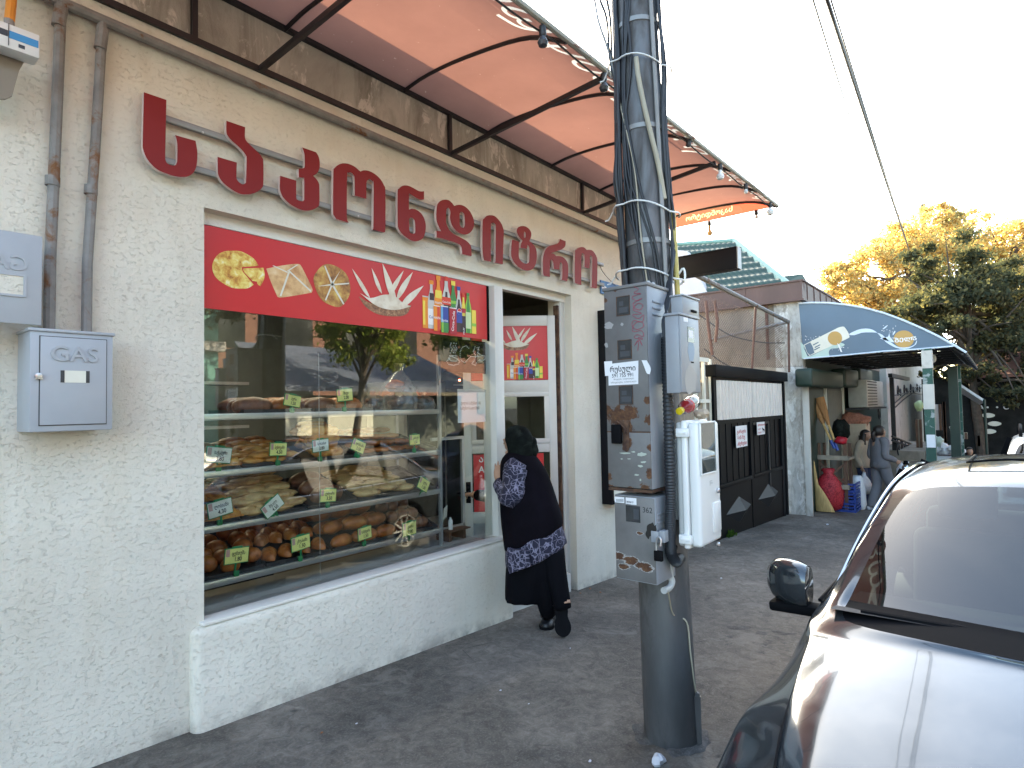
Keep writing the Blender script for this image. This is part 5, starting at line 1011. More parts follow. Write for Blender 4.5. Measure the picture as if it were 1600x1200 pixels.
for r_ in range(4):
    for c_ in range(4-(r_ % 2)): food('roll', 1, (e[2]+e[3])/2+rp.uniform(-.03, .03), SY+.06+c_*.075+.035*(r_ % 2), rp.random()*9, rp.uniform(-.06, .06), .046*r_, 'golden_roll', 'golden roll in the stacked pile on the second shelf', 'roll', 'stacked golden rolls on the second shelf', M['pastry'], 1.25)
for r_ in range(4):
    for c_ in range(4): food('oval', 1, e[3]+.10+c_*.14, SY+.07+r_*.11, rp.random()*9, rp.uniform(-.4, .4), .02*r_, 'brown_pastry', 'brown pastry at the right of the second shelf', 'pastry', 'brown pastries on the second shelf', M['bun'], .85)
# top shelf
for x0, x1, lab in ((1.75, 2.22, 'dark tray of brown loaves, top shelf left'), (2.24, 2.72, 'dark tray of brown loaves, top shelf right')): tray(x0, x1, 0, lab)
for i, x in enumerate((1.84, 2.06, 2.32, 2.54)):
    for r_ in range(3): food('loaf', 0, x+.02*r_, SY+.08+r_*.14, rp.random()*9, rp.uniform(-.3, .3), 0, 'brown_loaf', 'brown loaf on the top shelf behind the price tags', 'bread', 'brown loaves on the top shelf', M['bun' if i % 2 else 'dark_bread'], 1.05)
bagm = MT['bagclear'] = glass_mat('clear_bag', (.8, .78, .74), 2.0, .12, 1.45, .25)
for i, (px, s, lab) in enumerate(((600, .9, 'low clear bag of dark rusks on the top shelf'), (640, 1.1, 'clear bag of rusks on the top shelf in front of the tall pile'), (655, 1.55, 'tall clear bag of bread heaped at the right of the top shelf'), (678, .85, 'small clear bag at the end of the top shelf'))):
    p = PY(px, 645, SY); c = V((p.x, SY+.12+.12*(i == 2), SZ[0]))
    bb = thing('bread_bag', lab, 'bread bag', c, 'clear bread bags on the top shelf')
    b = MB()
    for k in range(7): b.ell(c+V((rp.uniform(-.07, .07)*s, rp.uniform(-.05, .05)*s, .03*s+rp.uniform(0, .11)*s*(1.4 if i == 2 else .7))), (.045*s, .035*s, .03*s), 9, 6, Matrix.Rotation(rp.random()*3, 3, 'Z'), .2, 2, k)
    b.build('rusks', M['dark_bread'] if i != 2 else M['bun'], bb)
    b = MB(); b.lathe([(.10*s, .0), (.115*s, .04*s), (.10*s, .1*s), (.06*s, (.16 if i == 2 else .12)*s), (.02*s, (.2 if i == 2 else .14)*s), (.035*s, (.24 if i == 2 else .17)*s)], c, n=12)
    for v in b.v: v += V((noise.noise(v*14), noise.noise(v*14+V((9, 0, 0))), 0))*.02*s
    b.build('clear_wrap', bagm, bb)
# price tags
TG = [(457, 626, 26, 19, 10, 'y', 'პური', '1.50', 0), (539, 617, 27, 20, -5, 'y', 'შავი', '2.00', 0), (342, 711, 36, 26, 8, 'w', 'ხაჭაპური', '3.80', 1), (435, 702, 26, 21, 3, 'y', 'პენოვანი', '4.50', 1), (501, 696, 27, 20, -3, 'w', 'სოსისი', '2.80', 1), (560, 697, 24, 19, 22, 'y', 'ლობიანი', '3.50', 1), (648, 687, 20, 17, 0, 'y', 'კარაქი', '1.50', 1), (344, 794, 35, 26, -8, 'w', 'ლობიანი', '4.30', 2), (426, 791, 32, 22, -33, 'w', 'მჭადი', '4.50', 2), (513, 774, 27, 21, 5, 'y', 'კუბდარი', '3.50', 2), (662, 757, 22, 19, 28, 'y', 'პური', '1.50', 2), (370, 868, 35, 25, 5, 'y', 'ფუნთუშა', '1.80', 3), (470, 848, 30, 23, -3, 'y', 'კრუასანი', '1.50', 3), (570, 833, 24, 20, -3, 'y', 'ნამცხვარი', '1.50', 3), (640, 826, 26, 22, 0, 'y', 'ქადა', '2.00', 3)]
ORD = ['at the left', 'second from left', 'third from left', 'fourth from left', 'at the right']
POSN = ['top', 'second', 'third', 'bottom']
for i, (px, py, w, h, rot, c, t1, t2, si) in enumerate(TG):
    y = SY-.02; p = PY(px, py, y); sc = (p-CAM).dot(FW)/FPX; W, H = w*sc*1.18, h*sc
    base = V((p.x, y+.03, SZ[si]+.0)); a = radians(-rot)
    F = Fr(p, V((cos(a), .12, sin(a))), V((-sin(a), 0, cos(a))))
    t = thing('price_tag', f"{'yellow' if c == 'y' else 'white'} price tag reading {t2} {ORD[sum(1 for q in TG[:i] if q[8] == si)]} on the {POSN[si]} shelf", 'price tag', base, 'price tags on the pastry shelves')
    b = MB(); b.fbox(F, -W/2, W/2, -H/2, H/2, -.004, .0, .001); b.fbox(F, -W*.2, W*.2, H*.46, H*.58, -.004, .002, .001); b.tube([F.p(0, -H*.45, -.003), F.p(0, -H*.9, -.004)+V((0, .003, 0)), V((p.x+.003, y+.012, SZ[si]+.02)), V((p.x+.003, y+.014, SZ[si]-.002))], .006, 6); b.box(p.x-.012, p.x+.018, y+.006, y+.02, SZ[si]-.004, SZ[si]+.03, .003); b.build('clip', M['tagframe'], t)
    b = MB(); b.fbox(F, -W*.47, W*.47, -H*.44, H*.44, .0005, .002); b.build('card', M['tagyel' if c == 'y' else 'tagwhite'], t)
    b = MB(); b.fbox(F, -W*.45, -W*.30, -H*.02, H*.42, .0022, .0026); b.build('card_picture', M['tagpink'], t)
    b = MB(); b.text(F, t1, W*.06, H*.04, H*.30, .003, bold=.02, align='CENTER', sx=.75*min(1, 5/len(t1)+.15)); b.text(F, t2, W*.05, -H*.33, H*.36, .003, bold=.02, align='CENTER', sx=.85); b.build('handwriting', M['ink'], t)
# LED panel, paper notice, lamp, red light
y = .13; a, c = PY(692, 527, y), PY(764, 584, y)
led = thing('led_sign', 'unlit black LED sign with dotted letters inside the shop window', 'sign', ((a.x+c.x)/2, y, c.z))
b = MB(); b.box(a.x, c.x, y, y+.02, c.z, a.z-.0, .003); b.build('panel', M['trim'], led)
LFm = Fr((0, y, 0), (1, 0, 0)); b = MB()
def dots(pts, step=.012):
    P = [V((*wq(660+x/7.06, 510+yy/7.06, y), 0)) for x, yy in pts]
    for p, q in zip(P, P[1:]):
        n_ = max(1, int((q-p).length/step))
        for i in range(n_): r = p+(q-p)*(i/n_); b.fbox(LFm, r.x-.003, r.x+.003, r.y-.003, r.y+.003, .0, .003)
for pl in ([(300, 350), (265, 385), (290, 420), (340, 430), (395, 415), (410, 385), (380, 355), (300, 325), (380, 322)], [(315, 185), (305, 215), (325, 250), (308, 290), (318, 320)], [(345, 185), (338, 215), (355, 250), (340, 290), (345, 320)], [(372, 190), (365, 215), (380, 250), (362, 290), (370, 320)], [(290, 350), (310, 380), (370, 385), (390, 355)], [(510, 240), (480, 215), (440, 230), (415, 280), (415, 340), (430, 380), (465, 400), (500, 370)], [(500, 365), (530, 335), (620, 330), (640, 320)], [(580, 225), (560, 280), (590, 330), (570, 380), (545, 410), (580, 430), (600, 390)], [(615, 240), (610, 290), (640, 315), (680, 325), (700, 350), (660, 385), (625, 380), (640, 345)], [(600, 235), (640, 225)]): dots(pl)
b.build('led_points', M['ledpt'], led)
b = MB(); p = PY(689, 560, .15); b.tube([PY(692, 562, y+.01), PY(685, 566, y+.02), PY(684, 580, y+.02), PY(685, 602, y+.02)], .004, 5, k=4); b.build('lead', M['cable'], led)
y = .097; a, c = PY(715, 611, y), PY(759, 659, y)
nt2 = thing('window_notice', 'white printed sheet taped inside the window below the LED sign', 'notice', ((a.x+c.x)/2, y, c.z))
b = MB(); b.box(a.x, c.x, y, y+.002, c.z, a.z); b.build('sheet', M['paper'], nt2)
b = MB(); W = c.x-a.x
NF2 = Fr((0, y, 0), (1, 0, 0))
b.text(NF2, 'დილის სამუშაო 100', a.x+W*.1, c.z+.145, .033, .001, sx=.7); b.text(NF2, 'სამუშაო საათი 20:00', a.x+W*.08, c.z+.105, .033, .001, sx=.66); b.build('notice_lettering', M['ink'], nt2)
b = MB(); b.box(a.x-.003, c.x+.003, y-.002, y+.003, a.z-.008, a.z+.016); b.build('tape', M['alugrey'], nt2)
p = PY(718, 594, .9); b = MB(); b.ell(p, .009, 10, 8); tag(b.build('indicator_light', M['ledred']), 'small glowing red indicator light inside the shop', 'light')
p = PY(329, 484, 3.0)
cl = thing('ceiling_lamp', 'lit white strip lamp at the back of the shop ceiling', 'lamp', (1.7, 2.9, 2.78))
b = MB(); b.box(1.3, 2.6, 2.9, 3.0, 2.80, 2.86); b.build('housing', M['plastic'], cl); b = MB(); b.box(1.32, 2.58, 2.91, 2.99, 2.785, 2.80); b.build('tube', M['lampon'], cl)
cl = thing('ceiling_lamp', 'lit white strip lamp over the pastry shelves', 'lamp', (2.4, 1.0, 2.78))  # extra lamp added to brighten the shop interior
b = MB(); b.box(1.9, 3.1, 1.0, 1.1, 2.80, 2.86); b.build('housing', M['plastic'], cl); b = MB(); b.box(1.92, 3.08, 1.01, 1.09, 2.785, 2.80); b.build('tube', M['lampon'], cl)
p = PY(742, 830, .35)
sp = thing('cash_tray', 'small tray with a bottle and papers on the sill by the door', 'tray', (3.55, .35, .52))
b = MB(); b.box(3.44, 3.70, .30, .50, .60, .612, .003); b.box(3.47, 3.50, .33, .48, .52, .60); b.box(3.64, 3.67, .33, .48, .52, .60); b.build('board', M['brown'], sp)
b = MB(); b.lathe([(.02, .0), (.02, .07), (.008, .09), (.008, .1)], (3.52, .36, .612), n=10); b.build('bottle', M['plastic'], sp); b = MB(); b.obox((3.50, .40, .75), (.03, .01, .01), (0, .003, 0), (.005, 0, .045)); b.build('card', M['cream'], sp)
jars = thing('drinks_boxes', 'row of red and orange cartons on a shelf inside the door', 'cartons', (4.3, 1.9, 1.7))
for i, k in enumerate(('p_cokered', 'p_orange', 'p_clear')):
    b = MB(); q = PY(738+i*10, 593, 1.6); b.box(q.x, q.x+.10, 1.6, 1.7, q.z-.02, q.z+.13); b.build('carton', M[k], jars)
b = MB(); q = PY(732, 597, 1.6); b.box(q.x-.05, q.x+.5, 1.55, 1.8, q.z-.035, q.z-.02); b.build('shelf', M['alugrey'], jars)
# ================================================================ CARS  (local: x forward, z up, origin on the road under the middle)
def car_mesh(hs=1.0, wagon=False):
    st = []                                          # (x, [(y, z, dx) rows 0..9], crease flag)
    def hood(x, w, zb, zc, zlow=.2, k=1.0, dx=0.0):
        f = w/.83
        ys = [.80*k, .885*k, .915*k, .895*k, w, w*.93, w*.86, .56*f, .28*f, 0]
        zs = [zlow, .33, .54, zb-.13, zb, zb+.012, zb+.018, zb+(zc-zb)*.6, zb+(zc-zb)*.92, zc]
        return [(y, z, dx) for y, z in zip(ys, zs)]
    st.append((2.44, [(.50, .26, -.06), (.60, .34, -.02), (.64, .48, 0), (.60, .58, -.02), (.54, .63, -.03), (.48, .635, -.03), (.42, .64, -.02), (.3, .645, -.01), (.15, .65, .0), (0, .65, .0)]))
    st.append((2.30, hood(0, .53, .70, .72, .2, .93)))
    st.append((2.12, hood(0, .60, .77, .79, .2, .97)))
    st.append((1.88, hood(0, .665, .825, .85)))
    st.append((1.62, hood(0, .72, .863, .893)))
    st.append((1.32, hood(0, .77, .896, .932)))
    st.append((1.06, hood(0, .805, .918, .962)))
    low = [(.81, .20, 0), (.895, .33, 0), (.925, .54, 0), (.905, .80, 0)]
    # gap row at the cowl, windscreen base, windscreen top
    st.append((.95, low+[(.845, .935, 0), (.80, .948, 0), (.735, .955, .02), (.5, .967, .07), (.26, .975, .11), (0, .978, .125)]))
    st.append((.74, low+[(.852, .945, 0), (.80, .985, 0), (.725, .985, .03), (.5, 1.0, .09), (.26, 1.008, .13), (0, 1.01, .145)]))
    st.append((.42, low+[(.865, .950, 0), (.735, 1.165, 0), (.665, 1.172, .02), (.46, 1.188, .07), (.24, 1.197, .10), (0, 1.2, .11)]))
    st.append((.08, low+[(.870, .955, 0), (.665, 1.335, 0), (.60, 1.352, .01), (.42, 1.375, .05), (.22, 1.39, .075), (0, 1.395, .08)]))
    st.append((-.06, low+[(.872, .957, 0), (.645, 1.372, 0), (.58, 1.392, 0), (.40, 1.42, 0), (.2, 1.437, 0), (0, 1.442, 0)]))
    st.append((-.55, low+[(.872, .962, 0), (.625, 1.395, 0), (.56, 1.425, 0), (.40, 1.45, 0), (.2, 1.466, 0), (0, 1.47, 0)]))
    if not wagon:
        st.append((-1.02, low+[(.868, .968, 0), (.625, 1.372, 0), (.56, 1.408, 0), (.40, 1.433, 0), (.2, 1.448, 0), (0, 1.452, 0)]))
        st.append((-1.24, low+[(.862, .972, 0), (.655, 1.31, 0), (.575, 1.362, 0), (.40, 1.392, -.01), (.2, 1.405, -.02), (0, 1.41, -.025)]))
        st.append((-1.58, low+[(.845, .978, 0), (.73, 1.15, 0), (.62, 1.222, 0), (.42, 1.255, -.03), (.2, 1.27, -.06), (0, 1.275, -.07)]))
        st.append((-1.88, low+[(.82, .985, 0), (.77, 1.0, 0), (.67, 1.03, 0), (.45, 1.06, -.05), (.22, 1.075, -.08), (0, 1.08, -.09)]))
        st.append((-2.05, [(.80, .21, 0), (.875, .34, 0), (.90, .55, 0), (.875, .82, 0), (.80, .97, 0), (.74, .99, 0), (.66, 1.005, 0), (.45, 1.03, -.02), (.22, 1.04, -.03), (0, 1.045, -.03)]))
        st.append((-2.30, [(.72, .24, 0), (.80, .36, 0), (.82, .56, 0), (.80, .83, 0), (.74, .955, 0), (.68, .975, 0), (.6, .99, 0), (.42, 1.01, -.01), (.2, 1.02, -.02), (0, 1.02, -.02)]))
        st.append((-2.42, [(.6, .28, 0), (.68, .38, 0), (.70, .55, -.02), (.68, .80, 0), (.62, .90, .02), (.58, .92, .02), (.5, .935, .02), (.36, .945, .01), (.18, .95, .0), (0, .95, 0)]))
    else:
        st.append((-1.02, low+[(.868, .968, 0), (.63, 1.395, 0), (.56, 1.425, 0), (.40, 1.45, 0), (.2, 1.466, 0), (0, 1.47, 0)]))
        st.append((-1.24, low+[(.862, .972, 0), (.63, 1.39, 0), (.56, 1.42, 0), (.40, 1.445, 0), (.2, 1.458, 0), (0, 1.462, 0)]))
        st.append((-1.7, low+[(.845, .978, 0), (.64, 1.36, 0), (.57, 1.39, 0), (.40, 1.415, 0), (.2, 1.43, 0), (0, 1.435, 0)]))
        st.append((-1.95, [(.80, .21, 0), (.875, .34, 0), (.90, .55, 0), (.875, .82, 0), (.82, .98, 0), (.66, 1.27, .02), (.58, 1.32, .0), (.4, 1.34, -.02), (.2, 1.35, -.03), (0, 1.355, -.03)]))
        st.append((-2.12, [(.78, .22, 0), (.84, .34, 0), (.86, .55, 0), (.84, .82, 0), (.79, .97, 0), (.72, 1.0, 0), (.64, 1.03, 0), (.44, 1.05, -.02), (.2, 1.06, -.03), (0, 1.06, -.03)]))
        st.append((-2.2, [(.6, .28, 0), (.68, .38, 0), (.70, .55, -.02), (.68, .78, 0), (.62, .85, .0), (.58, .87, .0), (.5, .885, .0), (.36, .895, .0), (.18, .9, .0), (0, .9, 0)]))
    # insert arch stations
    def interp(x):
        for (xa, ra), (xb, rb) in zip(st, st[1:]):
            if xb <= x <= xa: t = (xa-x)/(xa-xb); return [tuple(p+(q-p)*t for p, q in zip(u, v)) for u, v in zip(ra, rb)]
    ext = list(st)
    for ax in (1.495, -1.305):
        for d in (-.42, -.37, -.30, -.16, .0, .16, .30, .37, .42):
            x = ax+d
            if min(abs(x-s[0]) for s in ext) > .045: ext.append((x, interp(x)))
    ext.sort(key=lambda s: -s[0])
    rows = []
    for x, r in ext:
        r = [list(q) for q in r]
        for ax in (1.495, -1.305):
            d = abs(x-ax)
            if d < .375:
                za = .32+sqrt(max(0, .375**2-d*d))
                for i, o in ((0, 0), (1, .012), (2, .03)): r[i][1] = max(r[i][1], za+o)
                r[0][0] = max(r[0][0], .86); r[1][0] = max(r[1][0], .915); r[2][0] = max(r[2][0], .925); r[3][1] = max(r[3][1], r[2][1]+.06)
        rows.append((x, r))
    return rows
def build_car(name, label, cat, loc, rz, paint, glass, group=None, wagon=False, hs=1.0, tilt=0.0, detail=True, interior=True, rails=False):
    rows = car_mesh(hs, wagon); ns = len(rows); nr = 10
    bm = bmesh.new(); cl = bm.edges.layers.float.new('crease_edge'); V_ = []
    for x, r in rows:
        L = [bm.verts.new((x+q[2], q[0], (.9+(q[1]-.9)*hs) if q[1] > .9 else q[1])) for q in r]
        Rr = [bm.verts.new((x+q[2], -q[0], (.9+(q[1]-.9)*hs) if q[1] > .9 else q[1])) for q in r[:-1]]
        V_.append(L+Rr[::-1])                        # 0..9 left to centre, 10..18 right
    W = 2*nr-1
    def xs(i): return rows[i][0]
    side0, side1 = .70, (-1.72 if not wagon else -1.8)
    for i in range(ns-1):
        xm = (xs(i)+xs(i+1))/2
        for j in range(W-1):
            f = bm.faces.new((V_[i][j], V_[i][j+1], V_[i+1][j+1], V_[i+1][j])); f.smooth = True
            jj = j if j < nr-1 else W-2-j            # 0..8 from sill to centre
            m = 0
            if 6 <= jj and .08 < xm < .74: m = 1
            elif 6 <= jj and .74 < xm < .95: m = 3
            elif jj == 4 and side1 < xm < .74: m = 2
            elif 6 <= jj and ((not wagon and -1.88 < xm < -1.24) or (wagon and -2.12 < xm < -1.7)): m = 4
            f.material_index = m
    for end in (0, ns-1): bm.faces.new(V_[end] if end else V_[end][::-1])
    bm.edges.ensure_lookup_table()
    for e in bm.edges:
        ms = {f.material_index for f in e.link_faces}
        if len(ms) > 1: e[cl] = .75
        if len(e.link_faces) == 1: e[cl] = .9
    vi = {v: (i, j) for i, row in enumerate(V_) for j, v in enumerate(row)}
    for e in bm.edges:
        (i0, j0), (i1, j1) = vi[e.verts[0]], vi[e.verts[1]]
        if j0 == j1 and j0 in (4, W-5) and xs(i0) > .7: e[cl] = .55
        if j0 == j1 and j0 in (3, W-4): e[cl] = .35
    bmesh.ops.recalc_face_normals(bm, faces=bm.faces[:])
    me = bpy.data.meshes.new('tmp'); bm.to_mesh(me); bm.free()
    o = bpy.data.objects.new('tmp', me); COL.objects.link(o); md = o.modifiers.new('s', 'SUBSURF'); md.levels = 3 if detail else 2; md.render_levels = md.levels
    dg = bpy.context.evaluated_depsgraph_get(); m2 = bpy.data.meshes.new_from_object(o.evaluated_get(dg)); bpy.data.objects.remove(o)
    root = thing(name, label, cat, loc, group, rz)
    root.rotation_euler = (0, tilt, rz)
    co = [v.co.copy() for v in m2.vertices]; parts = {}
    for p in m2.polygons: parts.setdefault(p.material_index, []).append(list(p.vertices))
    tpl = {0: ('body', paint), 1: ('windscreen', M['carglass'] if detail else glass), 2: ('side_windows', glass), 3: ('cowl', M['trim']), 4: ('rear_window', glass)}
    res = {}
    for k, fs in parts.items():
        use = {}; b = MB(); vs = []; ff = []
        for f in fs: ff.append([use.setdefault(v, len(use)) for v in f])
        inv = sorted(use, key=use.get); b.add([co[v] for v in inv], ff)
        if k == 2:
            for s_, nm in ((1, 'side_window'), (-1, 'side_window')):
                b2 = MB(); keep = [f for f in ff if sum(b.v[q].y for q in f)*s_ > 0]; u2 = {}; f2 = [[u2.setdefault(q, len(u2)) for q in f] for f in keep]; b2.add([b.v[q] for q in sorted(u2, key=u2.get)], f2)
                b2.build(nm, tpl[k][1], root, local=True, smooth=180)
        else: res[k] = b.build(tpl[k][0], tpl[k][1], root, local=True, smooth=50)
    bpy.data.meshes.remove(m2)
    Z = lambda z: .9+(z-.9)*hs if z > .9 else z
    # pillars over the side glass, window surround
    for s_ in (1, -1):
        b = MB()
        for xb, wd in ((-.30, .045), (-1.06, .035)):
            b.bar((xb+.02, s_*.874, Z(.955)), (xb-.03, s_*.642, Z(1.385)), .012, wd*2, up=(0, s_, .5))
        b.tube([(.70, s_*.858, Z(.950)), (0, s_*.876, Z(.958)), (-.8, s_*.876, Z(.966)), (-1.62, s_*.85, Z(.98))], .009, 5, k=3)
        b.build('window_trim', M['trim'], root, local=True)
        if detail:
            b = MB(); b.tube([(x_, s_*y_, Z(z_)) for x_, y_, z_ in ((.66, .808, .985), (.40, .748, 1.165), (.08, .678, 1.335), (-.3, .648, 1.392), (-.8, .64, 1.394), (-1.15, .66, 1.345), (-1.55, .745, 1.15), (-1.80, .80, 1.0))], .008, 6, k=5); b.tube([(.6, s_*.872, .945), (-.6, s_*.885, .955), (-1.75, s_*.855, .975)], .008, 6, k=4); b.build('chrome_strip', M['chrome'], root, local=True)
        # mirror
        mr = MB(); rings = []
        for t in range(9):
            a = t/8; y = .93+.20*a; k = (1-(abs(a-.42)/.62)**3)**.5 if abs(a-.42) < .62 else .2; hx = .06*k+.018; hz = .098*k+.012; xc = .60-.05*a; zc = Z(.97)+.01*a
            rings.append([V((xc+hx*(abs(cos(q))**.7*(1 if cos(q) > 0 else -1)), s_*y, zc+hz*(abs(sin(q))**.75*(1 if sin(q) > 0 else -1)))) for q in [2*pi*i/20 for i in range(20)]])
        mr.loft(rings); mo = mr.build('mirror', paint, root, local=True, smooth=70)
        mr = MB(); mr.obox((.60, s_*.97, Z(.875)), (.05, 0, 0), (0, .14, .006), (0, -.002, .024), .014); mr.build('mirror_arm', M['trim'], mo, local=True)
        mr = MB(); mr.obox((.535, s_*1.03, Z(.975)), (.004, 0, 0), (0, .075, 0), (0, 0, .055), .002); mr.build('mirror_glass', M['chrome'], mo, local=True)
        # doors seams, handles
        if detail:
            b = MB()
            for pts in ([(.55, .922, .40), (.56, .932, .60), (.58, .915, .80), (.60, .87, .935)], [(-.28, .922, .33), (-.28, .932, .55), (-.28, .915, .80), (-.28, .885, .945)], [(-1.10, .928, .70), (-1.03, .915, .82), (-1.06, .876, .955)]): b.tube([(p[0], s_*(p[1]-.004), p[2]) for p in pts], .0035, 5, k=4)
            b.build('door_seams', M['trim'], root, local=True)
            b = MB(); b.obox((-.12, s_*.925, .82), (.09, 0, 0), (0, .012, 0), (0, 0, .013), .006); b.build('door_handle', paint, root, local=True); b = MB(); b.obox((-.95, s_*.925, .83), (.09, 0, 0), (0, .012, 0), (0, 0, .013), .006); b.build('door_handle', paint, root, local=True)
        # lights
        b = MB(); b.ell((2.22, s_*.64, .655), (.16, .17, .065), 16, 8, Matrix.Rotation(-s_*.5, 3, 'Z')); hl = b.build('headlight', M['lamp'], root, local=True, smooth=180)
        b = MB(); b.ell((2.21, s_*.64, .652), (.10, .12, .045), 12, 6); b.build('reflector', M['chrome'], hl, local=True)
        b = MB(); xr = -2.33 if not wagon else -2.12
        b.ell((xr, s_*.66, .84), (.09, .155, .075), 16, 8, Matrix.Rotation(s_*.45, 3, 'Z')); b.build('tail_light', M['tail'], root, local=True, smooth=180)
        for ax in (1.495, -1.305):
            w = MB(); c = V((ax, s_*.80, .32))
            w.lathe([(.19, -.10), (.30, -.105), (.318, -.085), (.32, -.05), (.32, .05), (.318, .085), (.30, .105), (.205, .10), (.20, .09), (.19, .03)], c, (0, s_, 0), 32, False); wo = w.build('wheel', M['rubber'], root, local=True)
            w = MB(); w.lathe([(.205, .098), (.198, .105), (.19, .09), (.185, .04)], c, (0, s_, 0), 32, False); w.lathe([(.04, .085), (.035, .095), (.001, .097)], c, (0, s_, 0), 14)
            for k in range(10):
                a = 2*pi*k/10; u = V((cos(a), 0, sin(a))); t = V((-sin(a), 0, cos(a)))
                w.obox(c+u*.115+V((0, s_*.078, 0)), u*.082, t*.011, V((0, s_*.010, 0)), .004, 1)
            w.build('rim', M['rim'], wo, local=True)
            w = MB(); w.lathe([(.001, .03), (.185, .03), (.185, .0)], c, (0, s_, 0), 24); w.build('brake_disc', M['trim'], wo, local=True)
    b = MB(); b.box(2.36, 2.45, -.42, .42, .50, .60, .02); b.box(2.38, 2.445, -.5, .5, .28, .40, .02); b.build('grille', M['trim'], root, local=True)
    b = MB()
    for z in (.525, .55, .575): b.box(2.44, 2.462, -.36, .36, z-.005, z+.005, .002)
    b.build('grille_bars', M['chrome'], root, local=True)
    if interior:
        b = MB(); b.grid(lambda u, v: V((.92-.55*v, .76*(2*u-1), Z(.985)-.06*v+.01*sin(pi*u))), 12, 6); b.grid(lambda u, v: V((.37-.02*v, .76*(2*u-1), Z(.93)-.5*v)), 8, 3); b.build('dashboard', M['dash'], root, local=True)
        for s_ in (.38, -.38):
            b = MB(); b.obox((-.28, s_, Z(.86)), (.07, 0, .02), (0, .25, 0), (-.08, 0, .30), .06, 3); b.obox((-.36, s_, Z(1.26)), (.04, 0, 0), (0, .13, 0), (-.02, 0, .09), .03, 3); b.obox((-.02, s_, .55), (.26, 0, 0), (0, .25, 0), (0, 0, .07), .05); b.build('seat', M['seat'], root, local=True)
        b = MB(); b.obox((-1.18, 0, .85), (.08, 0, 0), (0, .68, 0), (-.1, 0, .30), .05); b.box(-1.9, .9, -.8, .8, .28, .32); b.build('rear_seat', M['seat'], root, local=True)
        b = MB(); c = V((.33, .36, Z(.93))); ax = V((-.8, 0, .5)).normalized(); e1 = ax.orthogonal().normalized(); e2 = ax.cross(e1)
        b.tube([c+(e1*cos(2*pi*i/24)+e2*sin(2*pi*i/24))*.18 for i in range(24)], .014, 8, closed=True); b.build('steering_wheel', M['trim'], root, local=True)
        b = MB(); b.ell((.17, 0, Z(1.29)), (.015, .11, .035), 12, 6); b.build('rear_view_mirror', M['trim'], root, local=True)
    if detail:
        for y0, y1, xa in ((.62, -.05, 0), (-.10, -.68, 0)):
            b = MB(); P = [(.86, y0, .975), (.80, y0*.9+y1*.1, 1.005), (.79, (y0+y1)/2, 1.02), (.80, y1, 1.0)]
            b.tube([(.90, y0, .965), (.86, y0-.04, .99), (.845+.05, (y0*.6+y1*.4), 1.008), (.86+.03, y1+.03, 1.002)], .010, 6, k=4); b.obox((.885, y0*.75+y1*.25, 1.005), (.01, .004, 0), (0, .1, 0), (0, 0, .014), .005); b.build('wiper', M['trim'], root, local=True)
        for s_ in (1, -1): b = MB(); b.tube([(.9, s_*.80, .928), (1.3, s_*.765, .893), (1.62, s_*.725, .857), (1.88, s_*.68, .82), (2.12, s_*.62, .765)], .004, 5, k=5); b.build('bonnet_seam', M['trim'], root, local=True)
        b = MB()                                     # sunroof outline
        zr = lambda x, y: 1.4725-.028*(y/.4)**2*1.0-.0*x
        sr = [(-.20, .36), (-.20, -.36), (-.72, -.36), (-.72, .36)]
        b.tube([(x, y, Z(1.452 if abs(y) > .3 else 1.47)) for x, y in [(-.2, .36), (-.2, .2), (-.195, 0), (-.2, -.2), (-.2, -.36)]], .006, 5, k=3); b.tube([(-.2, .36, Z(1.452)), (-.72, .36, Z(1.452))], .006, 5); b.tube([(-.2, -.36, Z(1.452)), (-.72, -.36, Z(1.452))], .006, 5); b.build('sunroof_seal', M['trim'], root, local=True)
    if rails:
        for s_ in (1, -1): b = MB(); b.tube([(.0, s_*.56, Z(1.40)), (-.08, s_*.56, Z(1.46)), (-.6, s_*.55, Z(1.50)), (-1.5, s_*.55, Z(1.47)), (-1.6, s_*.55, Z(1.42))], .018, 8, k=4); b.build('roof_rail', M['trim'], root, local=True)
    return root
CX, CY = 3.72, -3.41
sl_ = math.atan(.051)
car = build_car('parked_car', 'dusty silver saloon parked in front of the camera with its bonnet filling the corner', 'car', (CX, CY, gz(CX)-.165), pi-radians(2.5), M['carbody'], M['carglassd'], 'cars parked along the kerb', tilt=0.0, hs=1.17)
build_car('parked_car', 'pale silver estate car with roof rails parked behind the dusty saloon', 'car', (9.35, -3.95, gz(9.35)-.12), pi, M['carpale'], M['carglassd'], 'cars parked along the kerb', wagon=True, hs=1.5, tilt=-sl_, detail=False, rails=True)
build_car('parked_car', 'white hatchback across the street, mirrored in the pastry window', 'car', (4.2, -9.2, gz(4.2)-.12), 0, M['carwhite'], M['carglassd'], 'cars across the street', wagon=True, tilt=sl_, detail=False)
build_car('parked_car', 'second white hatchback across the street, mirrored behind the first one', 'car', (5.1, -10.9, gz(5.1)-.12), .03, M['carwhite'], M['carglassd'], 'cars across the street', wagon=True, tilt=sl_, detail=False)
build_car('parked_car', 'black saloon across the street, mirrored in the pastry window', 'car', (9.2, -7.6, gz(9.2)-.12), .62, M['carblack'], M['carglassd'], 'cars across the street', tilt=sl_*.6, detail=False)
build_car('parked_car', 'navy estate car across the street, mirrored beside the paper notice', 'car', (14.6, -8.8, gz(14.6)-.12), 1.2, M['carnavy'], M['carglassd'], 'cars across the street', wagon=True, hs=1.4, detail=False)

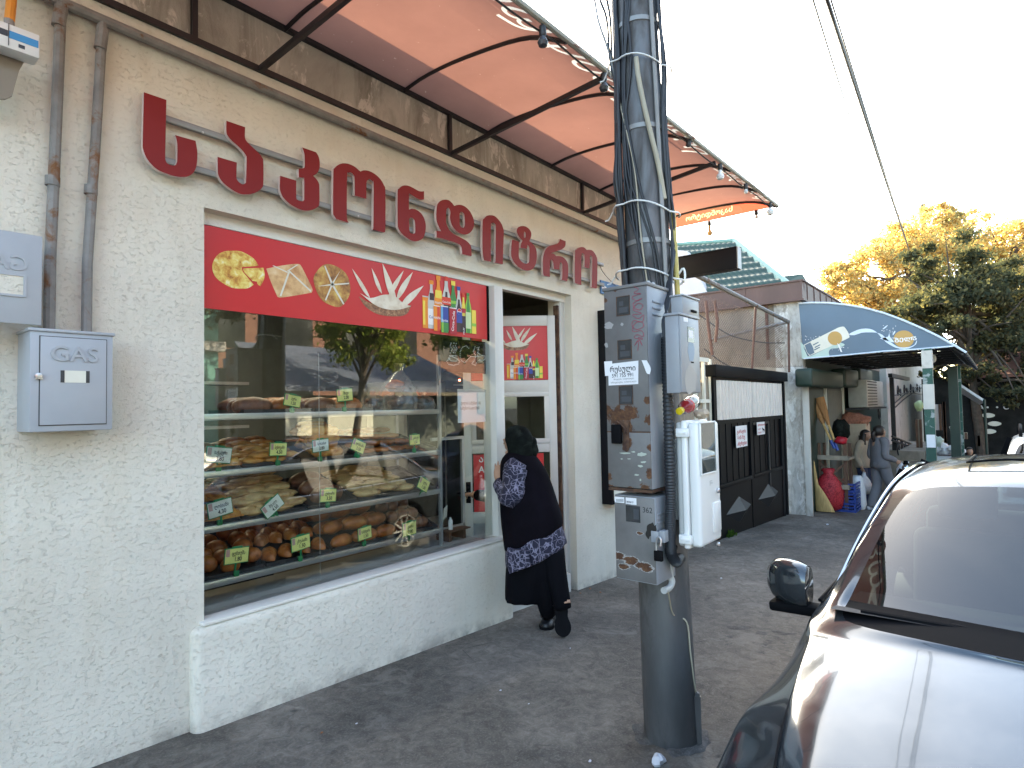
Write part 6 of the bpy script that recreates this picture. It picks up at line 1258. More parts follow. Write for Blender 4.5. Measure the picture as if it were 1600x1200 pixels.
# ================================================================ PEOPLE
FWH = V((FW.x, FW.y, 0)).normalized(); RTH = V((RT.x, RT.y, 0)).normalized()
def PD(px, py, d): return CAM + ray(px, py)*d
def ring(c, a, bb, n=20, slope=0.0, fold=0.0, k=6, ph=0.0, rt=None, fw=None, sq=2.0):
    rt = rt or RTH; fw = fw or FWH; out = []
    for q in range(n):
        t = 2*pi*q/n; ca, sa = cos(t), sin(t)
        m = (abs(ca)**sq+abs(sa)**sq)**(-1/sq); f = 1+fold*sin(k*t+ph)
        out.append(V(c)+rt*(a*ca*m*f)+fw*(bb*sa*m*f)+V((0, 0, slope*ca)))
    return out
def person_body(parts, name, m, parent, vox):
    b = MB()
    for p in parts: p(b)
    return b.build(name, m, parent, mods=[('REMESH', dict(mode='VOXEL', voxel_size=vox)), ('SMOOTH', dict(factor=.5, iterations=3))])
def limb(pts, r, n=10): return lambda b: b.tube(pts, r, n, k=5)
def hand(b, wrist, tip, palm_n, spread, side, curl=.25, s=1.0):
    # wrist->tip is the hand's long axis; five separate fingers
    w, t = V(wrist), V(tip); ax = (t-w); L = ax.length; ax.normalize(); pn = V(palm_n); pn = (pn-ax*pn.dot(ax)).normalized(); sd = ax.cross(pn).normalized()*side
    pl = L*.52
    b.loft([[w+ax*(pl*f)+sd*(a*L*cos(q))+pn*(c*L*sin(q)) for q in [2*pi*i/12 for i in range(12)]] for f, a, c in ((-.25, .14, .11), (0, .15, .11), (.35, .21, .10), (.8, .235, .09), (1.02, .21, .07))])
    for i, (o, ln, r) in enumerate(((.165, .40, .046), (.06, .47, .048), (-.05, .44, .046), (-.15, .35, .040))):
        base = w+ax*(pl*.9)+sd*(o*L); d = (ax+sd*(o*spread)).normalized(); q1 = base+d*(L*ln*.5)-pn*(L*curl*.05); q2 = base+d*(L*ln*.98)-pn*(L*curl*.35)
        b.tube([base-ax*(L*.1), base, q1, q2], [r*L*1.1, r*L*1.05, r*L, r*L*.75], 8, k=3)
    tb = w+ax*(pl*.25)+sd*(.15*L); d = (ax*.65+sd*.75).normalized()
    b.tube([tb-sd*(L*.06), tb+d*(L*.16), tb+d*(L*.30)+ax*(L*.06)-pn*(L*curl*.2)], [.07*L, .058*L, .042*L], 8, k=3)
def head(b, c, fwd, up, h=.22):
    # egg shaped skull with brow, nose, lips, chin and ears
    c = V(c); f = V(fwd).normalized(); u = V(up); u = (u-f*u.dot(f)).normalized(); s = f.cross(u)
    rings = []
    for i in range(13):
        t = i/12; z = (t-.5)*h
        wd = h*.345*(sin(pi*(.05+.9*t))**.55)*(1.0 if t > .42 else .70+.30*(t/.42)); dp = h*.43*(sin(pi*(.05+.9*t))**.5)*(1.0 if t > .4 else .78+.22*t/.4); off = .0 if t > .35 else .05*h
        rings.append([c+u*z+s*(wd*cos(q))+f*(dp*sin(q)+off*(sin(q) > 0)) for q in [2*pi*k/16 for k in range(16)]])
    b.loft(rings)
    R = Matrix((s, f, u)).transposed()
    b.tube([c+f*(h*.40)+u*(h*.10), c+f*(h*.47)-u*(h*.02), c+f*(h*.50)-u*(h*.07), c+f*(h*.42)-u*(h*.10)], [.03*h, .045*h, .062*h, .04*h], 8)
    b.ell(c+f*(h*.415)-u*(h*.20), (h*.11, h*.035, h*.022), 10, 6, R); b.ell(c+f*(h*.41)-u*(h*.245), (h*.095, h*.035, h*.024), 10, 6, R); b.ell(c+f*(h*.38)-u*(h*.38), (h*.12, h*.07, h*.06), 10, 6, R)
    for sg in (-1, 1):
        b.ell(c+f*(h*.385)+u*(h*.075)+s*(sg*h*.15), (h*.10, h*.05, h*.022), 8, 5, R); b.ell(c+s*(sg*h*.345)-u*(h*.03)-f*(h*.02), (h*.03, h*.06, h*.10), 8, 6, R)
        b.ell(c+f*(h*.385)+u*(h*.005)+s*(sg*h*.15), (h*.05, h*.03, h*.026), 8, 6, R)
def scratch_cloth(name, base, line):
    m, t, out = nt(name); n = N(t); p = n.pos(); b = n.new('BsdfPrincipled', Roughness=.85); acc = None
    for sc, st in ((15, (1, 1, .3)), (12, (.3, 1, 1.2)), (15, (1, .35, 1)), (11, (1.2, 1.2, 1))):
        w = n.ramp(n.noise(sc, 1, .5, .3, n.scale(p, st)), [(.486, 0.0), (.497, 1.0), (.503, 1.0), (.514, 0.0)])
        acc = w if acc is None else n.math('MAXIMUM', acc, w)
    n.set(b.inputs['Base Color'], n.mix(n.math('MULTIPLY', acc, .8), base, line)); t.links.new(b.outputs[0], out.inputs[0]); return m
MT['tunic'] = scratch_cloth('white_scratched_navy_cloth', (.012, .011, .03), (.28, .26, .36))
# ---------------------------------------------------------------- the woman peering round the door post
fL, fR = PG(857, 980), PG(881, 997)
wom = thing('person', 'person in a black vest, patterned tunic and dark headscarf leaning round the shop door post', 'person', (fL+fR)/2)
def P_(px, py, d): return PD(px, py, d)
FACE = (-RTH*.80+FWH*.60).normalized()
hc = P_(806, 690, 4.84)
sh_l = P_(806, 736, 4.66); el_l = P_(797, 776, 4.58); wr_l = P_(779, 751, 4.80)
post_pt = V((3.82, .005, PY(778, 722, 0).z)); 
tip_l = PX(781, 716, 3.79); tip_l = PY(780.5, 716, .0)
sh_r = P_(803, 738, 4.95); el_r = P_(790, 778, 5.15); hp_ = DF.p(-.03, dpx(733, 769)[1], .075)
wr_r = el_r.lerp(hp_, .72)
hip = P_(842, 842, 4.66); chest = P_(822, 752, 4.76); neck = P_(812, 716, 4.80)
kL = P_(852, 915, 4.62); aL = fL+V((0, 0, .09)); aR = P_(882, 945, 4.48); kR = P_(868, 893, 4.60)
parts = [limb([hip, chest.lerp(hip, .5), chest, neck, hc], [.16, .15, .14, .06, .06], 14), lambda b: head(b, hc, FACE, (0, 0, 1), .235),
         limb([chest+V((0, 0, .08)), sh_l, el_l, wr_l], [.07, .062, .05, .033]), limb([chest+V((0, 0, .08)), sh_r, el_r, wr_r], [.07, .06, .045, .032]),
         lambda b: hand(b, wr_l, tip_l, (-RTH*.2-FWH), .9, 1, .15), lambda b: hand(b, wr_r, hp_, V((0, 0, 1)), .4, -1, .9),
         limb([hip, kL, aL], [.12, .075, .05]), limb([hip+RTH*.05, kR, aR], [.12, .075, .05])]
person_body(parts, 'body', M['skin'], wom, .0055)
def loftpart(name, m, rows, **kw):
    b = MB(); cap = kw.pop('cap', True)
    b.loft([ring(P_(px, py, d), hw*d/FPX, hw*d/FPX*tk, 28, sl, fo, kf, ph, sq=sq) for px, py, d, hw, tk, sl, fo, kf, ph, sq in rows], cap)
    for v in b.v: v += V((noise.noise(v*6), noise.noise(v*6+V((5, 0, 0))), noise.noise(v*6+V((0, 7, 0)))))*kw.get('n', .012)
    return b.build(name, m, wom, smooth=180, mods=[('SUBSURF', dict(levels=1, render_levels=1))])
loftpart('vest', M['vest'], [(812, 704, 4.82, 16, .9, 0, 0, 0, 0, 2), (813, 712, 4.80, 25, .8, -.01, 0, 0, 0, 2.2), (815, 722, 4.77, 34, .72, -.02, .0, 5, 0, 2.4), (819, 738, 4.75, 38, .74, -.015, .01, 5, 0, 2.5), (823, 760, 4.73, 41, .78, 0, .012, 5, 1, 2.4), (827, 785, 4.70, 45, .80, 0, .015, 6, 1, 2.3), (831, 810, 4.68, 47, .80, .03, .02, 6, 2, 2.3), (833, 828, 4.67, 46.5, .78, .07, .02, 6, 2, 2.3), (834, 842, 4.665, 46, .76, .10, .02, 6, 2, 2.3), (834, 841, 4.665, 40, .70, .10, .02, 6, 2, 2.3)])
loftpart('tunic', M['tunic'], [(833, 815, 4.67, 42, .74, .03, 0, 6, 0, 2.2), (834, 838, 4.66, 45, .76, .07, .03, 7, 0, 2.2), (837, 860, 4.655, 48, .78, .09, .05, 7, .5, 2.2), (838.5, 872, 4.65, 48, .78, .105, .06, 7, .6, 2.2), (838.5, 871, 4.65, 44, .72, .105, .06, 7, .6, 2.2)])
b = MB(); G = [PD(793, 858, 4.46), PD(826, 862, 4.42), PD(829, 885, 4.42), PD(812, 890, 4.43), PD(796, 897, 4.46)]
b.loft([[p for p in G], [p+FWH*.05 for p in G]]); b.build('tunic_flap', M['tunic'], wom, smooth=20)
loftpart('skirt', M['skirt'], [(836, 838, 4.66, 40, .7, .03, .02, 9, 0, 2.2), (835, 866, 4.66, 43, .72, .03, .05, 11, 0, 2.2), (833, 892, 4.66, 43.5, .74, .02, .07, 11, .2, 2.2), (829, 915, 4.67, 40, .72, .01, .08, 11, .3, 2.2), (825, 933, 4.67, 35, .70, 0, .09, 11, .3, 2.2), (823, 940, 4.67, 32, .68, -.0, .10, 11, .3, 2.2), (823, 939, 4.67, 28, .6, 0, .10, 11, .3, 2.2)])
b = MB(); b.tube([P_(850, 860, 4.64), P_(850, 905, 4.62), P_(855, 945, 4.61), fL+V((0, 0, .11))], [.105, .10, .075, .06], 16, k=4); b.tube([P_(862, 860, 4.6), P_(868, 893, 4.56), P_(874, 920, 4.52), P_(879, 950, 4.50)], [.10, .085, .072, .068], 16, k=4); b.build('trousers', M['skirt'], wom, smooth=180)
def shoe(b, heel, toe, up, w=.048, h=.075):
    heel, toe, up = V(heel), V(toe), V(up).normalized(); ax = toe-heel; L = ax.length; ax.normalize(); up = (up-ax*up.dot(ax)).normalized(); s = ax.cross(up)
    rings = []
    for t, a, hh in ((-.02, .5, .7), (.03, .78, 1.05), (.15, .9, 1.2), (.3, .88, 1.1), (.45, .92, .85), (.65, 1.08, .68), (.82, 1.0, .55), (.94, .72, .42), (1.0, .3, .25)):
        rings.append([heel+ax*(L*t)+s*(w*a*cos(q))+up*(max(-.0, h*hh*sin(q)) if sin(q) >= 0 else h*.12*sin(q)) for q in [2*pi*i/16 for i in range(16)]])
    b.loft(rings)
def sole(b, heel, toe, up, w=.048, th=.018):
    heel, toe, up = V(heel), V(toe), V(up).normalized(); ax = toe-heel; L = ax.length; ax.normalize(); up = (up-ax*up.dot(ax)).normalized(); s = ax.cross(up)
    o = smooth_outline([(-.03, 0), (.02, .7), (.18, .92), (.4, .82), (.66, 1.12), (.86, 1.0), (.98, .55), (1.02, 0), (.98, -.55), (.86, -1.0), (.66, -1.12), (.4, -.82), (.18, -.92), (.02, -.7)], 3)
    b.loft([[heel+ax*(L*x)+s*(w*y)+up*z for x, y in o] for z in (-th, .004)])
hd = (FWH*.75-RTH*.45).normalized()
heelL = fL-hd*.10; toeL = fL+hd*.15
b = MB(); shoe(b, PG(866, 968)+V((0, 0, .022)), PG(856, 986)+V((0, 0, .02))+FWH*.0, (0, 0, 1), .05, .085); 
b = MB(); shoe(b, fL+FWH*.16+RTH*.03+V((0, 0, .02)), fL-FWH*.07-RTH*.03+V((0, 0, .018)), (0, 0, 1), .052, .085); b.tube([fL+FWH*.10+V((0, 0, .07)), P_(857, 953, 4.62)], .062, 14); s1 = b.build('shoe', M['shoe'], wom, smooth=60)
b = MB(); sole(b, fL+FWH*.16+RTH*.03+V((0, 0, .018)), fL-FWH*.07-RTH*.03+V((0, 0, .018)), (0, 0, 1), .052); b.build('sole', M['sole'], s1)
toe = fR+V((0, 0, .012)); heel = PD(876, 946, 4.50)
b = MB(); shoe(b, heel, toe, FWH, .05, .08); b.tube([heel+(toe-heel)*.12+FWH*.04, P_(878, 934, 4.52)+FWH*.02], .06, 14); s2 = b.build('shoe', M['shoe'], wom, smooth=60)
b = MB(); sole(b, heel, toe, FWH, .054, .02); b.build('sole', M['sole'], s2)
# sleeves, scarf
b = MB(); b.tube([sh_l+V((0, 0, .075))+RTH*.03, sh_l+V((0, 0, .02)), sh_l.lerp(el_l, .5)+RTH*.01, el_l, el_l.lerp(wr_l, .45), wr_l.lerp(el_l, .22)], [.06, .095, .095, .088, .074, .06], 18, k=5)
for v in b.v: v += V((noise.noise(v*11), noise.noise(v*11+V((5, 0, 0))), noise.noise(v*11+V((0, 7, 0)))))*.014
b.build('sleeve', M['tunic'], wom, smooth=180)
b = MB(); b.tube([sh_r, sh_r.lerp(el_r, .6), el_r, wr_r.lerp(el_r, .15)], [.08, .075, .062, .05], 14, k=5); b.build('sleeve', M['vest'], wom, smooth=180)
b = MB()
R = Matrix((FACE.cross(V((0, 0, 1))), FACE, V((0, 0, 1)))).transposed()
n = 26; rings = []
for i in range(15):                                  # a cap over skull and neck, open at the face
    t = i/14; rr_ = []
    for q in range(n+1):
        a = -pi*.62+2*pi*.62*q/n - pi/2              # leaves the face side open
        if t < .5: th = t*pi; z = .118*cos(th); k = sin(th)
        else: z = -.22*(t-.5)/.5*1.05; k = 1-.12*sin(pi*(t-.5)*2)+.18*max(0, t-.8)
        lift = .045*max(0, -sin(a+0))*max(0, 1-abs(t-.5)*2)
        wid = .098; dep = .125+.02*(sin(a) < 0)
        open_ = 1 if t > .35 else .5+.5*t/.35
        aa = a if t > .35 else (-pi*(.62+.38*(1-t/.35))+2*pi*(.62+.38*(1-t/.35))*q/n-pi/2)
        p = V((wid*k*cos(aa), dep*k*sin(aa)-.012-(.03*max(0, t-.5)), z))
        p += V((noise.noise(p*16+V((1, 2, t*3))), noise.noise(p*16+V((9, 2, 3))), noise.noise(p*16+V((3, 8, 3)))))*.014
        rr_.append(hc+V((0, 0, .012))+R @ p)
    rings.append(rr_)
b.loft(rings, cap=False, closed=False)
# knot and tail of the scarf hanging behind
kt = hc+RTH*.095-FWH*.03+V((0, 0, -.035))
b.ell(kt, (.085, .07, .075), 16, 10, None, .5, 3.2, 2); b.ell(kt+RTH*.035+V((0, 0, -.05)), (.055, .05, .085), 14, 9, Matrix.Rotation(.3, 3, 'X'), .5, 3.2, 7); b.ell(kt+RTH*.02+V((0, 0, .03)), (.07, .06, .05), 14, 9, None, .4, 3, 4)
b.tube([kt+V((0, 0, -.03)), kt+RTH*.03-FWH*.02+V((0, 0, -.10)), kt+RTH*.035-FWH*.03+V((0, 0, -.155))], [.04, .035, .012], 10, k=4)
b.build('headscarf', M['scarf'], wom, smooth=180, mods=[('SOLIDIFY', dict(thickness=.006)), ('SUBSURF', dict(levels=1, render_levels=1))])

# ---------------------------------------------------------------- passers by
def walker(label, base, facing, H, top, bottom, stride, hair_long, arm_bags, extra=None, lean=0.0):
    f = V((sin(facing), cos(facing), 0)); s = V((f.y, -f.x, 0)); u = V((0, 0, 1)); B = V(base); k = H/1.68
    Q = lambda a, b_, c: B+s*(a*k)+f*(b_*k)+u*(c*k)
    t = thing('person', label, 'person', B)
    hc_ = Q(0, .03+lean, 1.565)
    an = [Q(-.09, -stride, .08), Q(.09, stride, .08)]; kn = [Q(-.095, -stride*.3+.03, .48), Q(.095, stride*.7+.04, .48)]; hp2 = [Q(-.09, 0, .90), Q(.09, 0, .90)]
    sh = [Q(-.175, lean*.8, 1.385), Q(.175, lean*.8, 1.385)]; el = [Q(-.205, -.05, 1.10), Q(.205, -.02, 1.10)]; wr = [Q(-.19, .06 if arm_bags[0] else .02, .86 if not arm_bags[2] else .97), Q(.19, .08+.14*arm_bags[2], .86 if not arm_bags[2] else 1.0)]
    tips = [w+(w-e).normalized()*.17*k for w, e in zip(wr, el)]
    parts = [limb([Q(0, 0, .92), Q(0, .0, 1.15), Q(0, lean*.6, 1.35), Q(0, lean, 1.45), hc_], [.13*k, .125*k, .13*k, .05*k, .05*k], 14), lambda b: head(b, hc_, f, u, .225*k)]
    for i in (0, 1):
        parts += [limb([hp2[i], kn[i], an[i]], [.085*k, .06*k, .04*k]), limb([Q(0, 0, 1.36), sh[i], el[i], wr[i]], [.07*k, .05*k, .04*k, .028*k]), (lambda i: lambda b: hand(b, wr[i], tips[i], s, .4, 1 if i else -1, .6))(i)]
    person_body(parts, 'body', M['skin'], t, .008)
    def lofts(name, m, rows):
        b = MB(); b.loft([ring(Q(*c), a*k, d*k, 20, 0, fo, 7, 0, s, f, 2.3) for c, a, d, fo in rows])
        for v in b.v: v += V((noise.noise(v*9), noise.noise(v*9+V((5, 0, 0))), 0))*.01
        return b
    b = lofts('t', None, [((0, lean*.9, 1.46), .07, .065, 0), ((0, lean*.8, 1.42), .15, .09, 0), ((0, lean*.7, 1.34), .20, .125, 0), ((0, 0, 1.18), .20, .135, .015), ((0, 0, 1.0), .205, .145, .02), ((0, 0, .86), .215, .155, .03), ((0, 0, .85), .19, .14, .03)])
    for i in (0, 1): b.tube([sh[i].lerp(Q(0, lean*.8, 1.40), .5)+u*.02, sh[i]+u*.0, sh[i].lerp(el[i], .5), el[i], el[i].lerp(wr[i], .5), wr[i].lerp(el[i], .08)], [.07*k, .08*k, .075*k, .068*k, .06*k, .05*k], 14, k=4)
    b.build('top', top, t, smooth=180)
    b = MB()
    for i in (0, 1): b.tube([hp2[i]+u*.06, hp2[i].lerp(kn[i], .5), kn[i], kn[i].lerp(an[i], .6), an[i]-u*.03*k], [.115*k, .105*k, .088*k, .085*k, .083*k], 16, k=4)
    b.ell(Q(0, -.01, .93), (.17*k, .135*k, .14*k), 16, 8); b.build('trousers', bottom, t, smooth=180)
    for i in (0, 1):
        b = MB(); a = an[i]-u*.07*k; shoe(b, a-f*.08*k, a+f*.17*k, u, .045*k, .075*k); s0 = b.build('shoe', M['litter'], t, smooth=60)
    b = MB()
    for i in range(10):
        tt = i/9
    b.ell(hc_-f*.022*k+u*.03*k, (.098*k, .118*k, .115*k), 18, 12, Matrix((s, f, u)).transposed())
    for v in b.v:                                    # keep the face free
        d = v-hc_; 
        if d.dot(f) > .045*k and d.dot(u) < .07*k: v += f*(-.05*k)
    if hair_long == 1: b.tube([hc_-f*.10*k+u*.02*k, hc_-f*.15*k-u*.03*k, hc_-f*.14*k-u*.14*k, hc_-f*.11*k-u*.24*k], [.04*k, .045*k, .035*k, .012*k], 10, k=3)
    if hair_long == 2:
        for sg in (-1, 1): b.tube([hc_+s*(sg*.07*k)+u*.05*k, hc_+s*(sg*.095*k)-f*.01*k-u*.08*k, hc_+s*(sg*.10*k)+f*.03*k-u*.24*k], [.05*k, .055*k, .03*k], 10, k=3)
        b.tube([hc_-f*.08*k, hc_-f*.09*k-u*.2*k], [.09*k, .07*k], 12)
    b.build('hair', M['hair'], t, smooth=180)
    for i in (0, 1):
        if arm_bags[i]:
            lab, sz = arm_bags[i]
            hb = tips[i].lerp(wr[i], .35); tb = thing('carrier_bag', lab, 'carrier bag', hb-u*.42*sz)
            b = MB(); R_ = []
            for zz, w_ in ((0, .025), (-.06, .05), (-.14, .11), (-.24, .15), (-.34, .145), (-.40, .09), (-.41, .02)): R_.append(ring(hb+u*(zz*sz), w_*sz, w_*.7*sz, 18, 0, .10, 5, zz*9, s, f))
            b.loft(R_)
            for v in b.v: v += V((noise.noise(v*14), noise.noise(v*14+V((5, 0, 0))), 0))*.02
            b.build('bag', M['bag'], tb, smooth=180); b = MB(); b.tube([hb+s*.02-u*.05*sz, hb+s*.015+u*.012, hb-s*.015+u*.012, hb-s*.02-u*.05*sz], .006, 6, k=4); b.build('handles', M['bag'], tb)
    return t
wp = PG(1378, 797); walker('person in a grey tracksuit with a dark ponytail walking past the greengrocer with a bag', (wp.x, wp.y, gnd(wp.x, wp.y)), radians(138), 1.70, M['sweat'], M['sweat'], .16, 1, (None, ('thin white bag with red shopping held by the person in grey', .8), .9))
wp = PG(1352, 789); walker('person in a beige top and dark jeans beside the one in the grey tracksuit', (wp.x, wp.y, gnd(wp.x, wp.y)), radians(205), 1.62, M['beige'], M['jeans'], .05, 2, (None, ('white carrier bag hanging beside the person in the beige top', 1.15), 0), lean=.06)
# ================================================================ YARD GATE AND THE NEXT BUILDING
def gq(px, py, y=0.0): p = PY(px, py, y); return p.x, p.z
gate = thing('yard_gate', 'black metal yard gate with cream corrugated upper panels and raised diamonds', 'gate', (10.5, 0, gz(10.5)))
def grect(b, px0, px1, pyt, pyb, y0, y1, bev=0.0):    # z from the left edge pixels
    x0 = gq(px0, pyt)[0]; x1 = gq(px1, pyt)[0]; zt = gq(px0, pyt)[1]; zb = gq(px0, pyb)[1]
    b.box(min(x0, x1), max(x0, x1), y0, y1, min(zb, zt), max(zb, zt), bev); return x0, x1, zb, zt
GX0, GX1 = gq(1116, 700)[0], gq(1225, 700)[0]
zl = gq(1118, 589)[1]; zt = gq(1118, 571)[1]
b = MB(); b.box(GX0-.1, GX1+.05, -.10, .06, zl, zt, .004); b.build('lintel', M['gateblk'], gate)
zp0 = gq(1122, 656)[1]; xm = gq(1169, 640)[0]; xr = gq(1216, 640)[0]; gb = gz(GX0)-.03
b = MB()
for x, w in ((GX0, .10), (xm, .10), (xr+.06, .14), (GX1, .08)): b.box(x-w/2, x+w/2, -.04, .05, gz(x)-.1, zl-.002)
for xa, xb in ((GX0+.05, xm-.05), (xm+.05, xr-.01)): b.box(xa, xb, -.035, .04, zp0-.07, zp0); b.box(xa, xb, -.035, .04, zl-.05, zl-.003)
b.build('frame', M['gateblk'], gate)
for xa, xb, ym in ((GX0+.05, xm-.05, 745), (xm+.05, xr-.01, 733)):
    b = MB(); nn_ = 11
    b.grid(lambda u, v: V((xa+(xb-xa)*u, -.012+.085*cos(2*pi*u*nn_), zp0+(zl-.05-zp0)*v)), nn_*8, 1); b.build('corrugated_panel', M['corrugated'], gate, smooth=180)
    b = MB(); b.box(xa, xb, -.026, -.022, zl-.20, zl-.165); b.build('panel_strap', M['cream'], gate)
    zm = gq(1122, 760)[1]
    b = MB(); k = 11
    for i in range(k):
        u0 = xa+(xb-xa)*i/k; u1 = xa+(xb-xa)*(i+1)/k; b.box(u0, u1, -.008-.010*(i % 2), .03, zm, zp0-.07)
    b.build('ribbed_panel', M['gateblk'], gate, smooth=0)
    b = MB(); b.box(xa, xb, -.03, .03, min(gz(xa), gz(xb))-.1, zm-.04); b.box(xa, xb, -.05, .04, zm-.04, zm+.02, .004); b.build('lower_panel', M['gateblk'], gate)
for pts in ([(1131, 805), (1150, 782), (1170, 786), (1154, 810)], [(1181, 781), (1197, 763), (1212, 766), (1201, 785)]):
    P = [V((*gq(*p),)) for p in pts]; C = sum((V((p.x, p.y)) for p in P), V((0, 0)))/4
    cx, cz = C.x, C.y; w = (P[2].x-P[0].x)/2; h = .20
    q = [V((cx-w, -.032, cz)), V((cx, -.032, cz+h)), V((cx+w, -.032, cz)), V((cx, -.032, cz-h))]; ap = V((cx, -.14, cz))
    b = MB(); b.add(q+[ap], [(0, 4, 1), (1, 4, 2), (2, 4, 3), (3, 4, 0)]); b.build('diamond', M['gategrey'], gate, smooth=0)
b = MB(); b.box(xm+.10, xm+.95, -.045, -.035, zp0-.13, zp0-.09); b.box(xm+.9, xm+.96, -.05, -.03, gz(xm)+.5, zp0-.09); b.build('wicket_frame', M['gategrey'], gate)
def gsign(px0, px1, pyt, pyb, name, label, lines, dog=False):
    a = gq(px0, pyt); c = gq(px1, pyb); zb = gq(px0, pyb)[1]; s = thing(name, label, 'sign', ((a[0]+c[0])/2, -.05, zb))
    x0, x1, z0, z1 = a[0], c[0], zb, a[1]
    b = MB(); b.box(x0, x1, -.062, -.055, z0, z1); b.build('plate', M['white'], s); F = Fr((0, -.062, 0), (1, 0, 0)); h = (z1-z0)
    b = MB()
    for i, (t, f, sz) in enumerate(lines):
        w = (x1-x0)*.86; b.text(F, t, x0+(x1-x0)*.07, z0+h*f, h*sz, .002, bold=.02, sx=w/(h*sz*.66*len(t)) if not dog or i == 0 else w*.45/(h*sz*.62*len(t)))
    b.build('sign_lettering', M['inkred'], s)
    if dog:
        b = MB(); b.shape(F, [smooth_outline([(x0+(x1-x0)*u, z0+h*v) for u, v in ((.62, .50), (.66, .56), (.72, .5), (.86, .42), (.95, .38), (.95, .2), (.9, .2), (.88, .3), (.78, .30), (.76, .16), (.70, .16), (.70, .34), (.64, .42))], 2)], .002); b.build('dog_picture', M['ink'], s)
gsign(1143.5, 1162, 666, 700, 'gate_notice', 'white notice with three lines of red Georgian letters on the black gate', [('გარაჟის', .66, .22), ('წინ ნუ', .38, .22), ('აჩერებთ', .10, .22)])
gsign(1177, 1189.5, 660, 680, 'dog_sign', 'small white warning sign with a black dog on the black gate', [('ფრთხილად', .72, .18), ('ავი', .42, .16), ('ძაღლი', .14, .16)], True)
# plank screen between the bakery and the gate
pl = thing('plank_fence', 'patched fence of grey planks and old window frames beside the black gate', 'fence', (7.4, .05, gz(7.4)))
b = MB(); x = 6.13; r_ = random.Random(4)
while x < GX0-.12: w = r_.uniform(.09, .16); b.box(x, x+w-.012, .04, .065+r_.uniform(0, .02), gz(x)-.1, 2.02+r_.uniform(-.12, .06)); x += w
b.build('planks', M['wood'], pl)
b = MB()
for xx in (7.9, 8.2, 8.45): b.box(xx, xx+.05, .0, .035, 1.0, 2.25)
b.box(7.6, GX0-.1, -.005, .03, 2.2, 2.26); b.box(7.6, GX0-.1, -.005, .03, 1.62, 1.67); b.build('old_frames', M['cream'], pl)
# wire frame above the gate
wf = thing('wire_mesh_frame', 'rusty pipe frame hung with sagging chain link above the black gate', 'wire frame', (10, 0, 2.4))
A = PX(1232, 503, 12.0); Bp = PY(1085, 428, -.35); Cc = PY(1108, 533, .25); Dd = PY(1226, 583, 0.0)
b = MB(); b.tube([Bp, A], .035, 8); b.build('long_pipe', M['pipe'], wf); b = MB(); b.tube([A, PX(1112, 531, 12.05)], .03, 8); b.build('cross_pipe', M['pipe'], wf); b = MB(); b.tube([A, V((A.x, A.y+.02, zt))], .022, 8); b.build('upright', M['rustpipe'], wf)
m1 = PY(1181, 475, -.12); b = MB(); b.tube([m1, V((m1.x, m1.y+.1, zt))], .02, 8); b.build('upright', M['rustpipe'], wf)
b = MB()
for px, py0, py1 in ((1103, 470, 555), (1117, 470, 535)):
    b.tube([PX(px, py0, 10.2), PX(px+4, (py0+py1)/2, 10.2), PX(px+(10 if px < 1110 else 1), py1, 10.2)], .028, 6)
b.build('bent_posts', M['rustpipe'], wf)
b = MB()                                             # chain link as crossed wires on a sagging sheet
def cl_(u, v):                                       # u along the street, v up
    p = PX(1090+135*u, 575-115*v*(1-.45*u)-6*sin(pi*u), 11.5)
    return p + V((-.35*sin(pi*v)*(1-u), .0, -.05*sin(pi*u)*(1-v)))
nw = 44
for i in range(-nw, nw+1, 1):
    for sg in (1, -1):
        pts = []
        for j in range(0, 13):
            v = j/12; u = i/nw + sg*v*.42 + (0 if sg > 0 else .0)
            if 0 <= u <= 1: pts.append(cl_(u, v))
        if len(pts) > 1: b.tube(pts, .0052, 3, cap=False)
b.build('chain_link', M['mesh'], wf, smooth=0)
b = MB()
for pts in ([(1090, 490), (1125, 515), (1150, 527), (1190, 535), (1226, 536)], [(1100, 545), (1135, 570), (1180, 583)]): b.tube([PX(*p, 11.0) for p in pts], .010, 5, k=4)
b.build('barbed_strand', M['cable'], wf)

b2x = 12.25
nb = thing('greengrocer_building', 'old concrete building with a brown sheet metal fascia beyond the gate', 'building', (16, 2, gz(14)))
ztop = PX(1240, 468, b2x).z
yF = -.34
b = MB(); b.box(b2x, 22, yF+.25, 8, gz(22)-.5, ztop); b.box(b2x, 22, yF, yF+.25, 2.5, ztop); b.build('wall', M['conc'], nb, smooth=0)
b = MB(); b.box(b2x-.03, b2x+.25, yF-.02, .14, gz(13)-.4, 2.28, .02); b.box(b2x-.025, b2x+.2, yF-.01, .14, 2.28, ztop-.01, .02); b.build('corner_pillar', M['plasterpeel'], nb)
zf0, zf1 = PX(1242, 468, b2x-.12).z, PX(1240, 441, b2x-.12).z
b = MB(); y0 = yF-.08
b.box(b2x-.14, b2x-.10, y0, 8, zf0, zf1)
b.box(b2x-.10, 22, y0-.0, y0+.04, zf0, zf1)
for y in [y0+.001+i*1.05 for i in range(8)]: b.box(b2x-.155, b2x-.14, y, y+.04, zf0, zf1)
for x in [b2x+.2+i*.55 for i in range(16)]: b.box(x, x+.04, y0-.015, y0, zf0, zf1)
b.box(b2x-.17, 22, y0-.03, 8, zf1, zf1+.03); b.box(b2x-.16, 22, y0-.02, 8, zf0-.03, zf0); b.build('fascia', M['fascia'], nb, smooth=0)
p = PX(1197, 470, b2x-.05); b = MB(); b.tube([(b2x-.05, p.y, zf0), (b2x-.05, p.y, PX(1198, 562, b2x-.05).z)], .03, 8); b.build('rain_pipe', M['rustpipe'], nb)
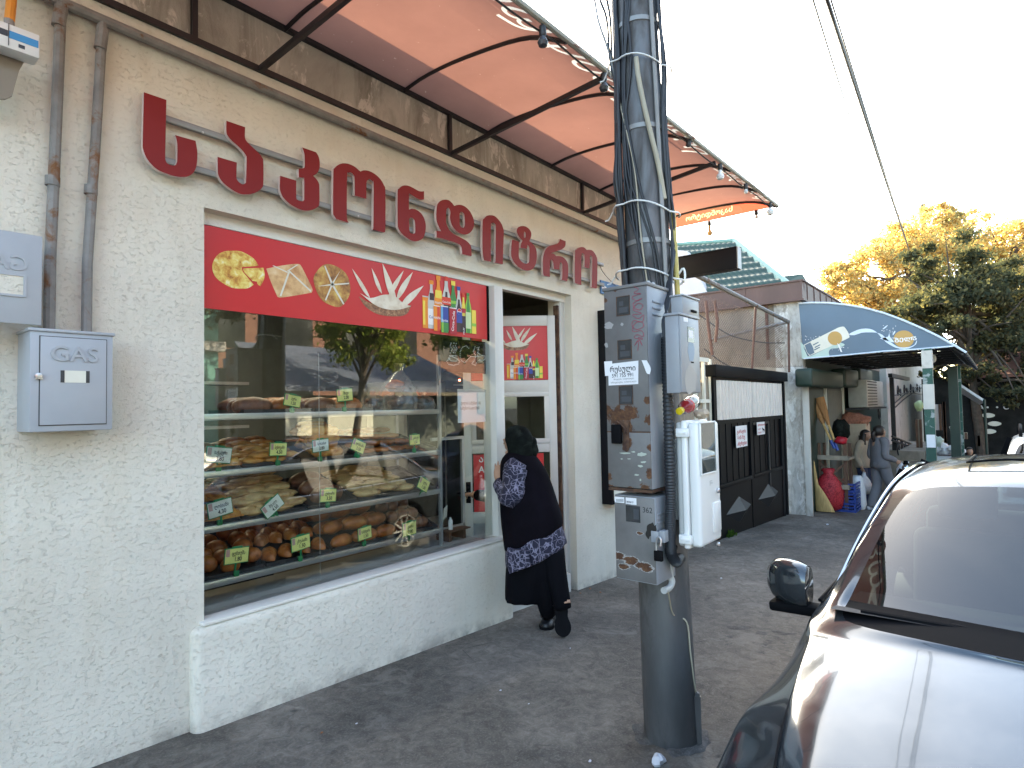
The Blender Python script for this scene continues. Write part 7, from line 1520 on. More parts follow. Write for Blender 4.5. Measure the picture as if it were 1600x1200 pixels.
b = MB(); q = PX(1258, 580, b2x-.05); b.box(b2x-.09, b2x-.03, q.y-.05, q.y+.06, gz(12.2)-.1, q.z, .006); b.build('white_post', M['whitewash'], nb)
# ground floor recess in deep shade
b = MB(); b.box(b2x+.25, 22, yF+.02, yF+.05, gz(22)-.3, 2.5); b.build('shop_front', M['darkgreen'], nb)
for px0, px1 in ((1266, 1316), (1319, 1340), (1342, 1362)):
    a = PY(px0, 575, yF-.25); c = PY(px1, 604, yF-.25); z0 = PY(px0, 604, yF-.25).z
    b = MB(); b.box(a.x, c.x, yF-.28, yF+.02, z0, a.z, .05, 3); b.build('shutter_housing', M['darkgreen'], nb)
for px in (1290, 1317): a = PY(px, 605, yF-.02); b = MB(); b.box(a.x, a.x+.06, yF-.03, yF+.02, gz(a.x), a.z+.1); b.build('door_frame', M['cream'], nb)
b = MB(); a = PY(1293, 610, yF); c = PY(1315, 610, yF); b.box(a.x, c.x, yF-.0, yF+.015, gz(a.x), a.z); b.build('door', M['innerwall'], nb)
# next building on, white washed, with iron work
wbld = thing('whitewashed_house', 'white washed house front with wrought iron brackets past the greengrocer', 'house', (19, -.4, gz(18)))
xa = PY(1386, 620, -.5).x; xb = PY(1443, 620, -.5).x
b = MB(); b.box(xa, xb, -.5, 3, gz(xb)-.5, 3.4); b.build('wall', M['whitewash'], wbld)
b = MB(); p = PY(1393, 600, -.9); b.box(p.x, p.x+.12, -.95, -.85, gz(p.x)-.2, PY(1393, 590, -.9).z, .0); b.box(p.x-.2, p.x+4, -.95, -.85, PY(1393, 590, -.9).z, PY(1393, 584, -.9).z); b.build('porch_post', M['blackmetal'], wbld)
b = MB()
def scroll(c, r, turns=1.3, st=0, sg=1, y=-.7):
    pts = [];
    for i in range(22): a = st+sg*2*pi*turns*i/21; q = r*(1-.75*i/21); pts.append(V((c.x+q*cos(a), c.y, c.z+q*sin(a))))
    b.tube(pts, .018, 5)
for px, py in ((1403, 612), (1413, 610), (1423, 608), (1433, 607)): scroll(PY(px, py, -.7), .22, 1.2, 0); scroll(PY(px+4, py+2, -.7), .16, 1.2, pi, -1)
for a, c in (((1395, 640), (1440, 606)), ((1396, 632), (1440, 600)), ((1396, 618), (1442, 616))): b.tube([PY(*a, -.7), PY(*[(a[i]+c[i])/2-(3 if i else 0) for i in (0, 1)], -.7), PY(*c, -.7)], .022, 5, k=3)
b.build('iron_bracket', M['blackmetal'], wbld)
b = MB()
for (a, c) in (((1394, 682), (1447, 703)), ((1394, 688), (1447, 708))): b.tube([PY(*a, -1.0), PY(*c, -1.0)], .03, 6)
for px, py in ((1404, 700), (1415, 707), (1428, 713), (1440, 718), (1409, 716), (1422, 722)): scroll(PY(px, py, -1.0), .28, 1.4, 1.0, 1); scroll(PY(px+5, py-3, -1.0), .2, 1.3, 2.5, -1)
b.build('stair_railing', M['blackmetal'], wbld)
b = MB(); a = PY(1391, 720, -.8)
for i in range(6): b.box(a.x+i*.5, a.x+4.5, -1.6, -.5, gz(a.x+4)-.3, gz(a.x+i*.5)+1.2-.2*i if 0 else gz(a.x)+.2*(6-i)-.1)
b.build('steps', M['conc'], wbld)
ac = thing('air_conditioner', 'aged air conditioner on a bracket high beneath the blue awning', 'air conditioner', PY(1367, 640, -.75))
a = PY(1354, 593, -.8); c = PY(1381, 636, -.8); z0 = PY(1354, 637, -.8).z
b = MB(); b.box(a.x, c.x, -.8, -.4, z0, a.z, .02); b.build('casing', M['ac'], ac)
b = MB()
for i in range(9): z = z0+.05+(a.z-z0-.1)*i/8; b.box(a.x+.1, a.x+(c.x-a.x)*.55, -.815, -.80, z, z+.02)
b.build('grille', M['gateblk'], ac); b = MB(); b.box(a.x-.1, c.x+.1, -.85, -.36, z0-.05, z0-.01); scroll(PY(1374, 647, -.75), .18, 1.3, 1.5); b.build('bracket', M['blackmetal'], ac)

# ---------------------------------------------------------------- blue awning
XA = b2x-.03
ba = thing('blue_awning', 'grey blue vaulted awning with a printed beer can on its end, over the greengrocer', 'awning', (15, -1.5, 2.3))
curve = [(1248, 475), (1270, 474), (1295, 474.5), (1320, 477), (1350, 482), (1380, 490), (1410, 501), (1440, 514), (1465, 526), (1490, 540), (1510, 552)]
CP = [PX(*p, XA) for p in curve]; low = [PX(*p, XA) for p in ((1490, 541), (1430, 546), (1380, 549), (1320, 555), (1256, 560.5))]
AF = Fr((XA, 0, 0), (0, -1, 0))
b = MB(); b.shape(AF, [[(-p.y, p.z) for p in CP[:-1]]+[(-p.y, p.z) for p in low]], -.03, 0); b.build('end_panel', M['bluevinyl'], ba)
b = MB(); b.tube([p+V((-.01, 0, .012)) for p in CP], .018, 6); b.tube([p+V((-.01, 0, 0)) for p in low], .014, 6); b.build('edge_trim', M['paleblue'], ba)
XE = 18.6
prof = catmull([V((0, p.y, p.z)) for p in CP], 3)
b = MB(); b.grid(lambda u, v: V((XA+(XE-XA)*u, *(lambda q: (q.y, q.z))(prof[min(int(v*(len(prof)-1)+.5), len(prof)-1)]))), 6, len(prof)-1); b.build('roof_sheet', M['awnsheet'], ba, smooth=180, mods=[('SOLIDIFY', dict(thickness=.02))])
b = MB()
for i in range(9): x = XA+.1+(XE-XA-.2)*i/8; b.tube([V((x+.05, q.y, q.z-.045)) for q in prof[::3]], .025, 6)
for k in range(2, len(prof), 3): q = prof[k]; b.bar((XA+.06, q.y, q.z-.05), (XE, q.y, q.z-.05), .03)
zb_ = low[0].z+.0; yo = low[0].y
for i in range(9): x = XA+.1+(XE-XA-.2)*i/8; b.bar((x, yF, low[-1].z+.03), (x, yo, zb_+.02), .045)
for k in range(7): t = k/6; y = yF+(yo-yF)*t; b.bar((XA+.06, y, low[-1].z+(zb_-low[-1].z)*t+.05), (XE, y, low[-1].z+(zb_-low[-1].z)*t+.05), .04)
b.build('lattice_frame', M['blackmetal'], ba)
def aq(px, py): p = PX(px, py, XA); return -p.y, p.z
def az(pts, sm=0): q = [tuple([*aq(1240+p[0]/8, 470+p[1]/8)]+list(p[2:])) for p in pts]; return smooth_outline(q, sm) if sm else [t[:2] for t in q]
b = MB(); b.shape(AF, [az([(85, 510, 1), (130, 560), (140, 590), (190, 680), (300, 640), (450, 560), (560, 520), (640, 550), (560, 590), (470, 600), (440, 640), (450, 690, 1), (300, 700), (105, 725, 1), (98, 640)], 3)], .003); b.build('splash_print', M['mint'], ba)
b = MB(); b.mat(1); b.shape(AF, [az([(120, 570), (175, 695), (215, 690), (700, 455), (690, 430), (190, 670)])], .005); b.mat(0); b.shape(AF, [az([(130, 550, 1), (560, 335, 1), (620, 322), (650, 345), (690, 410), (700, 450, 1), (650, 485), (200, 690, 1), (165, 640)], 3)], .007)
b.mat(2); b.shape(AF, [az([(140, 556, 1), (210, 520, 1), (240, 575), (262, 650, 1), (205, 680, 1), (170, 640)], 3)], .009)
for o in ((240, 548), (262, 578), (255, 610)): b.shape(AF, [az([(o[0], o[1]), (o[0]+70, o[1]-35), (o[0]+76, o[1]-24), (o[0]+8, o[1]+12)])], .009)
b.mat(3); b.shape(AF, [[aq(1240+(518+90*cos(t))/8, 470+(468+86*sin(t))/8) for t in [2*pi*i/32 for i in range(32)]]], .009)
b.build('can_picture', [M['cream'], M['slate'], M['bluevinyl'], M['ochre']], ba)
b = MB(); b.shape(AF, [[aq(1240+(1378+128*cos(t))/8, 470+(478+108*sin(t))/8) for t in [2*pi*i/40 for i in range(40)]]], .004); b.build('ochre_disc', M['ochre'], ba)
b = MB()
for pts in ([(690, 420), (760, 380), (850, 350), (950, 350), (1030, 385), (1090, 450), (1160, 520), (1240, 570), (1330, 600), (1440, 595), (1530, 545), (1540, 490), (1510, 550), (1430, 580), (1330, 582), (1260, 550), (1180, 490), (1110, 425), (1040, 400), (950, 395), (850, 400), (760, 430)], [(1080, 470), (1180, 450), (1195, 390), (1205, 450), (1260, 520), (1170, 500)], [(1115, 350), (1160, 310), (1165, 325), (1125, 355)], [(1240, 410), (1265, 375), (1272, 390), (1245, 430)]): b.shape(AF, [az(pts, 2)], .005)
b.build('splash_print', M['paleblue'], ba)
b = MB(); q0, q1 = aq(1240+1262/8, 470+505/8), aq(1240+1490/8, 470+492/8); TF = Fr(AF.p(q0[0], q0[1]), AF.ex*(q1[0]-q0[0])+AF.ey*(q1[1]-q0[1]), AF.ey); wd = q1[0]-q0[0]
b.text(TF, 'გელა', 0, .0, wd*.34, .007, bold=.03, sx=1.28); b.shape(AF, [az([(1215, 462), (1290, 462), (1296, 468), (1250, 470)])], .007); b.shape(AF, [az([(1470, 452), (1535, 442), (1520, 456), (1470, 462)])], .007)
c0 = aq(1240+500/8, 470+425/8); c1 = aq(1240+545/8, 470+530/8); L2 = sqrt((c1[0]-c0[0])**2+(c1[1]-c0[1])**2); T2 = Fr(AF.p(*c0), AF.ex*(c1[0]-c0[0])+AF.ey*(c1[1]-c0[1]), AF.ex*(c0[1]-c1[1])*-1+AF.ey*(c1[0]-c0[0])); b.text(T2, 'გელა', 0, -.03, L2*.36, .011, bold=.03); b.shape(AF, [az([(545, 530), (575, 550), (610, 640), (590, 640)])], .011)
rr = random.Random(9)
for i in range(34):
    x = rr.choice((rr.uniform(130, 330), rr.uniform(480, 690), rr.uniform(1095, 1290))); y = {0: 0}.get(1, 0)
    y = rr.uniform(440, 500) if x < 330 else (rr.uniform(580, 640) if x < 700 else rr.uniform(310, 400)); s_ = rr.uniform(4, 9); b.shape(AF, [az([(x-s_, y), (x, y-s_*.7), (x+s_, y), (x, y+s_*.7)])], .005)
b.build('awning_lettering', M['white'], ba)
def post(px, py_t, py_b, y, w, m, lab, bands=None):
    p = PY(px, py_t, y); t = thing('awning_post', lab, 'post', (p.x, y, gz(p.x)), 'posts along the greengrocer pavement')
    b = MB(); b.box(p.x-w/2, p.x+w/2, y-w/2, y+w/2, gz(p.x)-.25, p.z); b.build('shaft', m, t)
    return t, p
t, p = post(1448, 545, 700, -2.35, .13, M['postgreen'], 'sea green and white painted post under the near end of the blue awning')
b = MB(); z0, z1 = PY(1448, 600, -2.35).z, PY(1448, 640, -2.35).z; b.box(p.x-.07, p.x+.07, -2.42, -2.28, z1, z0); z0, z1 = PY(1448, 548, -2.35).z, PY(1448, 575, -2.35).z; b.box(p.x-.07, p.x+.07, -2.42, -2.28, z1, z0); b.build('pale_band', M['whitewash'], t)
b = MB(); z0, z1 = PY(1452, 680, -2.35).z, PY(1452, 701, -2.35).z; b.box(p.x-.085, p.x-.072, -2.415, -2.30, z1, z0); b.build('taped_sheet', M['paper'], t)
post(1488, 572, 700, -2.5, .16, M['darkgreen'], 'dark green post further along the blue awning'); post(1495, 572, 700, -2.55, .12, M['postgreen'], 'thin green post beside the dark green one')
lampb = thing('light_bulb', 'pale bulb hanging under the blue awning beside the painted post', 'light bulb', PY(1457, 553, -2.3)); q = PY(1457, 555, -2.3); b = MB(); b.lathe([(.03, .06), (.03, 0), (.01, -.0)], q, n=8); b.build('socket', M['cable'], lampb); b = MB(); b.ell(q+V((0, 0, -.06)), (.06, .06, .085), 10, 8); b.build('globe', M['bulb'], lampb)

# ---------------------------------------------------------------- greengrocer goods
def obj1(b, name, m, label, cat, group=None, smooth=35): return tag(b.build(name, m, smooth=smooth), label, cat, group)
p = PG(1281, 800)
b = MB(); b.loft([[p+V((0, 0, .02))+V((0, -1, 0))*(a*cos(q))+V((-1, 0, 0))*(c*sin(q))+V((0, dy, z)) for q in [2*pi*i/14 for i in range(14)]] for z, a, c, dy in ((0, .17, .05, -.10), (.12, .15, .05, -.07), (.32, .10, .045, -.02), (.48, .05, .04, .03), (.52, .035, .035, .04), (.95, .03, .03, .09), (.98, .02, .02, .09))]); obj1(b, 'straw_broom', M['broom'], 'straw broom standing head down against the peeling corner pillar', 'broom')
for i, (px0, py0, px1, py1) in enumerate(((1300, 692, 1268, 622), (1306, 695, 1280, 622))):
    a = PX(px0, py0, 13.3); c = PX(px1, py1, 13.4); t = thing('straw_broom', ('left' if i == 0 else 'right')+' of two upside down brooms leaning in the greengrocer rack', 'broom', a, 'upside down brooms in the rack')
    d = c-a; b = MB(); b.tube([a-d*.12, a+d*.5], .022, 8); b.build('handle', M['broom'], t); b = MB(); b.tube([a+d*.42, a+d*.55, a+d*.8, a+d*1.0], [.03, .05, .085, .10], 10); b.build('straw_head', M['broomhead'], t); b = MB(); b.tube([a-d*.12, a+d*.06], .028, 8); b.build('blue_sleeve', M['cratebl'], t)
rk = thing('wooden_rack', 'dark wooden rack of trays in front of the greengrocer', 'rack', PG(1298, 798))
xs0, xs1 = 13.3, 13.8; yk = PX(1282, 740, 13.3).y
b = MB()
for x in (xs0, xs0+.48):
    for y in (yk+.02, yk-.45): b.box(x, x+.06, y-.03, y+.03, gz(x)-.02, gz(x)+1.35)
b.bar((xs0-.02, yk, gz(xs0)+.55), (xs0-.02, yk-.45, gz(xs0)+.95), .04); b.bar((xs0-.02, yk, gz(xs0)+.95), (xs0-.02, yk-.45, gz(xs0)+.55), .04); b.build('frame', M['brown'], rk)
for z in (.45, 1.02): b = MB(); b.box(xs0-.03, xs0+.58, yk-.52, yk+.06, gz(xs0)+z, gz(xs0)+z+.04); b.box(xs0-.06, xs0-.03, yk-.52, yk+.06, gz(xs0)+z, gz(xs0)+z+.09); b.build('tray_shelf', M['wood'], rk)
r_ = random.Random(8)
for i in range(26): x = xs0+.05+r_.random()*.45; b = MB(); b.ell((x, yk-.42+r_.random()*.4, gz(xs0)+.54+r_.random()*.05), (.045, .045, .04), 9, 6); obj1(b, 'onion', M['onion'], 'brown onion on the lower tray of the wooden rack', 'onion', 'onions on the wooden rack', 180)
p = PX(1314, 672, 13.5); b = MB(); b.ell(p+V((0, 0, .0)), (.14, .16, .22), 14, 8, None, .3, 2.5, 3); obj1(b, 'dark_sack', M['scarf'], 'dark sack on the upper tray of the wooden rack', 'sack', None, 60)
b = MB(); b.ell(PX(1314, 688, 13.3), (.1, .12, .08), 12, 8, None, .3, 3, 5); obj1(b, 'pink_bag', M['p_cokered'], 'reddish bag in front of the dark sack on the rack', 'bag', None, 60)
p = PG(1292, 799)
t = thing('net_sack', 'bulging red net sack of vegetables on the ground below the rack', 'sack', p+V((.1, 0, 0)))
c = p+V((.15, -.03, .0)); b = MB(); b.lathe([(.10, .0), (.22, .06), (.26, .2), (.26, .40), (.23, .56), (.15, .68), (.09, .74), (.13, .80), (.10, .84)], c, n=18)
for v in b.v: v += V((noise.noise(v*7), noise.noise(v*7+V((3, 0, 0))), 0))*.03
b.build('net', M['netred'], t, smooth=180)
cr = PG(1318, 800)
for k in range(3):
    t = thing('blue_crate', ('lowest', 'middle', 'topmost')[k]+' of the blue plastic crates stacked beside the red sack', 'crate', cr+V((.1, 0, .19*k)), 'blue crates stacked at the greengrocer')
    z = gnd(cr.x, cr.y)+.19*k; o = .02*k; x0, x1, y0, y1 = cr.x+.0+o, cr.x+.55+o, cr.y-.22, cr.y+.2
    b = MB()
    for a in ((x0, x0+.02, y0, y1), (x1-.02, x1, y0, y1), (x0+.02, x1-.02, y0, y0+.02), (x0+.02, x1-.02, y1-.02, y1)):
        b.box(*a, z, z+.05); b.box(*a, z+.08, z+.11); b.box(*a, z+.14, z+.18)
    for xx, yy in ((x0, y0), (x1-.03, y0), (x0, y1-.03), (x1-.03, y1-.03)): b.box(xx-.002, xx+.032, yy-.002, yy+.032, z, z+.182)
    b.build('slatted_sides', M['cratebl'], t); b = MB(); b.box(x0+.02, x1-.02, y0+.02, y1-.02, z+.005, z+.02); b.build('base', M['cratebl'], t)
b = MB(); c = PG(1338, 798); b.lathe([(.12, 0), (.15, .1), (.14, .4), (.12, .6), (.07, .68)], c+V((.25, 0, 0)), n=14); obj1(b, 'white_sack', M['tarp'], 'white sack standing behind the blue crates', 'sack')
b = MB(); p = PX(1331, 676, 15.5); b.box(15.5, 16.1, p.y-.28, p.y+.3, gz(15.5)-.1, p.z+.2, .01); obj1(b, 'cardboard_box', M['cardboard'], 'cardboard box on the stall behind the two passers by', 'box')
b = MB(); p = PX(1334, 658, 15.7); b.ell(p, (.2, .32, .20), 14, 8, None, .4, 3, 4); obj1(b, 'potato_sack', M['onion'], 'brown sack on top of the cardboard box', 'sack', None, 60)
st = thing('vegetable_stall', 'dim vegetable stall with green leaves behind the two passers by', 'stall', PG(1335, 790)+V((1.6, .2, 0)))
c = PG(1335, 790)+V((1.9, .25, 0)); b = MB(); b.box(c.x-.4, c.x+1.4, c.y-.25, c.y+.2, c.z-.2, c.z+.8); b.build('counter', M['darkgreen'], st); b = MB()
for i in range(40): b.ell(c+V((r_.uniform(-.35, 1.3), r_.uniform(-.25, .15), .85+r_.uniform(0, .15))), (.09, .08, .06), 8, 5, None, .5, 3, i)
b.build('greens', M['veg'], st, smooth=30)
b = MB(); p = PG(1262, 806)
for i in range(30):
    pass
# bicycle-like clutter in front of the stairs: one parked moped
mp = thing('parked_moped', 'dark moped parked in front of the iron stair railing', 'moped', PG(1425, 790)+V((1.5, 0, 0)))
c = PY(1418, 716, -1.7); g0 = gz(c.x)
for dx in (-.55, .6):
    b = MB(); cc = V((c.x+dx, -1.7, g0+.27)); b.tube([cc+V((.24*cos(a), 0, .24*sin(a))) for a in [2*pi*i/20 for i in range(20)]], .045, 8, closed=True); b.build('wheel', M['rubber'], mp)
b = MB(); b.tube([(c.x-.55, -1.7, g0+.27), (c.x-.35, -1.7, g0+.9), (c.x-.3, -1.7, g0+1.02)], .05, 8); b.tube([(c.x-.4, -1.7, g0+.45), (c.x, -1.7, g0+.32), (c.x+.6, -1.7, g0+.4)], [.08, .11, .14], 10, k=3); b.build('body', M['trim'], mp); b = MB(); b.tube([(c.x-.28, -2.0, g0+1.05), (c.x-.32, -1.7, g0+1.0), (c.x-.28, -1.4, g0+1.05)], .02, 6); b.ell((c.x-.42, -1.7, g0+.88), (.09, .08, .09), 10, 8); b.build('handlebar', M['chrome'], mp); b = MB(); b.ell((c.x+.3, -1.7, g0+.78), (.4, .13, .07), 14, 8); b.build('seat', M['black'], mp)

# ---------------------------------------------------------------- houses behind
hs = thing('green_roofed_house', 'pale house with a green metal tile roof behind the concrete wall', 'house', (20, 6, 0))
xr_, xe_ = 19.5, 17.0
A = PX(1147, 377, xr_); Bq = PX(1040, 384, xr_); E = PX(1240, 452, xe_); D = PX(1108, 470, xe_)
b = MB()
def rf(u, v):                                        # u left->right, v eave->ridge
    lo = D.lerp(E, u); hi = Bq.lerp(A, u); q = lo.lerp(hi, v)
    return q + V((-.035, 0, .05))*(.5+.5*sin(v*2*pi*9))*(1.0) + V((0, 0, .03))*abs(sin(u*pi*14))
b.grid(rf, 84, 54); b.build('roof', M['greenroof'], hs, smooth=60)
b = MB(); b.tube([A, E], .10, 8); b.tube([Bq, A], .10, 8); b.tube([Bq+V((.3, 0, 0)), D], .07, 8); b.build('ridge_cap', mat('pale_green_cap', (.17, .30, .25), .4), hs)
b = MB(); gx = xe_+.25; gp_ = [PX(1030, 388, gx), PX(1072, 392, gx), PX(1104, 455, gx), PX(1118, 470, gx), PX(1118, 520, gx), PX(1030, 520, gx)]
b.loft([[p for p in gp_], [p+V((.3, 0, 0)) for p in gp_]]); b.build('gable_wall', M['gable'], hs, smooth=0)
b = MB(); b.add([A, E, E+V((6, .5, -.2)), A+V((5, .5, 0)), Bq+V((5, 0, 0)), Bq], [(0, 1, 2, 3), (5, 0, 3, 4)]); b.build('rear_roof', M['greenroof'], hs, smooth=0)
b = MB(); b.box(xe_+.5, xe_+6, min(D.y, E.y)+.3, max(D.y, E.y)+2.0, -1, D.z-.1); b.build('wall', M['gable'], hs)
h2 = thing('green_roofed_shed', 'smaller green roof just beyond the tiled roof', 'shed', (27, 2, 0))
A2, B2, C2, D2 = PX(1200, 434, 27), PX(1254, 428, 27), PX(1264, 447, 26.4), PX(1190, 460, 26.4)
b = MB(); b.loft([[A2, B2, C2, D2], [p+V((3, .3, -.2)) for p in (A2, B2, C2, D2)]]); b.build('roof', M['greenroof'], h2, smooth=0); b = MB(); b.box(27, 29.5, C2.y+.4, A2.y-.2, -1.5, C2.z-.3); b.build('wall', M['conc'], h2)
# dark shop row at the end of the street
ds = thing('dark_shop', 'dark shop front with pale oval signs under the far trees', 'shop', (30, -5, gz(30)))
X3 = 27.0
a = PX(1438, 560, X3); c = PX(1660, 700, X3)
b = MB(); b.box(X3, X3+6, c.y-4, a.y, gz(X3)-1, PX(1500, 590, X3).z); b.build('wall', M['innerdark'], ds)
b = MB(); zt_ = PX(1560, 590, X3).z; b.loft([[V((X3-.3, c.y-4, zt_)), V((X3-.3, a.y-1.4, zt_)), V((X3+3, a.y-1.4, zt_+1.3)), V((X3+3, c.y-4, zt_+1.3))], [V((X3-.3, c.y-4, zt_+.12)), V((X3-.3, a.y-1.4, zt_+.12)), V((X3+3, a.y-1.4, zt_+1.42)), V((X3+3, c.y-4, zt_+1.42))]]); b.build('roof', M['brick'], ds, smooth=0)
XF3 = Fr((X3-.01, 0, 0), (0, -1, 0))
def q3(px, py): p = PX(px, py, X3-.01); return -p.y, p.z
for px, py in ((1544, 649), (1554, 662), (1546, 674)):
    b = MB(); u, v = q3(px, py); b.shape(XF3, [smooth_outline([(u+.17*cos(t)*(1 if abs(cos(t)) < .9 else 1.1), v+.085*sin(t)) for t in [2*pi*i/16 for i in range(16)]], 2)], .01, .05); b.build('oval_sign', M['cream'], ds)
b = MB(); u, v = q3(1520, 640); b.text(XF3, '– A •   •  O', u, v, .22, .02, bold=.02); u, v = q3(1508, 702)
b.build('shop_lettering', M['white'], ds)
far = thing('market_awning', 'pale slanting market awning beyond the blue one', 'awning', (20, -3, 2))
P4 = [PX(1489, 592, 19), PX(1538, 624, 19), PX(1530, 628, 22), PX(1485, 600, 22)]
b = MB(); b.loft([P4, [p+V((0, 0, -.08)) for p in P4]]); b.build('sheet', M['tarp'], far, smooth=0); b = MB(); b.tube([P4[1], V((P4[1].x, P4[1].y, gz(19)))], .03, 6); b.tube([P4[0], V((P4[0].x, P4[0].y, gz(19)))], .04, 6); b.build('legs', M['darkgreen'], far)
for i, (px0, px1, py0, py1, m, lab) in enumerate(((1452, 1472, 632, 672, 'gable', 'pale framed panel leaning among the far market stalls'), (1473, 1480, 628, 705, 'brick', 'red brown shutter between the far market stalls'), (1500, 1504, 640, 690, 'cream', 'cream upright board among the far market stalls'), (1527, 1532, 680, 697, 'wood', 'small wooden chair back at the far stalls'), (1502, 1512, 676, 686, 'cream', 'small lit box on the far market table'), (1430, 1442, 655, 700, 'wood', 'brown boards stacked at the end of the white wall'))):
    a = PX(px0, py0, 21); c = PX(px1, py1, 21); z0 = PX(px0, py1, 21).z; t = thing('leaning_board', lab, 'panel', (21, (a.y+c.y)/2, z0)); b = MB(); b.box(21, 21.08, c.y, a.y, z0, a.z); b.build('board', M[m], t); b = MB(); b.box(20.97, 21, c.y, c.y+.06, z0, a.z); b.box(20.97, 21, a.y-.06, a.y, z0, a.z); b.build('edging', M['brown'], t)
tb_ = thing('market_table', 'market table with white covered goods beyond the green posts', 'table', (20, -3.3, gz(20))); a = PX(1458, 705, 20); c = PX(1500, 712, 20)
b = MB(); b.box(19.6, 20.6, c.y, a.y, a.z-.25, a.z-.1); b.build('top', M['tarp'], tb_); b = MB()
for y in (c.y+.1, a.y-.1): b.box(19.7, 19.78, y-.04, y+.04, gz(20)-.2, a.z-.25)
b.build('legs', M['brown'], tb_)
b = MB()
for i in range(26): q = PX(r_.uniform(1458, 1500), r_.uniform(700, 706), 20); b.ell(q+V((r_.uniform(-.3, .3), 0, 0)), (.12, .14, .09), 8, 5, None, .4, 3, i)
b.build('covered_goods', M['tarp'], tb_, smooth=40)
sp_ = PX(1515, 712, 21); walker('person in black sitting low among the far market stalls', (21, sp_.y, gz(21)-.35), radians(250), 1.55, M['black'], M['black'], .02, 1, (None, None, 0))
for i, (px, py) in enumerate(((1436, 634), (1466, 690), (1458, 688), (1475, 700), (1492, 668), (1497, 655))):
    b = MB(); b.ell(PX(px, py, 19.8), (.11, .11, .14), 12, 8, None, .5, 3, i); obj1(b, 'wrapped_goods', M[('p_pale', 'mint', 'tarp', 'bag', 'cream', 'beige')[i]], ('purple and white', 'green', 'white', 'pinkish', 'cream', 'beige')[i]+' wrapped goods hanging at the far market stalls', 'goods', None, 50)

# ---------------------------------------------------------------- trees
def tree(name, label, base, top, crown, m, nleaf, leaf, seed, limbs=9, group=None, shell=.55):
    r_ = random.Random(seed); t = thing(name, label, 'tree', base, group); base = V(base)
    b = MB(); mid = base.lerp(top, .5)+V((r_.uniform(-.2, .2), r_.uniform(-.2, .2), 0)); h = (V(top)-base).length
    b.tube([base-V((0, 0, .3)), base+V((0, 0, .1*h)), mid, top], [h*.035, h*.028, h*.02, h*.012], 10, k=4)
    tips = []
    for c, rad in crown:
        c = V(c)
        for i in range(limbs):
            d = V((r_.gauss(0, 1), r_.gauss(0, 1), r_.gauss(.25, .8))).normalized(); e = c+V((d.x*rad[0], d.y*rad[1], d.z*rad[2]))*r_.uniform(.6, .95)
            s0 = mid.lerp(V(top), r_.random()); q = s0.lerp(e, .5)+V((r_.uniform(-.2, .2), r_.uniform(-.2, .2), .2))
            b.tube([s0, q, e], [h*.011, h*.006, h*.002], 5, k=3); tips.append(e); tips.append(q)
    b.build('trunk', M['bark'], t)
    lb = MB(); vs = []; fs = []
    cl = []
    for c, rad in crown:
        for i in range(int(26*rad[0]*rad[2]/4)+14):
            d = V((r_.gauss(0, 1), r_.gauss(0, 1), r_.gauss(0, 1))).normalized(); k = r_.uniform(shell, 1)*(1+.22*noise.noise(d*2.2+V((seed, 0, 0))))
            cl.append((V(c)+V((d.x*rad[0], d.y*rad[1], d.z*rad[2]))*k, r_.uniform(.28, .6)*min(rad)*.55))
    for i in range(nleaf):
        c, rr_ = r_.choice(cl); p = c+V((r_.gauss(0, .55), r_.gauss(0, .55), r_.gauss(0, .38)))*rr_
        nrm = V((r_.gauss(0, 1), r_.gauss(0, 1), r_.gauss(.5, .8))).normalized(); a = nrm.orthogonal().normalized(); a = Matrix.Rotation(r_.random()*6.28, 3, nrm) @ a; c2 = nrm.cross(a); s = leaf*r_.uniform(.6, 1.3)
        o = len(vs); vs += [p-a*s, p-c2*(s*.5), p+a*s, p+c2*(s*.5)]; fs.append((o, o+1, o+2, o+3))
    lb.add(vs, fs); lb.build('crown', m, t, smooth=0); return t
def at(px, py, d): return PD(px, py, d)
gc = at(1490, 480, 21.0); g0 = gc.copy(); g0.z = gz(g0.x)
tree('green_tree', 'dense dark green autumn tree leaning over the far end of the blue awning', g0+V((1.0, -.6, 0)), gc+V((.4, -.3, .3)), [(at(1470, 425, 21), (1.5, 1.5, 1.3)), (at(1500, 480, 21.5), (2.2, 2.2, 1.7)), (at(1565, 470, 22), (2.1, 2.1, 1.9)), (at(1450, 500, 20.5), (1.5, 1.5, .9)), (at(1560, 560, 21), (1.8, 1.8, 1.1)), (at(1620, 540, 22), (2.0, 2.0, 2.0)), (at(1475, 575, 22), (.9, .9, .6)), (at(1580, 610, 20), (1.1, 1.1, .5))], M['lf_green'], 52000, .085, 3)
c = at(1425, 440, 36); g0 = c.copy(); g0.z = gz(40)
tree('golden_tree', 'tall golden autumn tree lit from behind at the end of the street', g0, c+V((0, 0, 1)), [(at(1320, 450, 34), (1.7, 1.7, 1.6)), (at(1375, 425, 35), (2.3, 2.3, 2.2)), (at(1430, 400, 36), (2.6, 2.6, 2.6)), (at(1400, 480, 35), (3.0, 3, 1.6)), (at(1460, 370, 37), (2.3, 2.3, 1.8))], M['lf_gold'], 42000, .105, 5)
c = at(1560, 410, 40); g0 = c.copy(); g0.z = gz(40)
tree('golden_tree', 'thin russet tree with bright gaps behind the dark green one', g0, c+V((0, 0, 1)), [(at(1510, 375, 40), (2.2, 2.2, 1.9)), (at(1570, 395, 40), (2.6, 2.6, 2.4)), (at(1615, 400, 40), (2.6, 2.6, 2.6))], M['lf_gold'], 15000, .12, 8)
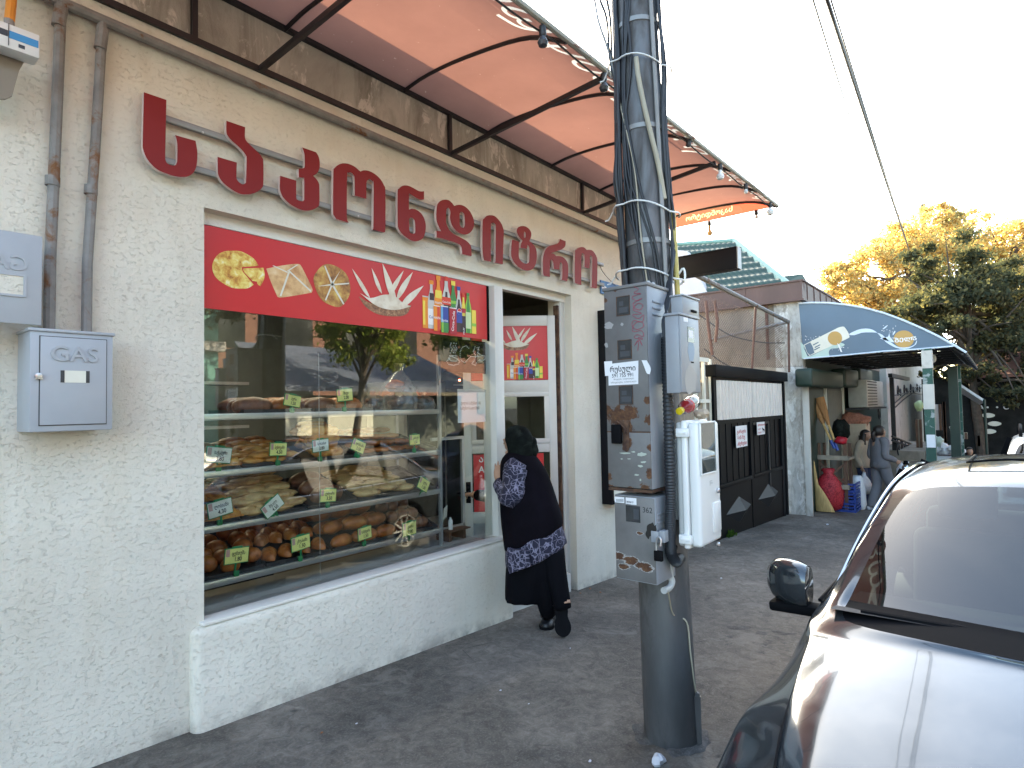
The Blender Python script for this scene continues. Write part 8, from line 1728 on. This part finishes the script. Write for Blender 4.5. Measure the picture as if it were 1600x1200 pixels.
fp = at(1446, 345, 39); b = MB(); tp = at(1442, 319, 39); b.tube([V((fp.x+.6, fp.y, gz(34))), tp], [.2, .15], 10); up_ = thing('far_utility_pole', 'distant concrete utility pole rising out of the golden tree', 'utility pole', (fp.x+.6, fp.y, gz(34))); b.build('shaft', M['polegal'], up_)
# overhead wires
def wire(a, c, r, lab, sag=.3, grp='overhead wires above the street'):
    pts = [a.lerp(c, i/24)-V((0, 0, sag*4*(i/24)*(1-i/24))) for i in range(25)]; b = MB(); b.tube(pts, r, 5); tag(b.build('overhead_wire', M['cable'], smooth=180), lab, 'wire', grp)
wire(at(1258, -40, 7), at(1364, 300, 26), .013, 'leftmost thin overhead wire against the white sky', 0)
wire(at(1279, -40, 7), at(1428, 412, 34), .022, 'thick overhead cable against the white sky', .1); wire(at(1281, -40, 7.1), at(1427, 410, 34), .014, 'overhead wire twisted along the thick cable', -.05); wire(at(1286, -40, 7.2), at(1426, 408, 34.2), .011, 'rightmost thin overhead wire beside the thick cable', .02)
wire(at(1276, 432, 33), at(1420, 392, 36), .012, 'thin wire running across in front of the golden tree', .15, 'wires in front of the trees')
# weeds by the gate
for i, (px, py) in enumerate(((1134, 838), (1208, 806))):
    p = PG(px, py); b = MB(); vs = []; fs = []
    for k in range(70):
        a = r_.random()*6.28; L = r_.uniform(.05, .16); q = p+V((r_.uniform(-.16, .16), r_.uniform(-.1, .06), -.01)); d = V((cos(a)*.6, sin(a)*.6, 1)).normalized()*L; s_ = V((-sin(a), cos(a), 0))*.014; o = len(vs)
        vs += [q-s_, q+s_, q+d*.6+s_*1.2, q+d, q+d*.6-s_*1.2]; fs.append((o, o+1, o+2, o+3, o+4))
    b.add(vs, fs); obj1(b, 'weed_tuft', M['weed'], ('bright green weeds at the near foot of the black gate', 'low weeds at the far foot of the black gate')[i], 'weeds', None, 0)

# ================================================================ ACROSS THE STREET (mirrored in the glass)
ob = thing('turquoise_house', 'turquoise house across the street, mirrored in the pastry window', 'house', (6, -16, gz(6)))
b = MB(); b.box(1.0, 8.6, -20, -15.5, -1, 7.2); b.build('wall', M['turq'], ob)
b = MB()
for x in (2.2, 4.2, 6.2):
    b.box(x-.1, x+1.3, -15.5, -15.42, .2, 3.0)
b.build('window_frames', M['gable'], ob); b = MB()
for x in (2.2, 4.2, 6.2): b.box(x+.05, x+1.15, -15.42, -15.40, .4, 2.8)
b.build('shutters', M['brown'], ob); b = MB(); b.box(.8, 8.7, -15.6, -15.2, 3.5, 3.8); b.box(.8, 8.7, -15.6, -15.2, 7.1, 7.4); b.build('cornice', M['gable'], ob)
ob2 = thing('grey_roofed_kiosk', 'low kiosk with a grey blue roof across the street, mirrored in the pastry window', 'kiosk', (12, -14, gz(12)))
b = MB(); b.box(8.8, 17.5, -18, -13.6, -1.5, 2.1); b.build('wall', M['innerwall'], ob2); b = MB(); R0 = [(8.6, -12.6, 2.35), (17.7, -12.6, 2.35), (17.7, -16.5, 4.0), (9.6, -16.5, 4.0)]
b.loft([[V(p) for p in R0], [V(p)+V((0, 0, -.15)) for p in R0]]); b.build('roof', M['greyroof'], ob2, smooth=0)
b = MB(); b.box(9.3, 10.6, -13.6, -13.5, -.5, 1.7); b.box(11.2, 13, -13.6, -13.5, 0, 1.8); b.build('door_and_window', M['cream'], ob2)
ob3 = thing('brick_block', 'tall dull brick block across the street behind the kiosk', 'building', (16, -22, -1)); b = MB(); b.box(-14, 36, -27, -22, -2, 9.0); b.build('wall', M['brick'], ob3); b = MB()
for k in range(14):
    for z in (1.2, 4.4): b.box(-12+k*3.3, -10.4+k*3.3, -22.0, -21.95, z, z+1.7)
b.build('window_panes', M['darkwin'], ob3)
tree('street_tree', 'leafy tree across the street hanging over the kiosk, mirrored in the window', (11.2, -12.2, gz(11.2)), V((11.6, -12.0, 4.4)), [((11.4, -12.0, 5.2), (1.9, 1.9, 1.7)), ((12.0, -11.6, 3.9), (1.1, 1.1, 1.4)), ((10.9, -12, 4.2), (.9, .9, 1.1))], M['lf_refl'], 7000, .085, 12)
tree('street_tree', 'dark leafy tree across the street beside the turquoise house', (5.2, -14.2, gz(5)), V((5.4, -14.2, 5.2)), [((5.6, -14.0, 6.0), (3.0, 2.0, 2.0)), ((8.4, -14, 6.2), (2.4, 2.0, 1.6))], M['lf_green'], 16000, .11, 14)
tree('street_tree', 'leafy tree across the street near the navy estate car', (19.5, -11.5, gz(19)), V((19.5, -11.5, 5.0)), [((19.5, -11.5, 5.8), (3.0, 3.0, 2.4)), ((16.8, -12, 5.2), (1.9, 1.9, 1.8))], M['lf_refl'], 18000, .11, 16)
